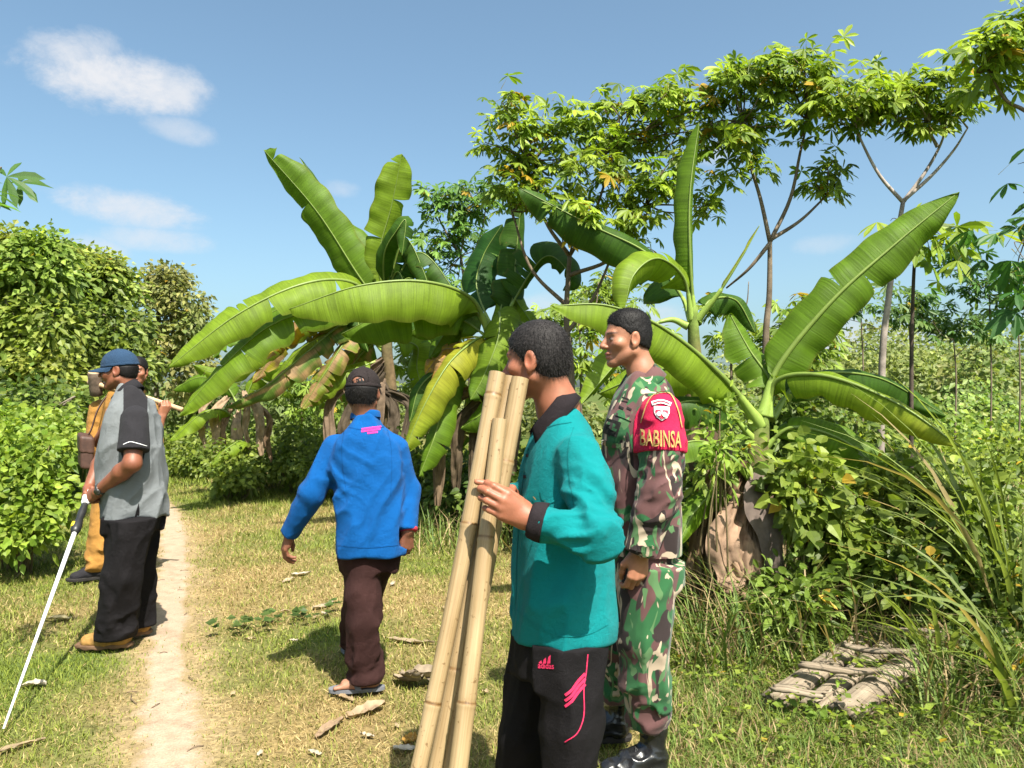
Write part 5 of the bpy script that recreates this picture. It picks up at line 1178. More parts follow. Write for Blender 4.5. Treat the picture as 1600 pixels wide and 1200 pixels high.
def head_hair(H, off=.010, front=(.083, .078), temple=(.030, -.004), nape=(-.095, -.078), h=.0033, rough=.0004, top=0.004, sb=.0, capped=False):
    """short hair as a shell over the skull, cut at the hairline"""
    def cutline(a, b):
        a = np.array(a); b = np.array(b); t = b - a; n = nrm((-t[1], t[0])); return a, n
    a1, n1 = cutline(front, temple); 
    if n1[0] < 0: n1 = -n1
    a2, n2 = cutline((temple[0] - .002, temple[1] - .014), nape)
    if n2[1] > 0: n2 = -n2
    def f(p):
        q = p.copy(); q[:, 0] = np.abs(q[:, 0])
        d = H.cran(q, off)
        d = smin(d, ell((0, -.045, -.015), (.0665 + off * .6, .052 + off * .6, .068))(q), .03)
        d = d - top * sstep(.05, .11, p[:, 2])
        if capped: d = d + .008 * sstep(.012, .026, p[:, 2])
        d = d - rough * (noise3(p * (260, 260, 90)) - .5) * 2 - rough * .6 * (noise3(p * (480, 480, 200) + 9) - .5) * 2
        jit = .006 * (noise3(p * 170 + 4) - .5)
        fu = q[:, 1:3]
        k1 = (fu - a1) @ n1 + jit + 2.2 * np.clip(q[:, 0] - .045, 0, 1) * .25
        k2 = (fu - a2) @ n2 + jit
        earc = -(ell((.0765, -.012, -.008), (.024, .019, .034))(q))
        d = smax(d, k1, .006); d = smax(d, k2, .008)
        d = smax(d, earc, .004)
        return d
    V, Q = surfnet(f, (-.1, -.13, -.11), (.1, .11, .15), h)
    # strands
    Nn = np.zeros_like(V); tri = V[Q[:, 2]] - V[Q[:, 0]]; tr2 = V[Q[:, 3]] - V[Q[:, 1]]; fn = np.cross(tri, tr2)
    for c in range(4):
        for a in range(3): Nn[:, a] += np.bincount(Q[:, c], fn[:, a], len(V))
    Nn /= np.linalg.norm(Nn, axis=1)[:, None] + 1e-9
    return V, Q, Nn
def strands(V, Nn, n, ln, lean=(0, .2, -.4), w=.0006, r=None):
    r = r or np.random.default_rng(5)
    i = r.integers(0, len(V), n); b = V[i] - Nn[i] * .002
    d = Nn[i] * (.22 + .35 * r.random((n, 1))) + np.array(lean) * (.6 + .8 * r.random((n, 1))) + .22 * r.standard_normal((n, 3))
    d /= np.linalg.norm(d, axis=1)[:, None]
    L = ln * (.6 + .8 * r.random((n, 1))); s = np.cross(d, r.standard_normal((n, 3))); s /= np.linalg.norm(s, axis=1)[:, None] + 1e-9
    VV = np.stack([b - s * w, b + s * w, b + d * L], 1).reshape(-1, 3)
    return VV, np.arange(3 * n).reshape(-1, 3)

# ---- hand -----------------------------------------------------------------------------------------------
def hand(W, d, n, curls, thumb, size=1.0, spread=.06):
    """W wrist; d along the hand, n out of its back; thumb side = t.  curls: 4 triples (degrees).  thumb: 3 local points"""
    d = nrm(d); n = nrm(np.asarray(n, float) - d * (np.asarray(n, float) @ d)); return d, n
def hand_sdf(W, d, n, side, curls, thumb=None, size=1.0, spread=.05):
    """side=+1 left hand, -1 right hand; returns (sdf, joint list)"""
    W = np.asarray(W, float); d = nrm(d); n = nrm(np.asarray(n, float) - d * (np.asarray(n, float) @ d))
    t = np.cross(d, n) * (1 if side > 0 else -1)     # towards the thumb
    k = size
    loc = lambda a, b, c: W + k * (a * d + b * t + c * n)
    fs = []; pts = []
    kn = [(.090, .029, .002), (.094, .009, .005), (.088, -.011, .003), (.079, -.029, -.001)]
    ph = [(.043, .026, .022), (.048, .030, .023), (.044, .027, .022), (.034, .021, .019)]
    rr = [.0098, .0100, .0094, .0084]
    palm = U([rc(loc(.008, .012, 0), loc(*kn[0]), .0165 * k, .0125 * k), rc(loc(.008, .004, 0.001), loc(*kn[1]), .0165 * k, .0128 * k),
              rc(loc(.008, -.006, 0), loc(*kn[2]), .0165 * k, .0122 * k), rc(loc(.010, -.014, -.002), loc(*kn[3]), .016 * k, .0112 * k),
              rc(loc(.02, .012, -.012), loc(.045, .03, -.014), .017 * k, .014 * k), rc(loc(.02, -.016, -.010), loc(.06, -.026, -.010), .015 * k, .011 * k)], .014 * k)
    fs.append(palm); fin = []
    for q in range(4):
        b = loc(*kn[q]); ang = 0; cur = b; ch = [b]
        base_d = nrm(d + t * spread * (1.5 - q) )
        for s_ in range(3):
            ang += math.radians(curls[q][s_])
            dirv = base_d * math.cos(ang) - n * math.sin(ang)
            cur = cur + dirv * ph[q][s_] * k; ch.append(cur)
        r = rr[q] * k
        fin.append(U([rc(ch[0], ch[1], r * 1.1, r), rc(ch[1], ch[2], r * 1.02, r * .93), rc(ch[2], ch[3], r * .93, r * .78)], .004))
        pts += ch
    th = thumb or [(.022, .026, -.012), (.055, .048, -.026), (.085, .046, -.040), (.106, .038, -.046)]
    tp = [loc(*q) if len(q) == 3 and abs(q[0]) < .2 and abs(q[1]) < .2 and not isinstance(q, np.ndarray) else np.asarray(q) for q in th]
    thf = U([rc(tp[0], tp[1], .0155 * k, .0122 * k), rc(tp[1], tp[2], .0118 * k, .0108 * k), rc(tp[2], tp[3], .0110 * k, .0085 * k)], .008)
    pts += tp + [W]
    def f(p):
        dd = palm(p)
        for g in fin: dd = np.minimum(smin(dd, g(p), .007), 1e3) if False else smin(dd, g(p), .0055)
        return smin(dd, thf(p), .010)
    return f, np.array(pts)
def bounds(pts, pad): 
    pts = np.asarray(pts, float); return pts.min(0) - pad, pts.max(0) + pad

# ---- shoes ----------------------------------------------------------------------------------------------
def shoe_frame(heel, direction):
    d = nrm([direction[0], direction[1], 0]); l = np.array([-d[1], d[0], 0]); return np.stack([d, l, [0, 0, 1]], 1), np.asarray(heel, float)
def make_shoe(parent, heel, direction, L=.27, shaft=.10, mat=None, sole=None, lace=None, h=.005, side=1, wid=1.0, treads=False, name='shoe'):
    R, o = shoe_frame(heel, direction)
    s = L / .27
    up = U([rc((.045, 0, .052), (.13, 0, .050), .042, .041), rc((.13, 0, .046), (.215, -.004 * side, .036), .041, .035),
            rc((.05, 0, .06), (.052, 0, max(.09, shaft)), .040, .043 if shaft < .14 else .05), rc((.09, 0, .075), (.15, 0, .055), .034, .032)], .03)
    def f(p):
        q = p / s; q = q.copy(); q[:, 1] /= wid
        d = up(q) * s
        d = smax(d, .016 - p[:, 2], .006)
        d = smax(d, p[:, 2] - max(.10, shaft), .008)
        if shaft > .14:
            d = folds(p, d, .006, .035, along=(1, 0, 0), comp=.6, seed=2.)
        else: d = folds(p, d, .002, .03, seed=1.)
        return d
    V, Q = surfnet(f, (-.02, -.07, 0), (.29 * s, .07, max(.12, shaft + .02)), h)
    part = obj(name, o + V @ R.T, Q, mat, parent)
    # sole: outline extruded
    th = np.linspace(0, 2 * math.pi, 44, endpoint=False)
    x = .135 + .142 * np.cos(th); w = (.041 + .008 * sstep(.1, .2, x)) * wid
    y = w * np.sign(np.sin(th)) * np.abs(np.sin(th)) ** .7 - .004 * side * sstep(.1, .25, x)
    x = x * s; rings = []
    for z, g in ((0.0, .96), (.006, 1.0), (.020, 1.01), (.026, .97)):
        zz = z + (0.006 * sstep(.2, .28, x / s) if z < .01 else 0.004 * sstep(.2, .28, x / s))
        if treads and z < .01: zz = zz + .005 * (np.arange(44) % 4 < 2)
        rings.append(np.stack([.135 * s + (x - .135 * s) * g, y * g, zz], 1))
    V = np.concatenate(rings + [[[.135 * s, 0, .003]], [[.135 * s, 0, .024]]]); Q = grid_faces(4, 44, True)
    j = np.arange(44); k2 = (j + 1) % 44
    T = np.vstack([np.stack([np.full(44, 176), k2, j], 1), np.stack([np.full(44, 177), 132 + j, 132 + k2], 1)])
    obj('sole', o + V @ R.T, [Q[:, ::-1], T], sole, part, smooth=False)
    if lace is not None:
        m = MB()
        for a in range(4):
            xx = (.12 + .024 * a) * s; zz = (.098 - .0125 * a) * s if shaft < .14 else (.108 - .014 * a) * s
            C = cr([(xx + .008, -.026, zz - .018), (xx, 0, zz + .002), (xx - .008, .026, zz - .018)], 7)
            tv, tq, tt = tube(C, .0028, 5); m.add(o + tv @ R.T, tq, tt)
            C = cr([(xx - .008, -.026, zz - .018), (xx, 0, zz + .003), (xx + .008, .026, zz - .018)], 7)
            tv, tq, tt = tube(C, .0028, 5); m.add(o + tv @ R.T, tq, tt)
        if shaft < .14:
            for sg in (-1, 1):
                C = cr([(.115 * s, 0, .10 * s), (.12 * s, sg * .025, .105 * s), (.105 * s, sg * .045, .08 * s), (.11 * s, sg * .02, .098 * s)], 12)
                tv, tq, tt = tube(C, .0025, 5); m.add(o + tv @ R.T, tq, tt)
        m.build('laces', lace, part)
    return part

# ---- collar sheet, decals -------------------------------------------------------------------------------
def collar(parent, c, up, fwd, r0, r1, hgt, drop, mat, gap=.5, name='collar', thick=.004, flare=.012, point=.03, ns=48, ell=1.0):
    """folded shirt collar round a neck: stand up, fold, fall"""
    R = frame(fwd - np.asarray(up) * (np.asarray(fwd) @ nrm(up)), up)
    th = np.linspace(gap, 2 * math.pi - gap, ns)          # 0 = front
    fr = np.exp(-((np.minimum(th, 2 * math.pi - th) - gap) / .5) ** 2)
    prof = []
    for k, (rad, z) in enumerate([(r0, -.01), (r0, hgt * .6), (r0 + .003, hgt), (r0 + .008, hgt + .002), (r0 + .012, hgt - .004),
                                  (r1 * .5 + (r0 + .012) * .5, hgt - drop * .45), (r1, hgt - drop)]):
        ext = point * fr if k == 6 else (point * .5 * fr if k == 5 else 0)
        rr_ = rad + flare * fr * (k > 3)
        zz = z - .028 * np.cos(th) * (1 if k < 7 else 1) * .8 - ext
        l = rr_ * np.sin(th); f = rr_ * np.cos(th) * ell + ext * .5
        prof.append(np.stack([l, f, zz], 1))
    A = np.stack(prof, 0)
    V = A.reshape(-1, 3); nu = len(prof)
    Q = grid_faces(nu, ns)
    N = np.zeros_like(V); n_ = np.cross(V[Q[:, 2]] - V[Q[:, 0]], V[Q[:, 3]] - V[Q[:, 1]])
    for q in range(4):
        for a in range(3): N[:, a] += np.bincount(Q[:, q], n_[:, a], len(V))
    N /= np.linalg.norm(N, axis=1)[:, None] + 1e-9
    V2 = V - N * thick; n0 = len(V)
    bnd = np.concatenate([np.arange(ns), np.arange(1, nu) * ns + ns - 1, (nu - 1) * ns + np.arange(ns - 2, -1, -1), np.arange(nu - 2, 0, -1) * ns])
    b2 = np.roll(bnd, -1)
    S = np.stack([bnd, b2, b2 + n0, bnd + n0], 1)
    VV = np.vstack([V, V2]); QQ = np.vstack([Q, Q[:, ::-1] + n0, S])
    return obj(name, np.asarray(c) + VV @ R.T, QQ, mat, parent)
def bvh_of(o):
    me = o.data; off = Vector((0, 0, 0)); q = o
    while q is not None: off = off + q.location; q = q.parent
    vs_ = [v.co + off for v in me.vertices]; return BVHTree.FromPolygons(vs_, [tuple(p.vertices) for p in me.polygons])
def drape(parent, name, pts2, faces, bvh, mat, lift=.002, org=(0, 0, CAMZ)):
    """lays a flat outline (photo pixels) onto a garment: every vertex lands on the cloth"""
    V = []; o = Vector(org); last = None
    for (x, y) in pts2:
        d = Vector(((x - 800) / F, 1.0, (YH - y) / F)).normalized()
        hit, nn, _, dist = bvh.ray_cast(o, d)
        if hit is None:
            hit = (o + d * last) if last else o + d * 3.0
            nn = -d
        else: last = dist
        if nn.dot(d) > 0: nn = -nn
        V.append(np.array(hit) + np.array(nn) * lift)
    return obj(name, np.array(V), faces, mat, parent, smooth=False)
def strip2(path, w, n=40):
    c = cr(path, n); t = np.gradient(c, axis=0); t /= np.linalg.norm(t, axis=1)[:, None]
    nn = np.stack([-t[:, 1], t[:, 0]], 1); w = np.broadcast_to(np.asarray(w, float), (n,))[:, None]
    P2 = np.concatenate([c - nn * w, c, c + nn * w]); i = np.arange(n - 1)
    Q = np.concatenate([np.stack([k * n + i, k * n + i + 1, (k + 1) * n + i + 1, (k + 1) * n + i], 1) for k in (0, 1)])
    return P2, Q
def text2(s, rect, font_bold=False, shear=0.0, rot=0.0, resolution=3):
    """letters as a flat outline scaled into a pixel rectangle"""
    cu = bpy.data.curves.new('lettering', 'FONT'); cu.body = s; cu.resolution_u = resolution; cu.offset = 0.014 if font_bold else 0
    to = bpy.data.objects.new('lettering', cu); COL.objects.link(to)
    dg = bpy.context.evaluated_depsgraph_get(); dg.update()
    me = bpy.data.meshes.new_from_object(to.evaluated_get(dg))
    v = np.zeros(len(me.vertices) * 3); me.vertices.foreach_get('co', v); v = v.reshape(-1, 3)[:, :2]
    f = [tuple(p.vertices) for p in me.polygons]
    bpy.data.objects.remove(to); bpy.data.curves.remove(cu); bpy.data.meshes.remove(me)
    x0, y0, x1, y1 = rect
    v = (v - v.min(0)) / (v.max(0) - v.min(0))
    X = x0 + v[:, 0] * (x1 - x0) + shear * v[:, 1]; Y = y1 + (y0 - y1) * v[:, 1] + rot * v[:, 0]
    tri = []
    for p in f:
        for k in range(1, len(p) - 1): tri.append((p[0], p[k], p[k + 1]))
    return np.stack([X, Y], 1), np.array(tri)
# ================================================================== the five people
M_skin = attr_mat('skin', .52, .45, .12, 260, .10, sss=.12)
M_hair = plain_mat('black_hair', (.008, .007, .007), .6, .2, .4, 200, .5, .003)
M_hair_grey = plain_mat('greying_hair', (.016, .014, .014), .65, .18, .8, 160, .5, .003)
M_teal = cloth_mat('teal_jersey', (.0015, .165, .175), .8, .10)
M_teal_seam = cloth_mat('teal_thread', (.001, .115, .122), .9, .1)
M_blue_seam = cloth_mat('blue_thread', (.001, .05, .185), .9, .1)
M_blue = cloth_mat('blue_jersey', (.0015, .070, .25), .85, .12)
M_black_cloth = cloth_mat('black_cloth', (.0085, .0075, .0085), .8, .25)
M_black_knit = cloth_mat('black_knit', (.018, .014, .016), .9, .25)
M_grey_cloth = cloth_mat('grey_cloth', (.145, .157, .164), .8, .08)
M_char_cloth = cloth_mat('charcoal_cloth', (.019, .018, .021), .8, .2)
M_brown_cloth = cloth_mat('dark_brown_cloth', (.032, .014, .013), .85, .2)
M_ochre = cloth_mat('ochre_cloth', (.30, .15, .036), .85, .12)
M_cap_navy = cloth_mat('navy_cap_cloth', (.018, .042, .085), .8, .15)
M_cap_black = cloth_mat('black_cap_cloth', (.022, .017, .017), .8, .2)
M_pink = cloth_mat('pink_print', (.62, .03, .10), .6, .05)
M_pink2 = cloth_mat('magenta_print', (.55, .04, .26), .6, .05)
M_white_thread = plain_mat('white_thread', (.62, .62, .62), .8, .2, .05)
M_boot = plain_mat('black_boot_leather', (.010, .010, .011), .24, .6, .3, 40, .35, .004)
M_sole = plain_mat('dark_rubber', (.018, .016, .015), .8, .3, .3)
M_tan_shoe = plain_mat('tan_suede', (.27, .15, .045), .85, .2, .22, 45, .4, .003)
M_lace = plain_mat('yellow_lace', (.70, .48, .05), .8, .2)
M_tan_sole = plain_mat('brown_rubber_sole', (.12, .07, .04), .85, .2, .3)
M_flop = plain_mat('grey_rubber_sandal', (.12, .125, .14), .8, .3)
M_watch = plain_mat('dark_metal_watch', (.03, .03, .03), .25, .6, .3)
M_red_cuff = cloth_mat('red_cuff', (.42, .03, .05), .85, .1)
M_band = cloth_mat('crimson_armband', (.44, .012, .055), .7, .08)
M_gold = cloth_mat('gold_lettering', (.46, .29, .10), .6, .12)
M_white_badge = plain_mat('white_badge', (.75, .72, .68), .7, .2)
M_red_badge = plain_mat('red_badge', (.62, .03, .06), .7, .2)
M_dark_patch = cloth_mat('black_embroidery', (.02, .02, .018), .9, .2)
def camo_mat():
    m, nt, N, L = new_mat('camouflage_cloth'); b = principled(N, L, .85, .2)
    tc = N.new('ShaderNodeTexCoord'); v = tc.outputs['Object']
    def msk(scale, th, seed, stretch=(1, 1, 1), dist=1.2, w=.01):
        mp = N.new('ShaderNodeMapping'); mp.inputs['Location'].default_value = (seed, seed * .7, -seed); mp.inputs['Scale'].default_value = stretch
        mp.inputs['Rotation'].default_value = (.3, .5, .4)
        L.new(v, mp.inputs[0]); t = N.new('ShaderNodeTexNoise'); t.inputs['Scale'].default_value = scale; t.inputs['Detail'].default_value = 1.2
        t.inputs['Distortion'].default_value = dist; L.new(mp.outputs[0], t.inputs['Vector'])
        return ramp(N, L, t.outputs[0], [(th - w, 0.0), (th + w, 1.0)])
    c = mixc(N, L, msk(8.4, .505, 3.1, (1, 1, .62)), (.095, .045, .044), (.020, .092, .032))
    c = mixc(N, L, msk(9.5, .57, 7.7, (1, 1, .5)), c, (.024, .016, .016))
    t1 = msk(12, .60, 11.3, (1.2, 1.2, .5), 1.8); c = mixc(N, L, t1, c, (.38, .30, .22))
    c = mixc(N, L, msk(15, .63, 15.2, (1, 1, .5), 1.5), c, (.07, .15, .06))
    L.new(c, b.inputs['Base Color']); b.inputs['Sheen Weight'].default_value = .1
    w = noise_node(N, L, 700, 2); bump(N, L, b, w.outputs[0], .25, .003)
    return m
M_camo = camo_mat()

def part(name, f, pts, pad, h, mat, parent, sm=1):
    lo, hi = bounds(pts, pad)
    V, Q = surfnet(f, lo, hi, h)
    if sm: V = relax(V, Q, sm, .4)
    return obj(name, V, Q, mat, parent)
def stp(Y, a, rows, ac=None):
    """torso stations from left and right edges: (y, left, right[, a])"""
    out = []
    for r in rows:
        y, l, rr_ = r[:3]; aa = r[3] if len(r) > 3 else a
        out.append((CAMZ + (YH - y) * Y / F, ((l + rr_) / 2 - 800) * Y / F, Y, aa, (rr_ - l) / 2 * Y / F))
    return out
def skin_body(person, H, base, limbs, name='body', hh=.003, inner=()):
    """head, neck, arms and hands in one mesh; limbs: (sdf, bound points, pad, h)"""
    mb = MB(); V, Q = H.mesh(hh)
    mb.add(H.w(V), Q, None, H.colour(V, base))
    b = np.array(base)
    for f, pts, pad, h in limbs:
        lo, hi = bounds(pts, pad); V, Q = surfnet(f, lo, hi, h); V = relax(V, Q, 1, .35)
        n = noise3(V * 40) * .6 + noise3(V * 130) * .4
        mb.add(V, Q, None, b[None] * (.82 + .36 * n)[:, None] * np.array((1, .96, .94)))
    for ch in inner:          # shoulders and upper arms inside the clothes
        ch = [np.asarray(q, float) for q in ch]; lo, hi = bounds(ch, .06)
        V, Q = surfnet(chain(ch, [.048] + [.04] * (len(ch) - 2) + [.032], .02), lo, hi, .009); mb.add(V, Q, None, np.tile(b, (len(V), 1)))
    return mb.build(name, M_skin, person)
def hair_part(person, H, mat, n=3500, ln=.010, lean=(0, .2, -.4), name='hair', **kw):
    V, Q, Nn = head_hair(H, **kw)
    mb = MB(); mb.add(H.w(V), Q)
    if kw.get('capped'):
        k_ = V[:, 2] < .008; V, Nn = V[k_], Nn[k_]
    S, T = strands(V, Nn, n, ln, lean); mb.add(H.w(S), None, T)
    return mb.build(name, mat, person)

# ------------------------------------------------------------------ man in teal, holding the poles
def man_teal():
    Y = 2.3; g = np.array([.105, Y, 0.0]); fwd = np.array([-.97, -.22, 0])
    per = empty('person', g, 'man in a teal long-sleeved shirt with a black collar gripping upright bamboo poles', 'person')
    H = Head(P(838, 563, Y), (-.90, .42, -.10), size=.97, neck=[P(871, 634, Y), P(878, 690, Y + .01)], nr=.061)
    sh, el, wr = P(906, 712, 2.135), P(936, 840, 2.01), P(829, 812, 2.035)
    # gripping left hand
    d = nrm(P(786, 788, 2.012) - wr); n = np.array([.05, -1, .18])
    hf, hp = hand_sdf(wr, d, n, 1, [(16, 44, 66), (18, 48, 66), (20, 50, 64), (24, 50, 60)],
                      thumb=[(.022, .026, -.018), P(796, 770, 2.085), P(768, 757, 2.125), P(745, 753, 2.122)], size=1.0, spread=.015)
    arm = rc(wr + (el - wr) * .35, wr + d * .012, .034, .027)
    f = lambda p: smin(hf(p), arm(p), .02)
    # right arm reaching behind the poles
    sh2, el2, wr2 = P(893, 705, 2.48), P(862, 830, 2.55), P(800, 778, 2.38)
    d2 = nrm(P(778, 760, 2.25) - wr2)
    hf2, hp2 = hand_sdf(wr2, d2, (.2, 1, .1), -1, [(40, 60, 40)] * 4, size=.98)
    skin_body(per, H, (.26, .098, .054), [(f, np.vstack([hp, wr + (el - wr) * .35]), .05, .0032), (U([hf2, rc(wr2 + (el2 - wr2) * .4, wr2, .034, .027)], .02), np.vstack([hp2, wr2 + (el2 - wr2) * .4]), .05, .005)],
              inner=([P(885, 690, Y), sh, el, wr + (el - wr) * .2], [P(885, 690, Y), sh2, el2, wr2]))
    hair_part(per, H, M_hair_grey, 11000, .014, (0, -.1, -.6), off=.006, front=(.080, .070), temple=(.028, -.012), nape=(-.095, -.085), top=.002)
    st = stp(Y, .185, [(986, 808, 953, .168), (965, 806, 955, .17), (930, 805, 954, .17), (880, 806, 950, .166), (820, 809, 946, .164), (770, 814, 940, .168),
                       (725, 823, 931, .17), (694, 832, 924, .155), (668, 842, 914, .12), (648, 850, 905, .085), (636, 856, 900, .07)])
    to = loft(st, fwd)
    arms = [chain([sh, sh + (el - sh) * .4, el, wr + (el - wr) * .20], [.060, .062, .053, .045], .02), chain([sh2, el2, wr2], [.062, .06, .046], .02)]
    def sf(p):
        d_ = to(p)
        q = folds(p, d_, .017, .11, along=(.35, 0, 1), comp=.3, seed=2.)
        lowm = sstep(1.02, .80, p[:, 2])
        d_ = d_ * (1 - .75 * lowm) + q * .75 * lowm if False else d_ + (q - d_) * (.55 + .5 * lowm)
        d_ = d_ - .010 * gmask(p, P(830, 985, Y - .12), .10) * 0
        a = arms[0](p)
        em = gmask(p, el, .11); a = folds(p, a, .009 + .016 * em, .06, along=np.cross(el - sh, (0, 1, 0)), comp=.3, seed=8., warp=.7)
        b = arms[1](p)
        return smin(smin(d_, a, .028), b, .03)
    pts = np.array([sh, el, wr, sh2, el2, wr2] + [(s[1], s[2], s[0]) for s in st])
    lo, hi = bounds(pts, .21); lo[2] = st[0][0] - .02
    V, Q = surfnet(sf, lo, hi, .0062); V = relax(V, Q, 1, .4)
    shirt = obj('shirt', V, Q, M_teal, per)
    bv = bvh_of(shirt)
    # cuff, collar, hem seam, pocket, buttons
    a0 = wr + (el - wr) * .20; a1 = wr - (el - wr) * .02
    tv, tq, tt = tube(cr([a0, (a0 + a1) / 2, a1], 8), [.055, .054, .053, .052, .051, .050, .048, .042], 28)
    tv += (noise3(tv * 60)[:, None] - .5) * .004
    obj('cuff', tv, [tq, tt], M_black_knit, per)
    collar(per, P(869, 652, Y), (-.56, .05, .80), np.array([-.97, -.1, -.45]), .066, .092, .034, .052, M_black_knit, gap=.42, point=.022)
    p2, q2 = strip2([(846, 764), (849, 776), (856, 783), (864, 784), (870, 780)], 1.0, 14)
    drape(shirt, 'pocket_edge', p2, q2, bv, M_teal, .003)
    p2, q2 = strip2([(804, 950), (822, 966), (850, 985), (885, 994), (920, 990), (950, 975)], .7, 40)
    drape(shirt, 'hem_stitching', p2, q2, bv, M_teal, .0022)
    for pth in ([(896, 668), (888, 700), (889, 740), (897, 790)], [(845, 672), (868, 664), (893, 660)]):
        p2, q2 = strip2(pth, .55, 24); drape(shirt, 'seam', p2, q2, bv, M_teal_seam, .0016)
    p2, q2 = strip2([(826, 700), (815, 770), (809, 850), (806, 945)], .5, 40); drape(shirt, 'seam', p2, q2, bv, M_teal_seam, .0016)
    for k, y in enumerate((712, 745)):
        p2, q2 = strip2([(825 - k * 4, y - 2.4), (825 - k * 4, y + 2.4)], 2.2, 3); drape(shirt, 'button', p2, q2, bv, M_black_knit, .003)
    # small embroidery on the pocket
    for a, b in (((850, 778), (853, 783)), ((834, 776), (838, 781)), ((843, 785), (848, 789)), ((834, 792), (838, 797)), ((852, 790), (853, 795)), ((846, 796), (850, 798))):
        p2, q2 = strip2([a, b], .7, 4); drape(shirt, 'embroidery', p2, q2, bv, M_gold, .002)
    # track trousers
    hipn, kn, an = P(893, 985, Y - .09), P(893, 1130, Y - .10), P(890, 1300, Y - .08)
    hipf, kf, af = P(852, 985, Y + .09), P(820, 1150, Y + .10), P(812, 1320, Y + .14)
    an[2] = .075; af[2] = .075
    hips = loft([(.60, .12, Y, .145, .125), (.68, .13, Y, .15, .125), (.76, .13, Y, .15, .12), (.86, .14, Y, .14, .11)], fwd)
    legs = [chain([hipn, kn, an], [.098, .084, .070], .02), chain([hipf, kf, af], [.098, .082, .070], .02)]
    def tf(p):
        d_ = smin(hips(p), legs[0](p), .03); d_ = smin(d_, legs[1](p), .015)
        d_ = folds(p, d_, .012, .085, along=(.35, 0, 1), comp=.3, seed=4.)
        d_ = np.where(p[:, 2] > st[0][0] + .004, np.maximum(d_, to_in(p) + .014), d_)
        return smax(d_, .045 - p[:, 2], .01)
    b0 = st[0]; to_in = loft([(b0[0] - .15, *b0[1:])] + st, fwd)
    tr = part('trousers', tf, [hipn, kn, an, hipf, kf, af, (.13, Y, .9)], .2, .0075, M_black_cloth, per)
    bv = bvh_of(tr)
    for k in range(3):      # three slanting stripes
        o = 8.8 * k
        p2, q2 = strip2([(883, 1086 + o), (893, 1078 + o), (903, 1064 + o), (914, 1052 + o * .95)], 2.25, 16)
        drape(tr, 'stripe', p2, q2, bv, M_pink, .002)
    p2, q2 = strip2([(918, 1022), (915.5, 1050), (912, 1075), (912.5, 1110), (909, 1130), (900, 1147), (883, 1159)], .9, 50)
    drape(tr, 'piping', p2, q2, bv, M_pink, .002)
    for k, (x0, y0, x1, y1) in enumerate(((846, 1036, 849, 1032), (851, 1036, 853.5, 1028.5), (857, 1036, 858.5, 1025))):
        xa = 842.5 + k * 6.4; top = 1031.5 - k * 4.2; 
        V2 = np.array([(xa + 2.2 * 0, 1036.5), (xa + 5.2, 1036.5), (xa + 3.9 + k * .9, top), (xa + .2 + k * 1.0, top + 3.2)])
        drape(tr, 'logo_bar', V2, np.array([[0, 1, 2, 3]]), bv, M_pink, .002)
    t2, tf2 = text2('adidas', (841, 1034.5, 866, 1044), True); t2[:, 1] += (t2[:, 0] - 841) * .05
    drape(tr, 'logo_lettering', t2, tf2, bv, M_pink, .002)
    for (a, sd, dr) in ((an, 1, (-.95, -.35)), (af, -1, (-.98, -.05))):
        dr = nrm((*dr, 0)); hl = np.array([a[0], a[1], 0]) - dr * .06
        make_shoe(per, hl, dr, .26, .10, M_sole, M_sole, None, .006, sd, name='shoe')
man_teal()

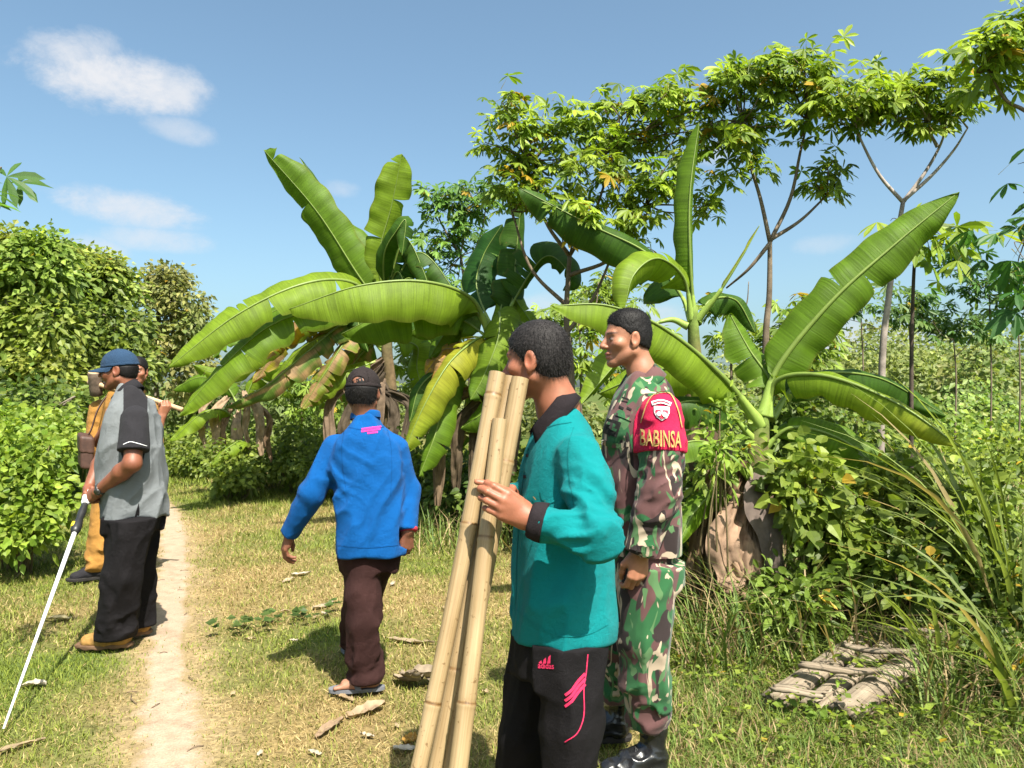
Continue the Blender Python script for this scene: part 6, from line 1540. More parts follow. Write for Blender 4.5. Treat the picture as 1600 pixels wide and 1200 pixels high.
# ------------------------------------------------------------------ soldier
def man_soldier():
    Y = 2.97; g = np.array([.53, Y, 0.0]); fwd = np.array([-1, -.10, 0])
    per = empty('person', g, 'man in camouflage uniform with a crimson armband standing behind the man in teal', 'person')
    H = Head(P(979, 530, Y), (-.985, -.17, -.03), size=.92, neck=[P(1003, 582, Y), P(1014, 625, Y)], jaw=1.04, nose=.92)
    sh, el, wr = P(1035, 646, 2.77), P(1033, 765, 2.72), P(1000, 862, 2.74)
    sh2, el2, wr2 = P(1020, 640, 3.20), P(1000, 760, 3.26), P(975, 860, 3.22)
    d = nrm(np.array([-.10, .02, -1])); hf, hp = hand_sdf(wr, d, (.25, -1, 0), 1, [(28, 42, 25), (34, 48, 30), (40, 50, 30), (44, 52, 32)],
                   thumb=[(.022, .026, -.012), (.055, .046, -.024), (.086, .046, -.036), (.108, .040, -.046)], size=1.0)
    f = U([hf, rc(wr + (el - wr) * .3, wr, .034, .028)], .02)
    hf2, hp2 = hand_sdf(wr2, (-.1, 0, -1), (.25, 1, 0), -1, [(30, 42, 25)] * 4, size=1.0)
    skin_body(per, H, (.29, .128, .074), [(f, np.vstack([hp, wr + (el - wr) * .3]), .05, .0034), (U([hf2, rc(wr2 + (el2 - wr2) * .3, wr2, .034, .028)], .02), np.vstack([hp2, wr2]), .05, .006)], hh=.0027,
              inner=([P(1012, 625, Y), sh, el, wr], [P(1012, 625, Y), sh2, el2, wr2]))
    hair_part(per, H, M_hair, 8000, .009, (0, .35, .1), off=.0035, front=(.080, .074), temple=(.020, .004), nape=(-.098, -.052), rough=.001, top=.011)
    st = stp(Y, .20, [(872, 948, 1058, .175), (840, 946, 1060, .178), (780, 942, 1060, .178), (720, 940, 1060, .18), (670, 944, 1057, .18), (638, 955, 1050, .165), (614, 968, 1044, .125), (594, 978, 1037, .085), (582, 985, 1032, .07)])
    to = loft(st, fwd)
    arms = [chain([sh, sh + (el - sh) * .4, el, wr + (el - wr) * .06], [.066, .074, .068, .058], .02), chain([sh2, el2, wr2], [.078, .07, .056], .02)]
    def sf(p):
        d_ = folds(p, to(p), .015, .10, along=(.4, 0, 1), comp=.35, seed=1.)
        a = arms[0](p); em = gmask(p, el, .14)
        a = folds(p, a, .009 + .014 * em, .07, along=(1, .2, .3), comp=.35, seed=3., warp=.7)
        return smin(smin(d_, a, .022), arms[1](p), .03)
    pts = np.array([sh, el, wr, sh2, el2, wr2] + [(s[1], s[2], s[0]) for s in st])
    lo, hi = bounds(pts, .2); lo[2] = wr[2] - .03
    def sf2(p):     # flat cut at cuff and hem
        return smax(sf(p), half((wr - el) * 1.0, wr + (wr - el) * .02)(p) * (np.linalg.norm(p - wr, axis=1) < .10) + -1 * (np.linalg.norm(p - wr, axis=1) >= .10), .004)
    V, Q = surfnet(sf2, lo, hi, .0068); V = relax(V, Q, 1, .4)
    jac = obj('jacket', V, Q, M_camo, per); bv = bvh_of(jac)
    # buttoned cuff tab, breast pocket flap and patches
    collar(per, P(1006, 598, Y), (-.42, .0, .9), np.array([-.98, -.12, -.4]), .058, .088, .026, .055, M_camo, gap=.35, point=.030)
    p2, q2 = strip2([(984, 858), (1004, 862), (1022, 860)], 7.5, 10); drape(jac, 'cuff_tab', p2, q2, bv, M_camo, .004)
    p2, q2 = strip2([(994, 861), (997, 861)], 2.0, 3); drape(jac, 'button', p2, q2, bv, M_dark_patch, .007)
    p2, q2 = strip2([(966, 641), (990, 650)], 9, 8); drape(jac, 'name_patch', p2, q2, bv, M_camo, .004)
    p2, q2 = strip2([(946, 665), (968, 672)], 12, 8); pk = drape(jac, 'breast_patch', p2, q2, bv, M_dark_patch, .003)
    p2, q2 = strip2([(950, 661), (962, 665), (955, 668), (965, 673)], 2.0, 16); drape(jac, 'patch_stitching', p2, q2, bv, M_camo, .006)
    p2, q2 = strip2([(940, 690), (965, 696), (985, 694)], 4, 12); drape(jac, 'pocket_flap', p2, q2, bv, M_camo, .006)
    for (a, b) in (((974, 622), (984, 626)), ((969, 636), (976, 640)), ((981, 638), (988, 642))):
        p2, q2 = strip2([a, b], 1.6, 5); drape(jac, 'rank_stitching', p2, q2, bv, M_dark_patch, .007)
    # armband: a padded shell over the sleeve, arched at the shoulder
    ax = nrm(el - sh); c0 = P(1034, 690, 2.72)
    def bf(p):
        d_ = sf(p) - .0065
        low = (p - P(1034, 707, 2.72)) @ ax
        q = p - c0; e = np.sqrt((q[:, 0] / .092) ** 2 + (np.maximum(q[:, 2], 0) / .215) ** 2) - 1
        d_ = smax(d_, low, .006)
        d_ = smax(d_, e * .09, .006)
        d_ = smax(d_, p[:, 1] - 2.80, .006)
        return d_
    V, Q = surfnet(bf, c0 - np.array([.13, .14, .12]), c0 + np.array([.13, .14, .25]), .005); V = relax(V, Q, 1, .4)
    band = obj('armband', V, Q, M_band, per); bb = bvh_of(band)
    t2, tf2 = text2('BABINSA', (1002, 671, 1068, 696), True); t2[:, 1] += (t2[:, 0] - 1000) * .06
    x = t2[:, 0]; t2[:, 0] = 1034 + (x - 1034) * np.where(x > 1034, .86, .98)
    drape(band, 'lettering', t2, tf2, bb, M_gold, .007)
    def em(q): return [(1034 + (x_ - 1034) * .86, 641 + (y_ - 641) * .86) for x_, y_ in q]
    sc = [(1020.5, 634), (1047.5, 636), (1047.5, 646), (1043, 655), (1034, 660), (1025.5, 655), (1021, 645)]
    drape(band, 'badge_shield', em(sc + [(1034, 644)]), np.array([(k, (k + 1) % 7, 7) for k in range(7)]), bb, M_white_badge, .005)
    sc2 = [(1023.5, 641), (1044.8, 642.5), (1044.5, 647), (1041, 653), (1034, 657), (1028, 653), (1024, 646.5)]
    drape(band, 'badge_field', em(sc2 + [(1034, 646)]), np.array([(k, (k + 1) % 7, 7) for k in range(7)]), bb, M_red_badge, .008)
    p2, q2 = strip2([(1017, 629.5), (1033, 626), (1050, 631.5)], 3.4, 14); drape(band, 'badge_scroll', em(p2), q2, bb, M_white_badge, .005)
    p2, q2 = strip2([(1020, 628.8), (1033, 626), (1047, 630.5)], .8, 14); drape(band, 'badge_scroll_text', em(p2), q2, bb, M_red_badge, .008)
    for (cx, cy, rx, ry) in ((1030.2, 649.5, 3.6, 3.8), (1038.6, 650, 3.4, 3.8), (1034.4, 645.5, 1.3, 4)):
        th = np.linspace(0, 2 * math.pi, 10, endpoint=False)
        pp = [(cx + rx * math.cos(t), cy + ry * math.sin(t)) for t in th] + [(cx, cy)]
        drape(band, 'badge_emblem', em(pp), np.array([(k, (k + 1) % 10, 10) for k in range(10)]), bb, M_white_badge, .011)
    p2, q2 = strip2([(1003, 660), (1012, 632), (1024, 616), (1036, 612), (1048, 618), (1058, 640), (1064, 668)], .8, 30)
    drape(band, 'edge_piping', p2, q2, bb, M_gold, .005)
    # trousers tucked into boots
    hn, kn, an = P(1012, 880, Y - .10), P(1008, 1000, Y - .12), P(1012, 1118, Y - .09)
    hf_, kf, af = P(1000, 880, Y + .10), P(975, 1000, Y + .12), P(958, 1085, Y + .22)
    hips = loft([(.72, .52, Y, .18, .125), (.82, .52, Y, .18, .125), (.92, .52, Y, .165, .12)], fwd)
    legs = [chain([hn, kn, (kn + an) / 2, an], [.105, .092, .088, .070], .02), chain([hf_, kf, af], [.105, .09, .072], .02)]
    def tf(p):
        d_ = smin(hips(p), legs[0](p), .03); d_ = smin(d_, legs[1](p), .012)
        d_ = folds(p, d_, .013, .10, along=(.3, 0, 1), comp=.35, seed=6.)
        lm = sstep(.45, .25, p[:, 2]); d_ = folds(p, d_, .016 * lm, .055, along=(1, .5, .25), comp=.25, seed=9.)
        d_ = np.where(p[:, 2] > st[0][0] + .004, np.maximum(d_, to_in(p) + .014), d_)
        return smax(d_, .165 - p[:, 2], .02)
    b0 = st[0]; to_in = loft([(b0[0] - .15, *b0[1:])] + st, fwd)
    tr = part('trousers', tf, [hn, kn, an, hf_, kf, af, (.52, Y, .9)], .2, .0075, M_camo, per)
    hl = np.array([an[0] + .055, an[1], .0]); make_shoe(per, hl + np.array([.02, .02, 0]), (-.97, -.24), .285, .24, M_boot, M_sole, M_watch, .005, 1, 1.08, name='boot')
    hl = np.array([af[0] + .07, af[1], .0]); make_shoe(per, hl, (-.99, .05), .285, .24, M_boot, M_sole, M_watch, .006, -1, 1.08, name='boot')
man_soldier()
# ------------------------------------------------------------------ caps
def cap(person, H, mat, tilt=0.0, back_open=False, name='cap'):
    """baseball cap: crown, curved peak, button"""
    c, s = math.cos(tilt), math.sin(tilt)
    R = np.array([[1, 0, 0], [0, c, -s], [0, s, c]])          # about the left axis
    def toq(p): return (p - np.array([0, -.006, .022])) @ R
    def f(p):
        q = toq(p)
        d = ell((0, -.002, .004), (.0845, .106, .098))(q)
        d = smax(d, -.004 - q[:, 2] , .006)
        ang = np.arctan2(q[:, 1], q[:, 0]); seam = np.abs(np.mod(ang + math.pi / 6, math.pi / 3) - math.pi / 6)
        d = d + .0016 * np.exp(-(seam / .035) ** 2) * sstep(.0, .03, q[:, 2])
        d = d - .0022 * (np.abs(q[:, 2] - .004) < .006)
        if back_open:
            o = ell((0, -.11, .020), (.034, .05, .026))(q); d = smax(d, -smax(o, .012 - q[:, 2], .003), .003)
            d = smax(d, -ell((0, -.004, .004), (.079, .100, .092))(q), .003)
        return d
    V, Q = surfnet(f, (-.11, -.14, -.05), (.11, .13, .17), .0032); V = relax(V, Q, 1, .4)
    cp = obj(name, H.w(V), Q, mat, person)
    nu, nv = 14, 28; mb = []
    for sg in (0, 1):
        g = []
        for i in range(nu):
            u = i / (nu - 1)
            for j in range(nv):
                a = math.radians(-82 + 164 * j / (nv - 1)); ca, sa = math.cos(a), math.sin(a)
                inner = np.array([.083 * sa, .104 * ca]); outer = np.array([.080 * sa * 1.0, .104 * ca + .078 * ca ** .55 if ca > 0 else 0])
                xy = inner * (1 - u) + outer * u
                z = .002 - 2.6 * xy[0] ** 2 * (0.4 + u * .9) - .010 * u - (.0045 if sg else 0)
                g.append((xy[0], xy[1] - .002, z))
        mb.append(np.array(g))
    A, B = mb; n = len(A); Q = grid_faces(nu, nv)
    bd = np.concatenate([np.arange(nv), np.arange(1, nu) * nv + nv - 1, (nu - 1) * nv + np.arange(nv - 2, -1, -1), np.arange(nu - 2, 0, -1) * nv]); b2 = np.roll(bd, -1)
    V = np.vstack([A, B]); QQ = np.vstack([Q[:, ::-1], Q + n, np.stack([b2, bd, bd + n, b2 + n], 1)])
    V = V @ R.T + np.array([0, -.006, .022])
    obj('cap_peak', H.w(V), QQ, mat, cp)
    tv, tq, tt = tube([(0, -.002, .099), (0, -.002, .103), (0, -.002, .106)], [.007, .0075, .004], 10)
    obj('cap_button', H.w(tv @ R.T + np.array([0, -.006, .022])), [tq, tt], mat, cp)
    return cp

# ------------------------------------------------------------------ man in grey and black with the stick
def man_grey():
    Y = 4.45; g = np.array([-2.25, Y, 0.0]); fwd = np.array([-1, -.06, 0])
    per = empty('person', g, 'smiling man in a navy cap, grey and black short-sleeved shirt and black trousers', 'person')
    H = Head(P(186, 578, Y), (-.99, -.10, -.06), size=.98, neck=[P(200, 618, Y), P(209, 650, Y)], smile=.8, jaw=1.08, nr=.052)
    sh, el, wr = P(212, 653, 4.28), P(207, 724, 4.20), P(153, 768, 4.31)
    sh2, el2, wr2 = P(198, 655, 4.66), P(163, 712, 4.68), P(138, 764, 4.54)
    grip = P(129, 783, 4.44)
    dl = nrm(P(136, 779, 4.40) - wr); hf, hp = hand_sdf(wr, nrm(grip - wr + np.array([0, -.03, 0])), (.1, -1, .5), 1, [(45, 70, 50), (50, 75, 50), (52, 78, 50), (55, 78, 50)],
                  thumb=[(.022, .026, -.012), (.052, .038, -.030), (.080, .030, -.044), (.098, .016, -.050)], size=.98)
    hf2, hp2 = hand_sdf(wr2, nrm(grip - wr2 + np.array([0, .02, .02])), (-.5, .8, .5), -1, [(50, 75, 50)] * 4, size=.98)
    a1 = chain([P(208, 650, Y), sh, el, el + (wr - el) * .3, wr], [.05, .05, .046, .046, .029], .02); a2 = chain([P(208, 650, Y), sh2, el2, el2 + (wr2 - el2) * .3, wr2], [.05, .05, .046, .046, .029], .02)
    f = lambda p: smin(hf(p), a1(p), .02); f2 = lambda p: smin(hf2(p), a2(p), .02)
    skin_body(per, H, (.19, .070, .037), [(f, np.vstack([hp, sh, el]), .06, .0042), (f2, np.vstack([hp2, sh2, el2]), .06, .005)], hh=.003)
    hair_part(per, H, M_hair, 2500, .008, (0, .1, -.4), off=.004, front=(.08, .07), temple=(.028, -.004), nape=(-.095, -.062), top=0, capped=True)
    cap(per, H, M_cap_navy, tilt=-.06)
    st = stp(Y, .2, [(806, 166, 257, .168), (790, 165, 257, .17), (755, 162, 255, .17), (720, 161, 252, .172), (690, 165, 248, .178), (665, 172, 242, .178), (643, 178, 237, .155), (625, 185, 230, .11), (611, 190, 222, .078), (603, 193, 218, .066)])
    to = loft(st, fwd)
    sl, sl2 = rc(sh, el, .068, .084), rc(sh2, el2, .068, .080)
    slc = sh + (el - sh) * .74
    def sf(p):
        d_ = folds(p, to(p), .020, .12, along=(.6, 0, 1), comp=.35, seed=5.)
        a = folds(p, sl(p), .006, .09, along=(0, 0, 1), comp=.3, seed=2.)
        a = smax(a, half(el - sh, slc)(p), .004); b = smax(sl2(p), half(el2 - sh2, sh2 + (el2 - sh2) * .7)(p), .004)
        return smin(smin(d_, a, .016), b, .02)
    pts = np.array([sh, el, sh2, el2] + [(s[1], s[2], s[0]) for s in st]); lo, hi = bounds(pts, .16); lo[2] = st[0][0] - .02
    V, Q = surfnet(sf, lo, hi, .0075); V = relax(V, Q, 1, .4)
    # two-tone: charcoal sleeves and shoulder yoke, grey body
    px_ = 800 + V[:, 0] / V[:, 1] * F
    m1 = sstep(.024, .018, sl(V)) * sstep(-.036, -.028, to(V)) * sstep(1.375, 1.365, V[:, 2]); m2 = sstep(.024, .018, sl2(V)) * sstep(4.59, 4.61, V[:, 1]) * sstep(1.375, 1.365, V[:, 2])
    m3 = sstep(1.262, 1.272, V[:, 2]) * sstep(191, 194.5, px_) * sstep(232, 229, px_); tone = np.maximum(np.maximum(m1, m2), m3)[:, None] * np.ones((1, 3))
    m_tt = cloth_mat('grey_and_charcoal_cloth', (.145, .157, .164), .8, .08); N_, L_ = m_tt.node_tree.nodes, m_tt.node_tree.links; bs = [q for q in N_ if q.type == 'BSDF_PRINCIPLED'][0]; old = bs.inputs['Base Color'].links[0].from_socket
    ta = N_.new('ShaderNodeAttribute'); ta.attribute_name = 'Col'; L_.new(mixc(N_, L_, ramp(N_, L_, ta.outputs['Fac'], [(.42, 0.0), (.58, 1.0)]), old, (.019, .018, .021)), bs.inputs['Base Color'])
    top = obj('shirt', V, Q, m_tt, per, True, tone); bv = bvh_of(top)
    collar(per, P(200, 616, Y), (-.45, 0, .9), np.array([-.98, -.1, -.45]), .064, .092, .034, .056, M_char_cloth, gap=.40, point=.034)
    p2, q2 = strip2([(193, 694.5), (203, 690.5), (212, 692), (229, 697)], .45, 24); drape(top, 'sleeve_stitching', p2, q2, bv, M_white_thread, .003)
    p2, q2 = strip2([(211, 668), (210.5, 690)], .25, 12); drape(top, 'sleeve_seam', p2, q2, bv, M_char_cloth, .004)
    p2, q2 = strip2([(217, 786), (214, 808)], [.3, 1, 2, 2.6, 3.2, 3.4], 6); drape(top, 'side_slit', p2, q2, bv, M_black_cloth, .002)
    # trousers
    hn, kn, an = P(206, 812, Y - .10), P(190, 900, Y - .12), P(181, 985, Y - .07)
    hf_, kf, af = P(216, 812, Y + .10), P(213, 900, Y + .12), P(215, 975, Y + .16)
    an[2] = .09; af[2] = .09
    hips = loft([(.66, -2.19, Y, .185, .145), (.76, -2.19, Y, .185, .15), (.86, -2.20, Y, .175, .15)], fwd)
    legs = [chain([hn, kn, an], [.115, .105, .098], .02), chain([hf_, kf, af], [.112, .10, .085], .02)]
    def tf(p):
        d_ = smin(hips(p), legs[0](p), .03); d_ = smin(d_, legs[1](p), .012)
        d_ = folds(p, d_, .020, .12, along=(.3, 0, 1), comp=.35, seed=7.)
        lm = sstep(.38, .10, p[:, 2]); d_ = folds(p, d_, .016 * lm, .08, along=(1, .5, .3), comp=.3, seed=3.)
        d_ = np.where(p[:, 2] > st[0][0] + .004, np.maximum(d_, to_in(p) + .014), d_)
        return smax(d_, .055 - p[:, 2], .012)
    b0 = st[0]; to_in = loft([(b0[0] - .15, *b0[1:])] + st, fwd)
    part('trousers', tf, [hn, kn, an, hf_, kf, af, (-2.2, Y, .86)], .2, .0085, M_black_cloth, per)
    dr = nrm((-.99, -.15, 0)); hl = np.array([an[0], an[1], 0]) - dr * .085; make_shoe(per, hl, dr, .295, .10, M_tan_shoe, M_tan_sole, M_lace, .005, 1, 1.12, True)
    dr = nrm((-.85, -.5, 0)); hl = np.array([af[0], af[1], 0]) - dr * .075; make_shoe(per, hl, dr, .285, .10, M_tan_shoe, M_tan_sole, M_lace, .005, -1, 1.1, True)
    # wristwatch
    ax = nrm(wr - el); c = el + (wr - el) * .90
    tv, tq, tt = tube([c - ax * .011, c - ax * .009, c + ax * .009, c + ax * .011], [.031, .0345, .034, .030], 22); wt = obj('wristwatch', tv, [tq, tt], M_watch, per)
    nn = nrm(np.array([.25, -1, -.1]) - ax * (np.array([.25, -1, -.1]) @ ax)); cc = c + nn * .034
    tv, tq, tt = tube([cc, cc + nn * .006, cc + nn * .009], [.020, .020, .016], 20); obj('watch_case', tv, [tq, tt], M_watch, wt)
    # the stick he holds: white grip, black collar, pale tapering shaft
    top_, tip = grip + np.array([.016, .03, .03]), np.array([-2.165, 3.27, .012])
    stk = empty('walking_stick', (tip[0], tip[1], 0), 'long white tapering stick with a black collar held by the man in the navy cap', 'stick')
    ax = nrm(tip - top_); Ls = np.linalg.norm(tip - top_)
    m_w = plain_mat('white_painted_stick', (.62, .63, .65), .35, .5, .06, 60); m_k = plain_mat('black_plastic', (.015, .015, .016), .45, .5, .3)
    C = np.array([top_ + ax * Ls * t for t in np.linspace(.19, 1, 20)]); tv, tq, tt = tube(C, np.linspace(.0125, .0045, 20), 12); obj('shaft', tv, [tq, tt], m_w, stk)
    C = np.array([top_ + ax * Ls * t for t in np.linspace(.05, .21, 9)]); tv, tq, tt = tube(C, [.016, .019, .021, .021, .018, .022, .026, .026, .020], 12); obj('collar', tv, [tq, tt], m_k, stk)
    C = np.array([top_ + ax * Ls * t for t in (-.025, -.015, .0, .02, .045, .052)]); tv, tq, tt = tube(C, [.010, .024, .028, .026, .022, .016], 16); obj('grip', tv, [tq, tt], m_w, stk)
    sd = np.array([-.5, -.8, .2]); C = np.array([top_ + ax * Ls * t + sd * .022 for t in (.155, .165, .175)]); tv, tq, tt = tube(C, [.012, .013, .012], 8)
    obj('yellow_knob', tv, [tq, tt], plain_mat('yellow_plastic', (.75, .55, .02), .5, .4), stk)
man_grey()

# ------------------------------------------------------------------ man in blue, seen from behind
def man_blue():
    Y = 3.76; g = np.array([-.72, Y, 0.0]); fwd = np.array([-.16, .98, 0])
    per = empty('person', g, 'man in a blue long-sleeved shirt and black cap walking away, seen from behind', 'person')
    H = Head(P(568, 612, Y), (.06, 1, -.08), size=.98, neck=[P(570, 655, Y), P(571, 690, Y)])
    sh, el, wr = P(524, 702, 3.76), P(489, 768, 3.72), P(453, 832, 3.80)
    sh2, el2, wr2 = P(617, 700, 3.80), P(637, 766, 3.84), P(638, 828, 3.76)
    hf, hp = hand_sdf(wr, nrm((-.35, .15, -1)), (-1, -.35, .1), 1, [(18, 28, 18), (24, 34, 22), (30, 38, 24), (34, 40, 26)], size=1.0)
    hf2, hp2 = hand_sdf(wr2, nrm((-.12, .15, -1)), (.75, -.7, 0), -1, [(30, 40, 25), (35, 45, 28), (40, 48, 30), (44, 50, 30)], size=1.0)
    skin_body(per, H, (.19, .078, .046), [(U([hf, rc(wr + (el - wr) * .3, wr, .034, .028)], .02), np.vstack([hp, wr + (el - wr) * .3]), .05, .0038),
                                         (U([hf2, rc(wr2 + (el2 - wr2) * .3, wr2, .034, .028)], .02), np.vstack([hp2, wr2 + (el2 - wr2) * .3]), .05, .0038)],
              inner=([P(571, 690, Y), sh, el, wr], [P(571, 690, Y), sh2, el2, wr2]))
    hair_part(per, H, M_hair, 5200, .014, (0, .0, -.8), off=.008, front=(.08, .07), temple=(.026, -.022), nape=(-.095, -.092), top=0, capped=True)
    cap(per, H, M_cap_black, tilt=.02, back_open=True)
    k = Y / F
    st = [(CAMZ + (YH - y) * k, ((l + r) / 2 - 800) * k, Y, (r - l) / 2 * k, b) for (y, l, r, b) in
          [(862, 526, 631, .14), (845, 526, 632, .14), (815, 525, 631, .14), (770, 524, 629, .135), (735, 521, 627, .135), (705, 520, 623, .13), (685, 527, 614, .12), (669, 542, 600, .10), (656, 550, 594, .075), (646, 553, 592, .068)]]
    to = loft(st, fwd, 2.5)
    arms = [chain([sh, el, wr], [.066, .062, .048], .02), chain([sh2, el2, wr2], [.066, .060, .046], .02)]
    def sf(p):
        d_ = to(p); d_ = folds(p, d_, .016, .12, along=(.6, 0, 1), comp=.3, seed=3.)
        arm_pit = gmask(p, P(545, 745, Y - .1), .12); d_ = folds(p, d_, .018 * arm_pit, .07, along=(.8, 0, -.5), comp=.25, seed=6.)
        a = folds(p, arms[0](p), .008, .08, along=el - sh, comp=.4, seed=4.); b = folds(p, arms[1](p), .009, .08, along=(.3, 0, 1), comp=.4, seed=5.)
        return smin(smin(d_, a, .03), b, .03)
    pts = np.array([sh, el, wr, sh2, el2, wr2] + [(s[1], s[2], s[0]) for s in st]); lo, hi = bounds(pts, .17); lo[2] = st[0][0] - .03
    def sf2(p):
        d_ = sf(p)
        for (w_, e_) in ((wr, el), (wr2, el2)):
            c = w_ + (w_ - e_) * .03; near = np.linalg.norm(p - c, axis=1) < .085
            d_ = np.where(near, smax(d_, half(w_ - e_, c)(p), .004), d_)
        return d_
    V, Q = surfnet(sf2, lo, hi, .0072); V = relax(V, Q, 1, .4)
    sh_o = obj('shirt', V, Q, M_blue, per); bv = bvh_of(sh_o)
    # knitted collar band
    C0 = P(571, 648, Y); th = np.linspace(0, 2 * math.pi, 36, endpoint=False); rings = []
    for (r, z) in ((.072, -.02), (.071, .000), (.068, .010), (.064, .013), (.061, .009), (.060, -.01)):
        rings.append(np.stack([C0[0] + r * 1.03 * np.cos(th), C0[1] + r * .95 * np.sin(th) - .0, C0[2] + z - .012 * np.sin(th) * 1.0 + .012 * np.cos(th) * .5], 1))
    obj('collar', np.concatenate(rings), grid_faces(6, 36, True), M_blue, per)
    for (w_, e_) in ((wr, el), (wr2, el2)):
        a0 = w_ + (e_ - w_) * .05; a1 = w_ - (e_ - w_) * .045
        tv, tq, tt = tube(cr([a0, a1], 5), [.046, .046, .045, .044, .038], 20); obj('cuff', tv, [tq, tt], M_red_cuff, per)
    # small pink print below the collar, tilted
    mb = []
    for row, (x0, x1, y) in enumerate(((565, 596, 670.5), (564.5, 595, 674.2), (574, 589, 678.2))):
        x = x0
        while x < x1 - 1:
            w_ = random.uniform(1.4, 2.6); p2, q2 = strip2([(x, y - (x - 565) * .13), (x + w_, y - (x + w_ - 565) * .13)], random.uniform(1.2, 1.7), 3); mb.append((p2, q2)); x += w_ + .28
    n = 0; PP = []; QQ = []
    for p2, q2 in mb: PP.append(p2); QQ.append(q2 + n); n += len(p2)
    drape(sh_o, 'back_print', np.vstack(PP), np.vstack(QQ), bv, M_pink2, .0022)
    p2, q2 = strip2([(527, 852), (575, 856), (630, 851)], .4, 40); drape(sh_o, 'hem_stitching', p2, q2, bv, M_blue_seam, .002)
    for pth in ([(538, 672), (534, 700), (536, 735), (541, 765)], [(605, 671), (611, 700), (612, 735), (610, 775)], [(545, 668), (572, 672), (600, 667)]):
        p2, q2 = strip2(pth, .4, 24); drape(sh_o, 'seam', p2, q2, bv, M_blue_seam, .0016)
    # trousers: weight on the near leg, the other leg stepping ahead
    hn, kn, an = P(566, 872, Y - .02), P(567, 970, Y - .06), P(573, 1062, Y - .02); an[2] = .085
    hf_, kf, af = P(592, 868, Y + .06), P(560, 955, Y + .28), np.array([-.86, Y + .46, .10])
    hips = loft([(.58, -.70, Y, .13, .105), (.66, -.70, Y, .14, .11), (.80, -.69, Y, .14, .11)], fwd)
    legs = [chain([hn, kn, an], [.092, .080, .076], .02), chain([hf_, kf, af], [.09, .078, .07], .02)]
    def tf(p):
        d_ = smin(smin(hips(p), legs[0](p), .03), legs[1](p), .015)
        d_ = folds(p, d_, .018, .10, along=(.3, 0, 1), comp=.35, seed=5.)
        lm = sstep(.34, .10, p[:, 2]); d_ = folds(p, d_, .016 * lm, .075, along=(1, .5, .35), comp=.3, seed=2.)
        d_ = np.where(p[:, 2] > st[0][0] + .004, np.maximum(d_, to_in(p) + .014), d_)
        return smax(d_, .04 - p[:, 2], .012)
    b0 = st[0]; to_in = loft([(b0[0] - .15, *b0[1:])] + st, fwd)
    part('trousers', tf, [hn, kn, an, hf_, kf, af, (-.7, Y, .8)], .18, .0085, M_brown_cloth, per)
    # sandalled feet
    for (a, dr, sd) in ((an, (-.97, -.12), 1), (af, (-.5, .86), -1)):
        R, o = shoe_frame(np.array([a[0], a[1], 0]) - nrm((*dr, 0)) * .075, dr)
        toes = [rc((.17, .030 * 1 - .017 * q, .030), (.222 - .012 * q * (q > 0), .034 - .019 * q, .024), .0115 - .001 * q, .0105 - .0012 * q) for q in range(5)]
        ff = U([rc((.04, 0, .046), (.11, .004, .05), .032, .034), rc((.11, .004, .046), (.175, .002, .034), .034, .022), rc((.13, .024, .036), (.178, .022, .032), .02, .018),
                rc((.13, -.02, .034), (.168, -.026, .030), .02, .016), rc((.05, 0, .05), (.055, 0, .13), .034, .036)] + [], .025)
        def f3(p, ff=ff, toes=toes):
            d_ = ff(p)
            for t_ in toes: d_ = smin(d_, t_(p), .006)
            return smax(d_, .016 - p[:, 2], .004)
        V, Q = surfnet(f3, (-.02, -.07, 0), (.26, .07, .15), .0042)
        b = np.array((.27, .13, .08)); mbk = MB(); mbk.add(o + V @ R.T, Q, None, np.tile(b, (len(V), 1))); fo = mbk.build('foot', M_skin, per)
        th = np.linspace(0, 2 * math.pi, 40, endpoint=False); x = .122 + .135 * np.cos(th); y = (.040 + .010 * sstep(.1, .2, x)) * np.sign(np.sin(th)) * np.abs(np.sin(th)) ** .75
        rg = [np.stack([x, y, np.full(40, z)], 1) for z in (0, .016)]; V = np.vstack(rg + [[[.122, 0, 0]], [[.122, 0, .016]]]); j = np.arange(40); k2 = (j + 1) % 40
        sa = obj('sandal', o + V @ R.T, [grid_faces(2, 40, True)[:, ::-1], np.vstack([np.stack([np.full(40, 80), k2, j], 1), np.stack([np.full(40, 81), 40 + j, 40 + k2], 1)])], M_flop, per, smooth=False)
        C = cr([(.11, .052, .016), (.125, .040, .055), (.135, .0, .072), (.125, -.040, .055), (.11, -.052, .016)], 24); tv, tq, tt = tube(C, .017, 8, True, .22)
        T, A, B = frames(C)
        wv = []
        for q in range(24):
            up_ = nrm(C[q] - np.array([.125, 0, .02])); wv += [C[q] + np.array([-.014, 0, 0]) + up_ * .001, C[q] + np.array([.014, 0, 0]) + up_ * .001, C[q] + np.array([.014, 0, 0]) + up_ * .006, C[q] + np.array([-.014, 0, 0]) + up_ * .006]
        obj('sandal_strap', o + np.array(wv) @ R.T, grid_faces(24, 4, True), M_flop, sa, smooth=False)
man_blue()

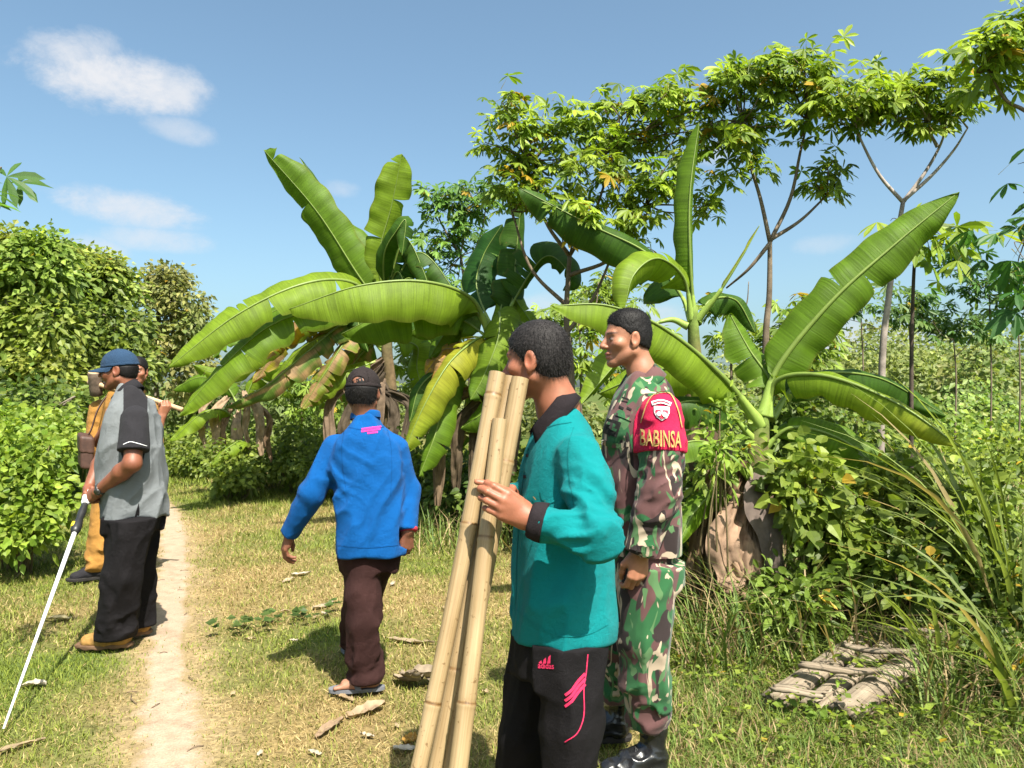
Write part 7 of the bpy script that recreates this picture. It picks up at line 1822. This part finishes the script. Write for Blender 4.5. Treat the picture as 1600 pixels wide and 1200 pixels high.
# ------------------------------------------------------------------ man in ochre behind the man in grey, with a mallet
def man_ochre():
    Y = 6.15; k = Y / F; fwd = np.array([-.55, -.83, 0]); g = np.array([(178 - 800) * k, Y, 0.0])
    per = empty('person', g, 'man in an ochre uniform half hidden behind the man in the navy cap', 'person')
    H = Head(P(214, 580, Y), (.20, -.97, -.06), size=.95, neck=[P(206, 612, Y), P(200, 640, Y)])
    sh, el, wr = P(232, 640, Y - .05), P(242, 690, Y - .25), P(252, 652, Y - .22)
    sh2, el2, wr2 = P(156, 640, Y + .02), P(148, 700, Y - .02), P(168, 660, Y - .2)
    grip = P(263, 632, Y - .22)
    ax = nrm(P(290, 640, Y - .22) - P(140, 599, Y - .05))
    hf, hp = hand_sdf(wr, nrm((.35, .05, .8)), (.75, -.6, -.3), 1, [(55, 75, 50)] * 4, thumb=[(.022, .026, -.012), (.052, .036, -.030), (.076, .024, -.046), (.09, .008, -.05)], size=1.05)
    hf2, hp2 = hand_sdf(wr2, nrm((.1, 0, 1)), (-.6, -.7, 0), -1, [(50, 75, 50)] * 4, size=1.0)
    skin_body(per, H, (.25, .105, .06), [(U([hf, rc(el, wr, .044, .030)], .02), np.vstack([hp, el]), .06, .0048), (U([hf2, rc(el2, wr2, .042, .03)], .02), np.vstack([hp2, el2]), .06, .006)])
    hair_part(per, H, M_hair, 2500, .012, (0, .2, -.1), off=.008, front=(.084, .072), temple=(.03, -.006), nape=(-.095, -.06))
    st = [(CAMZ + (YH - y) * k, ((l + r) / 2 - 800) * k, Y, (r - l) / 2 * k * .98, .135) for (y, l, r) in
          [(770, 148, 226), (740, 147, 228), (705, 143, 230), (670, 145, 234), (645, 148, 236), (630, 160, 228), (618, 180, 216), (610, 188, 210)]]
    to = loft(st, fwd, 2.4); arms = [chain([sh, el], [.075, .065], .02), chain([sh2, el2], [.078, .068], .02)]
    sf = lambda p: smin(smin(folds(p, to(p), .014, .12, along=(.3, 0, 1), comp=.4, seed=3.), arms[0](p), .03), folds(p, arms[1](p), .01, .08, seed=2.), .03)
    part('shirt', sf, [sh, el, sh2, el2] + [(s[1], s[2], s[0]) for s in st], .17, .01, M_ochre, per)
    hn, kn, an = P(165, 780, Y - .04), P(157, 850, Y - .10), P(150, 905, Y - .12); an[2] = .10
    hf_, kf, af = P(204, 780, Y + .04), P(206, 850, Y + .05), P(206, 905, Y + .10); af[2] = .10
    hips = loft([(.56, -3.15, Y, .16, .125), (.68, -3.15, Y, .165, .13), (.82, -3.16, Y, .16, .125)], fwd)
    legs = [chain([hn, kn, an], [.10, .085, .075], .02), chain([hf_, kf, af], [.10, .085, .075], .02)]
    def tf(p):
        d_ = smin(smin(hips(p), legs[0](p), .03), legs[1](p), .012)
        lm = sstep(.5, .15, p[:, 2]); d_ = folds(p, d_, .007 + .016 * lm, .075, along=(1, .3, .2), comp=.3, seed=6.)
        return smax(d_, .06 - p[:, 2], .012)
    part('trousers', tf, [hn, kn, an, hf_, kf, af, (-3.16, Y, .8)], .18, .0095, M_ochre, per)
    for (a, dr, sd) in ((an, (-.85, -.52), -1), (af, (-.6, -.8), 1)):
        dv = nrm((*dr, 0)); make_shoe(per, np.array([a[0], a[1], 0]) - dv * .07, dv, .27, .10, M_char_cloth, M_sole, None, .006, sd)
    # mallet across his shoulders
    m_wood = plain_mat('pale_worn_wood', (.42, .29, .17), .75, .3, .25, 30, .4, .004); m_head = plain_mat('weathered_mallet_wood', (.105, .075, .055), .8, .3, .35, 35, .6, .006)
    c = P(149, 600, Y - .09); e = P(285, 640, Y - .16); c2 = np.array(c)
    mal = empty('wooden_mallet', (c[0], c[1], c[2]), 'wooden mallet with a thick round head carried across the shoulders of the man in ochre', 'mallet')
    dirm = nrm(e - c); C = cr([c - dirm * .06, (c + e) / 2 + np.array([0, 0, .012]), e], 14); tv, tq, tt = tube(C, [.020] * 3 + [.018] * 11, 10); obj('handle', tv, [tq, tt], m_wood, mal)
    mx_ = nrm((.06, -.28, .95)); C = np.array([c + mx_ * t for t in (-.095, -.09, -.04, .0, .05, .088, .093)]); tv, tq, tt = tube(C, [.040, .046, .047, .047, .048, .048, .044], 20)
    hd = obj('mallet_head', tv, [tq, tt], m_head, mal)
    tv, tq, tt = tube([c + mx_ * .0932, c + mx_ * .0965], [.044, .042], 20); obj('worn_end_grain', tv, [tq, tt], m_wood, hd)
    # shoulder bag
    m_bag = plain_mat('dark_brown_leather', (.055, .026, .018), .6, .4, .3, 30, .3, .003)
    bc = P(134, 705, Y - .20); bag = empty('shoulder_bag', bc, 'dark brown shoulder bag hanging beside the man in ochre', 'bag')
    u = nrm((.55, -.8, 0)); w = np.array([-u[1], u[0], 0])
    V = []; 
    def bx(p):
        q = np.stack([(p - bc) @ u, (p - bc) @ w, (p - bc) @ nrm((.18, 0, 1))], 1); a = np.abs(q) - np.array([.085, .028, .105])
        return np.linalg.norm(np.maximum(a, 0), axis=1) + np.minimum(a.max(1), 0) - .018
    part('bag_body', bx, [bc], .16, .008, m_bag, bag)
    fl = lambda p: smax(bx(p) - .006, -((p - bc) @ nrm((.18, 0, 1)) - .0), .006)
    part('bag_flap', fl, [bc], .17, .008, m_bag, bag)
    C = cr([bc + np.array([.02, -.02, .11]), P(143, 670, Y - .20), P(153, 640, Y - .16), P(170, 616, Y - .06), P(186, 609, Y + .05), P(200, 640, Y + .17)], 30)
    tv, tq, tt = tube(C, .013, 6, True, .4); obj('strap', tv, [tq, tt], m_bag, bag)
man_ochre()

# ------------------------------------------------------------------ bamboo poles
def bamboo_mat():
    m, nt, N, L = new_mat('dry_bamboo'); b = principled(N, L, .42, .45)
    a = N.new('ShaderNodeAttribute'); a.attribute_name = 'UVc'
    n1 = noise_node(N, L, 1.0, 6, vec=a.outputs['Vector'], stretch=(26, 2.2, 1), rough=.65)
    n2 = noise_node(N, L, 1.0, 4, vec=a.outputs['Vector'], stretch=(2.0, 3.5, 1))
    c1 = ramp(N, L, n1.outputs[0], [(.25, (.21, .142, .068)), (.5, (.30, .215, .112)), (.8, (.37, .28, .165))])
    c2 = ramp(N, L, n2.outputs[0], [(.35, (.80, .76, .70)), (.62, (1.0, 1.0, 1.0))])
    c = mixc(N, L, 1.0, c1, c2, 'MULTIPLY')
    n3 = noise_node(N, L, 60, 4); sp = ramp(N, L, n3.outputs[0], [(.30, (.45, .35, .25)), (.36, (1, 1, 1))]); c = mixc(N, L, .8, c, sp, 'MULTIPLY')
    sep = N.new('ShaderNodeSeparateXYZ'); L.new(a.outputs['Vector'], sep.inputs[0])
    nd = ramp(N, L, sep.outputs[2], [(.0, (1, 1, 1)), (.6, (.62, .50, .36)), (1.0, (.26, .18, .11))]); c = mixc(N, L, 1.0, c, nd, 'MULTIPLY')
    L.new(c, b.inputs['Base Color']); bump(N, L, b, n1.outputs[0], .22, .003); return m
M_bamboo = bamboo_mat()
def bamboo(pts, r0, r1, label, seed, first):
    r_ = np.random.default_rng(int(seed)); C = cr(pts, 260); n = len(C)
    s = np.concatenate([[0], np.cumsum(np.linalg.norm(np.diff(C, axis=0), axis=1))]); R = r0 + (r1 - r0) * s / s[-1]
    nodes = []; t = first
    while t < s[-1]: nodes.append(t); t += .42 * (.85 + .3 * r_.random())
    ring = np.zeros(n)
    for t in nodes:
        R = R + .0015 * np.exp(-((s - t) / .005) ** 2) - .0009 * np.exp(-((s - t - .012) / .004) ** 2) + .0010 * np.exp(-((s - t) / .03) ** 2)
        ring = np.maximum(ring, np.exp(-((s - t - .008) / .003) ** 2))
    seg = 20; V, Q, T = tube(C, R, seg, False)
    th = np.arange(seg) / seg; uv = np.stack([np.tile(th, n), np.repeat(s, seg) + seed, np.repeat(ring, seg)], 1)
    # open cut ends: a short inner wall and a diaphragm
    mb = MB(); mb.add(V, Q, None, None, uv)
    Tn, A, B = frames(C)
    for e, sg in ((n - 1, 1), (0, -1)):
        c = C[e]; a = np.linspace(0, 2 * math.pi, seg, endpoint=False)
        rim = lambda rr_, dz: c + Tn[e] * dz + rr_ * (np.cos(a)[:, None] * A[e] + np.sin(a)[:, None] * B[e])
        V2 = np.vstack([rim(R[e], 0), rim(R[e] * .62, 0), rim(R[e] * .60, -sg * .03), [c - sg * Tn[e] * .031]])
        Q2 = grid_faces(3, seg, True); j = np.arange(seg); T2 = np.stack([2 * seg + j, 2 * seg + (j + 1) % seg, np.full(seg, 3 * seg)], 1)
        if sg < 0: Q2 = Q2[:, ::-1]; T2 = T2[:, ::-1]
        mb.add(V2, Q2, T2, None, np.tile([.5, seed, .35], (len(V2), 1)))
    o = mb.build('bamboo_pole', M_bamboo, None, org=(*pts[0][:2], 0)); tag(o, label, 'bamboo pole', 'bamboo poles held upright by the man in teal')
def foot(p1, p2, Y1, y2pix):
    """carry a line on to the ground"""
    d = p2 - p1; t = p2[2] / -d[2]; return p2 + d * t + np.array([0, 0, .012])
def pole(label, top, low, Yt, Yl, bend, r0, r1, seed, first):
    a, b = P(*top, Yt), P(*low, Yl); e = foot(a, b, 0, 0); mid = (a + e) / 2 + np.array([bend, 0, 0])
    bamboo([e, mid, a], r0, r1, label, seed, first)
pole('leftmost bamboo pole of the bundle, its top cut square', (777, 583), (652, 1190), 2.25, 1.99, .012, .0205, .0245, 1.0, .21)
pole('thin bamboo pole just right of the leftmost one', (797, 589), (681, 1190), 2.28, 2.05, .006, .0200, .0212, 2.0, .30)
pole('bamboo pole nearest the man in teal with a node just below its top', (813, 591), (701, 1190), 2.24, 2.06, .004, .0220, .0258, 3.0, .05)
pole('shorter bamboo pole in front of the bundle, its top below the others', (781, 656), (716, 1190), 2.185, 1.945, .004, .0262, .0215, 4.0, .17)
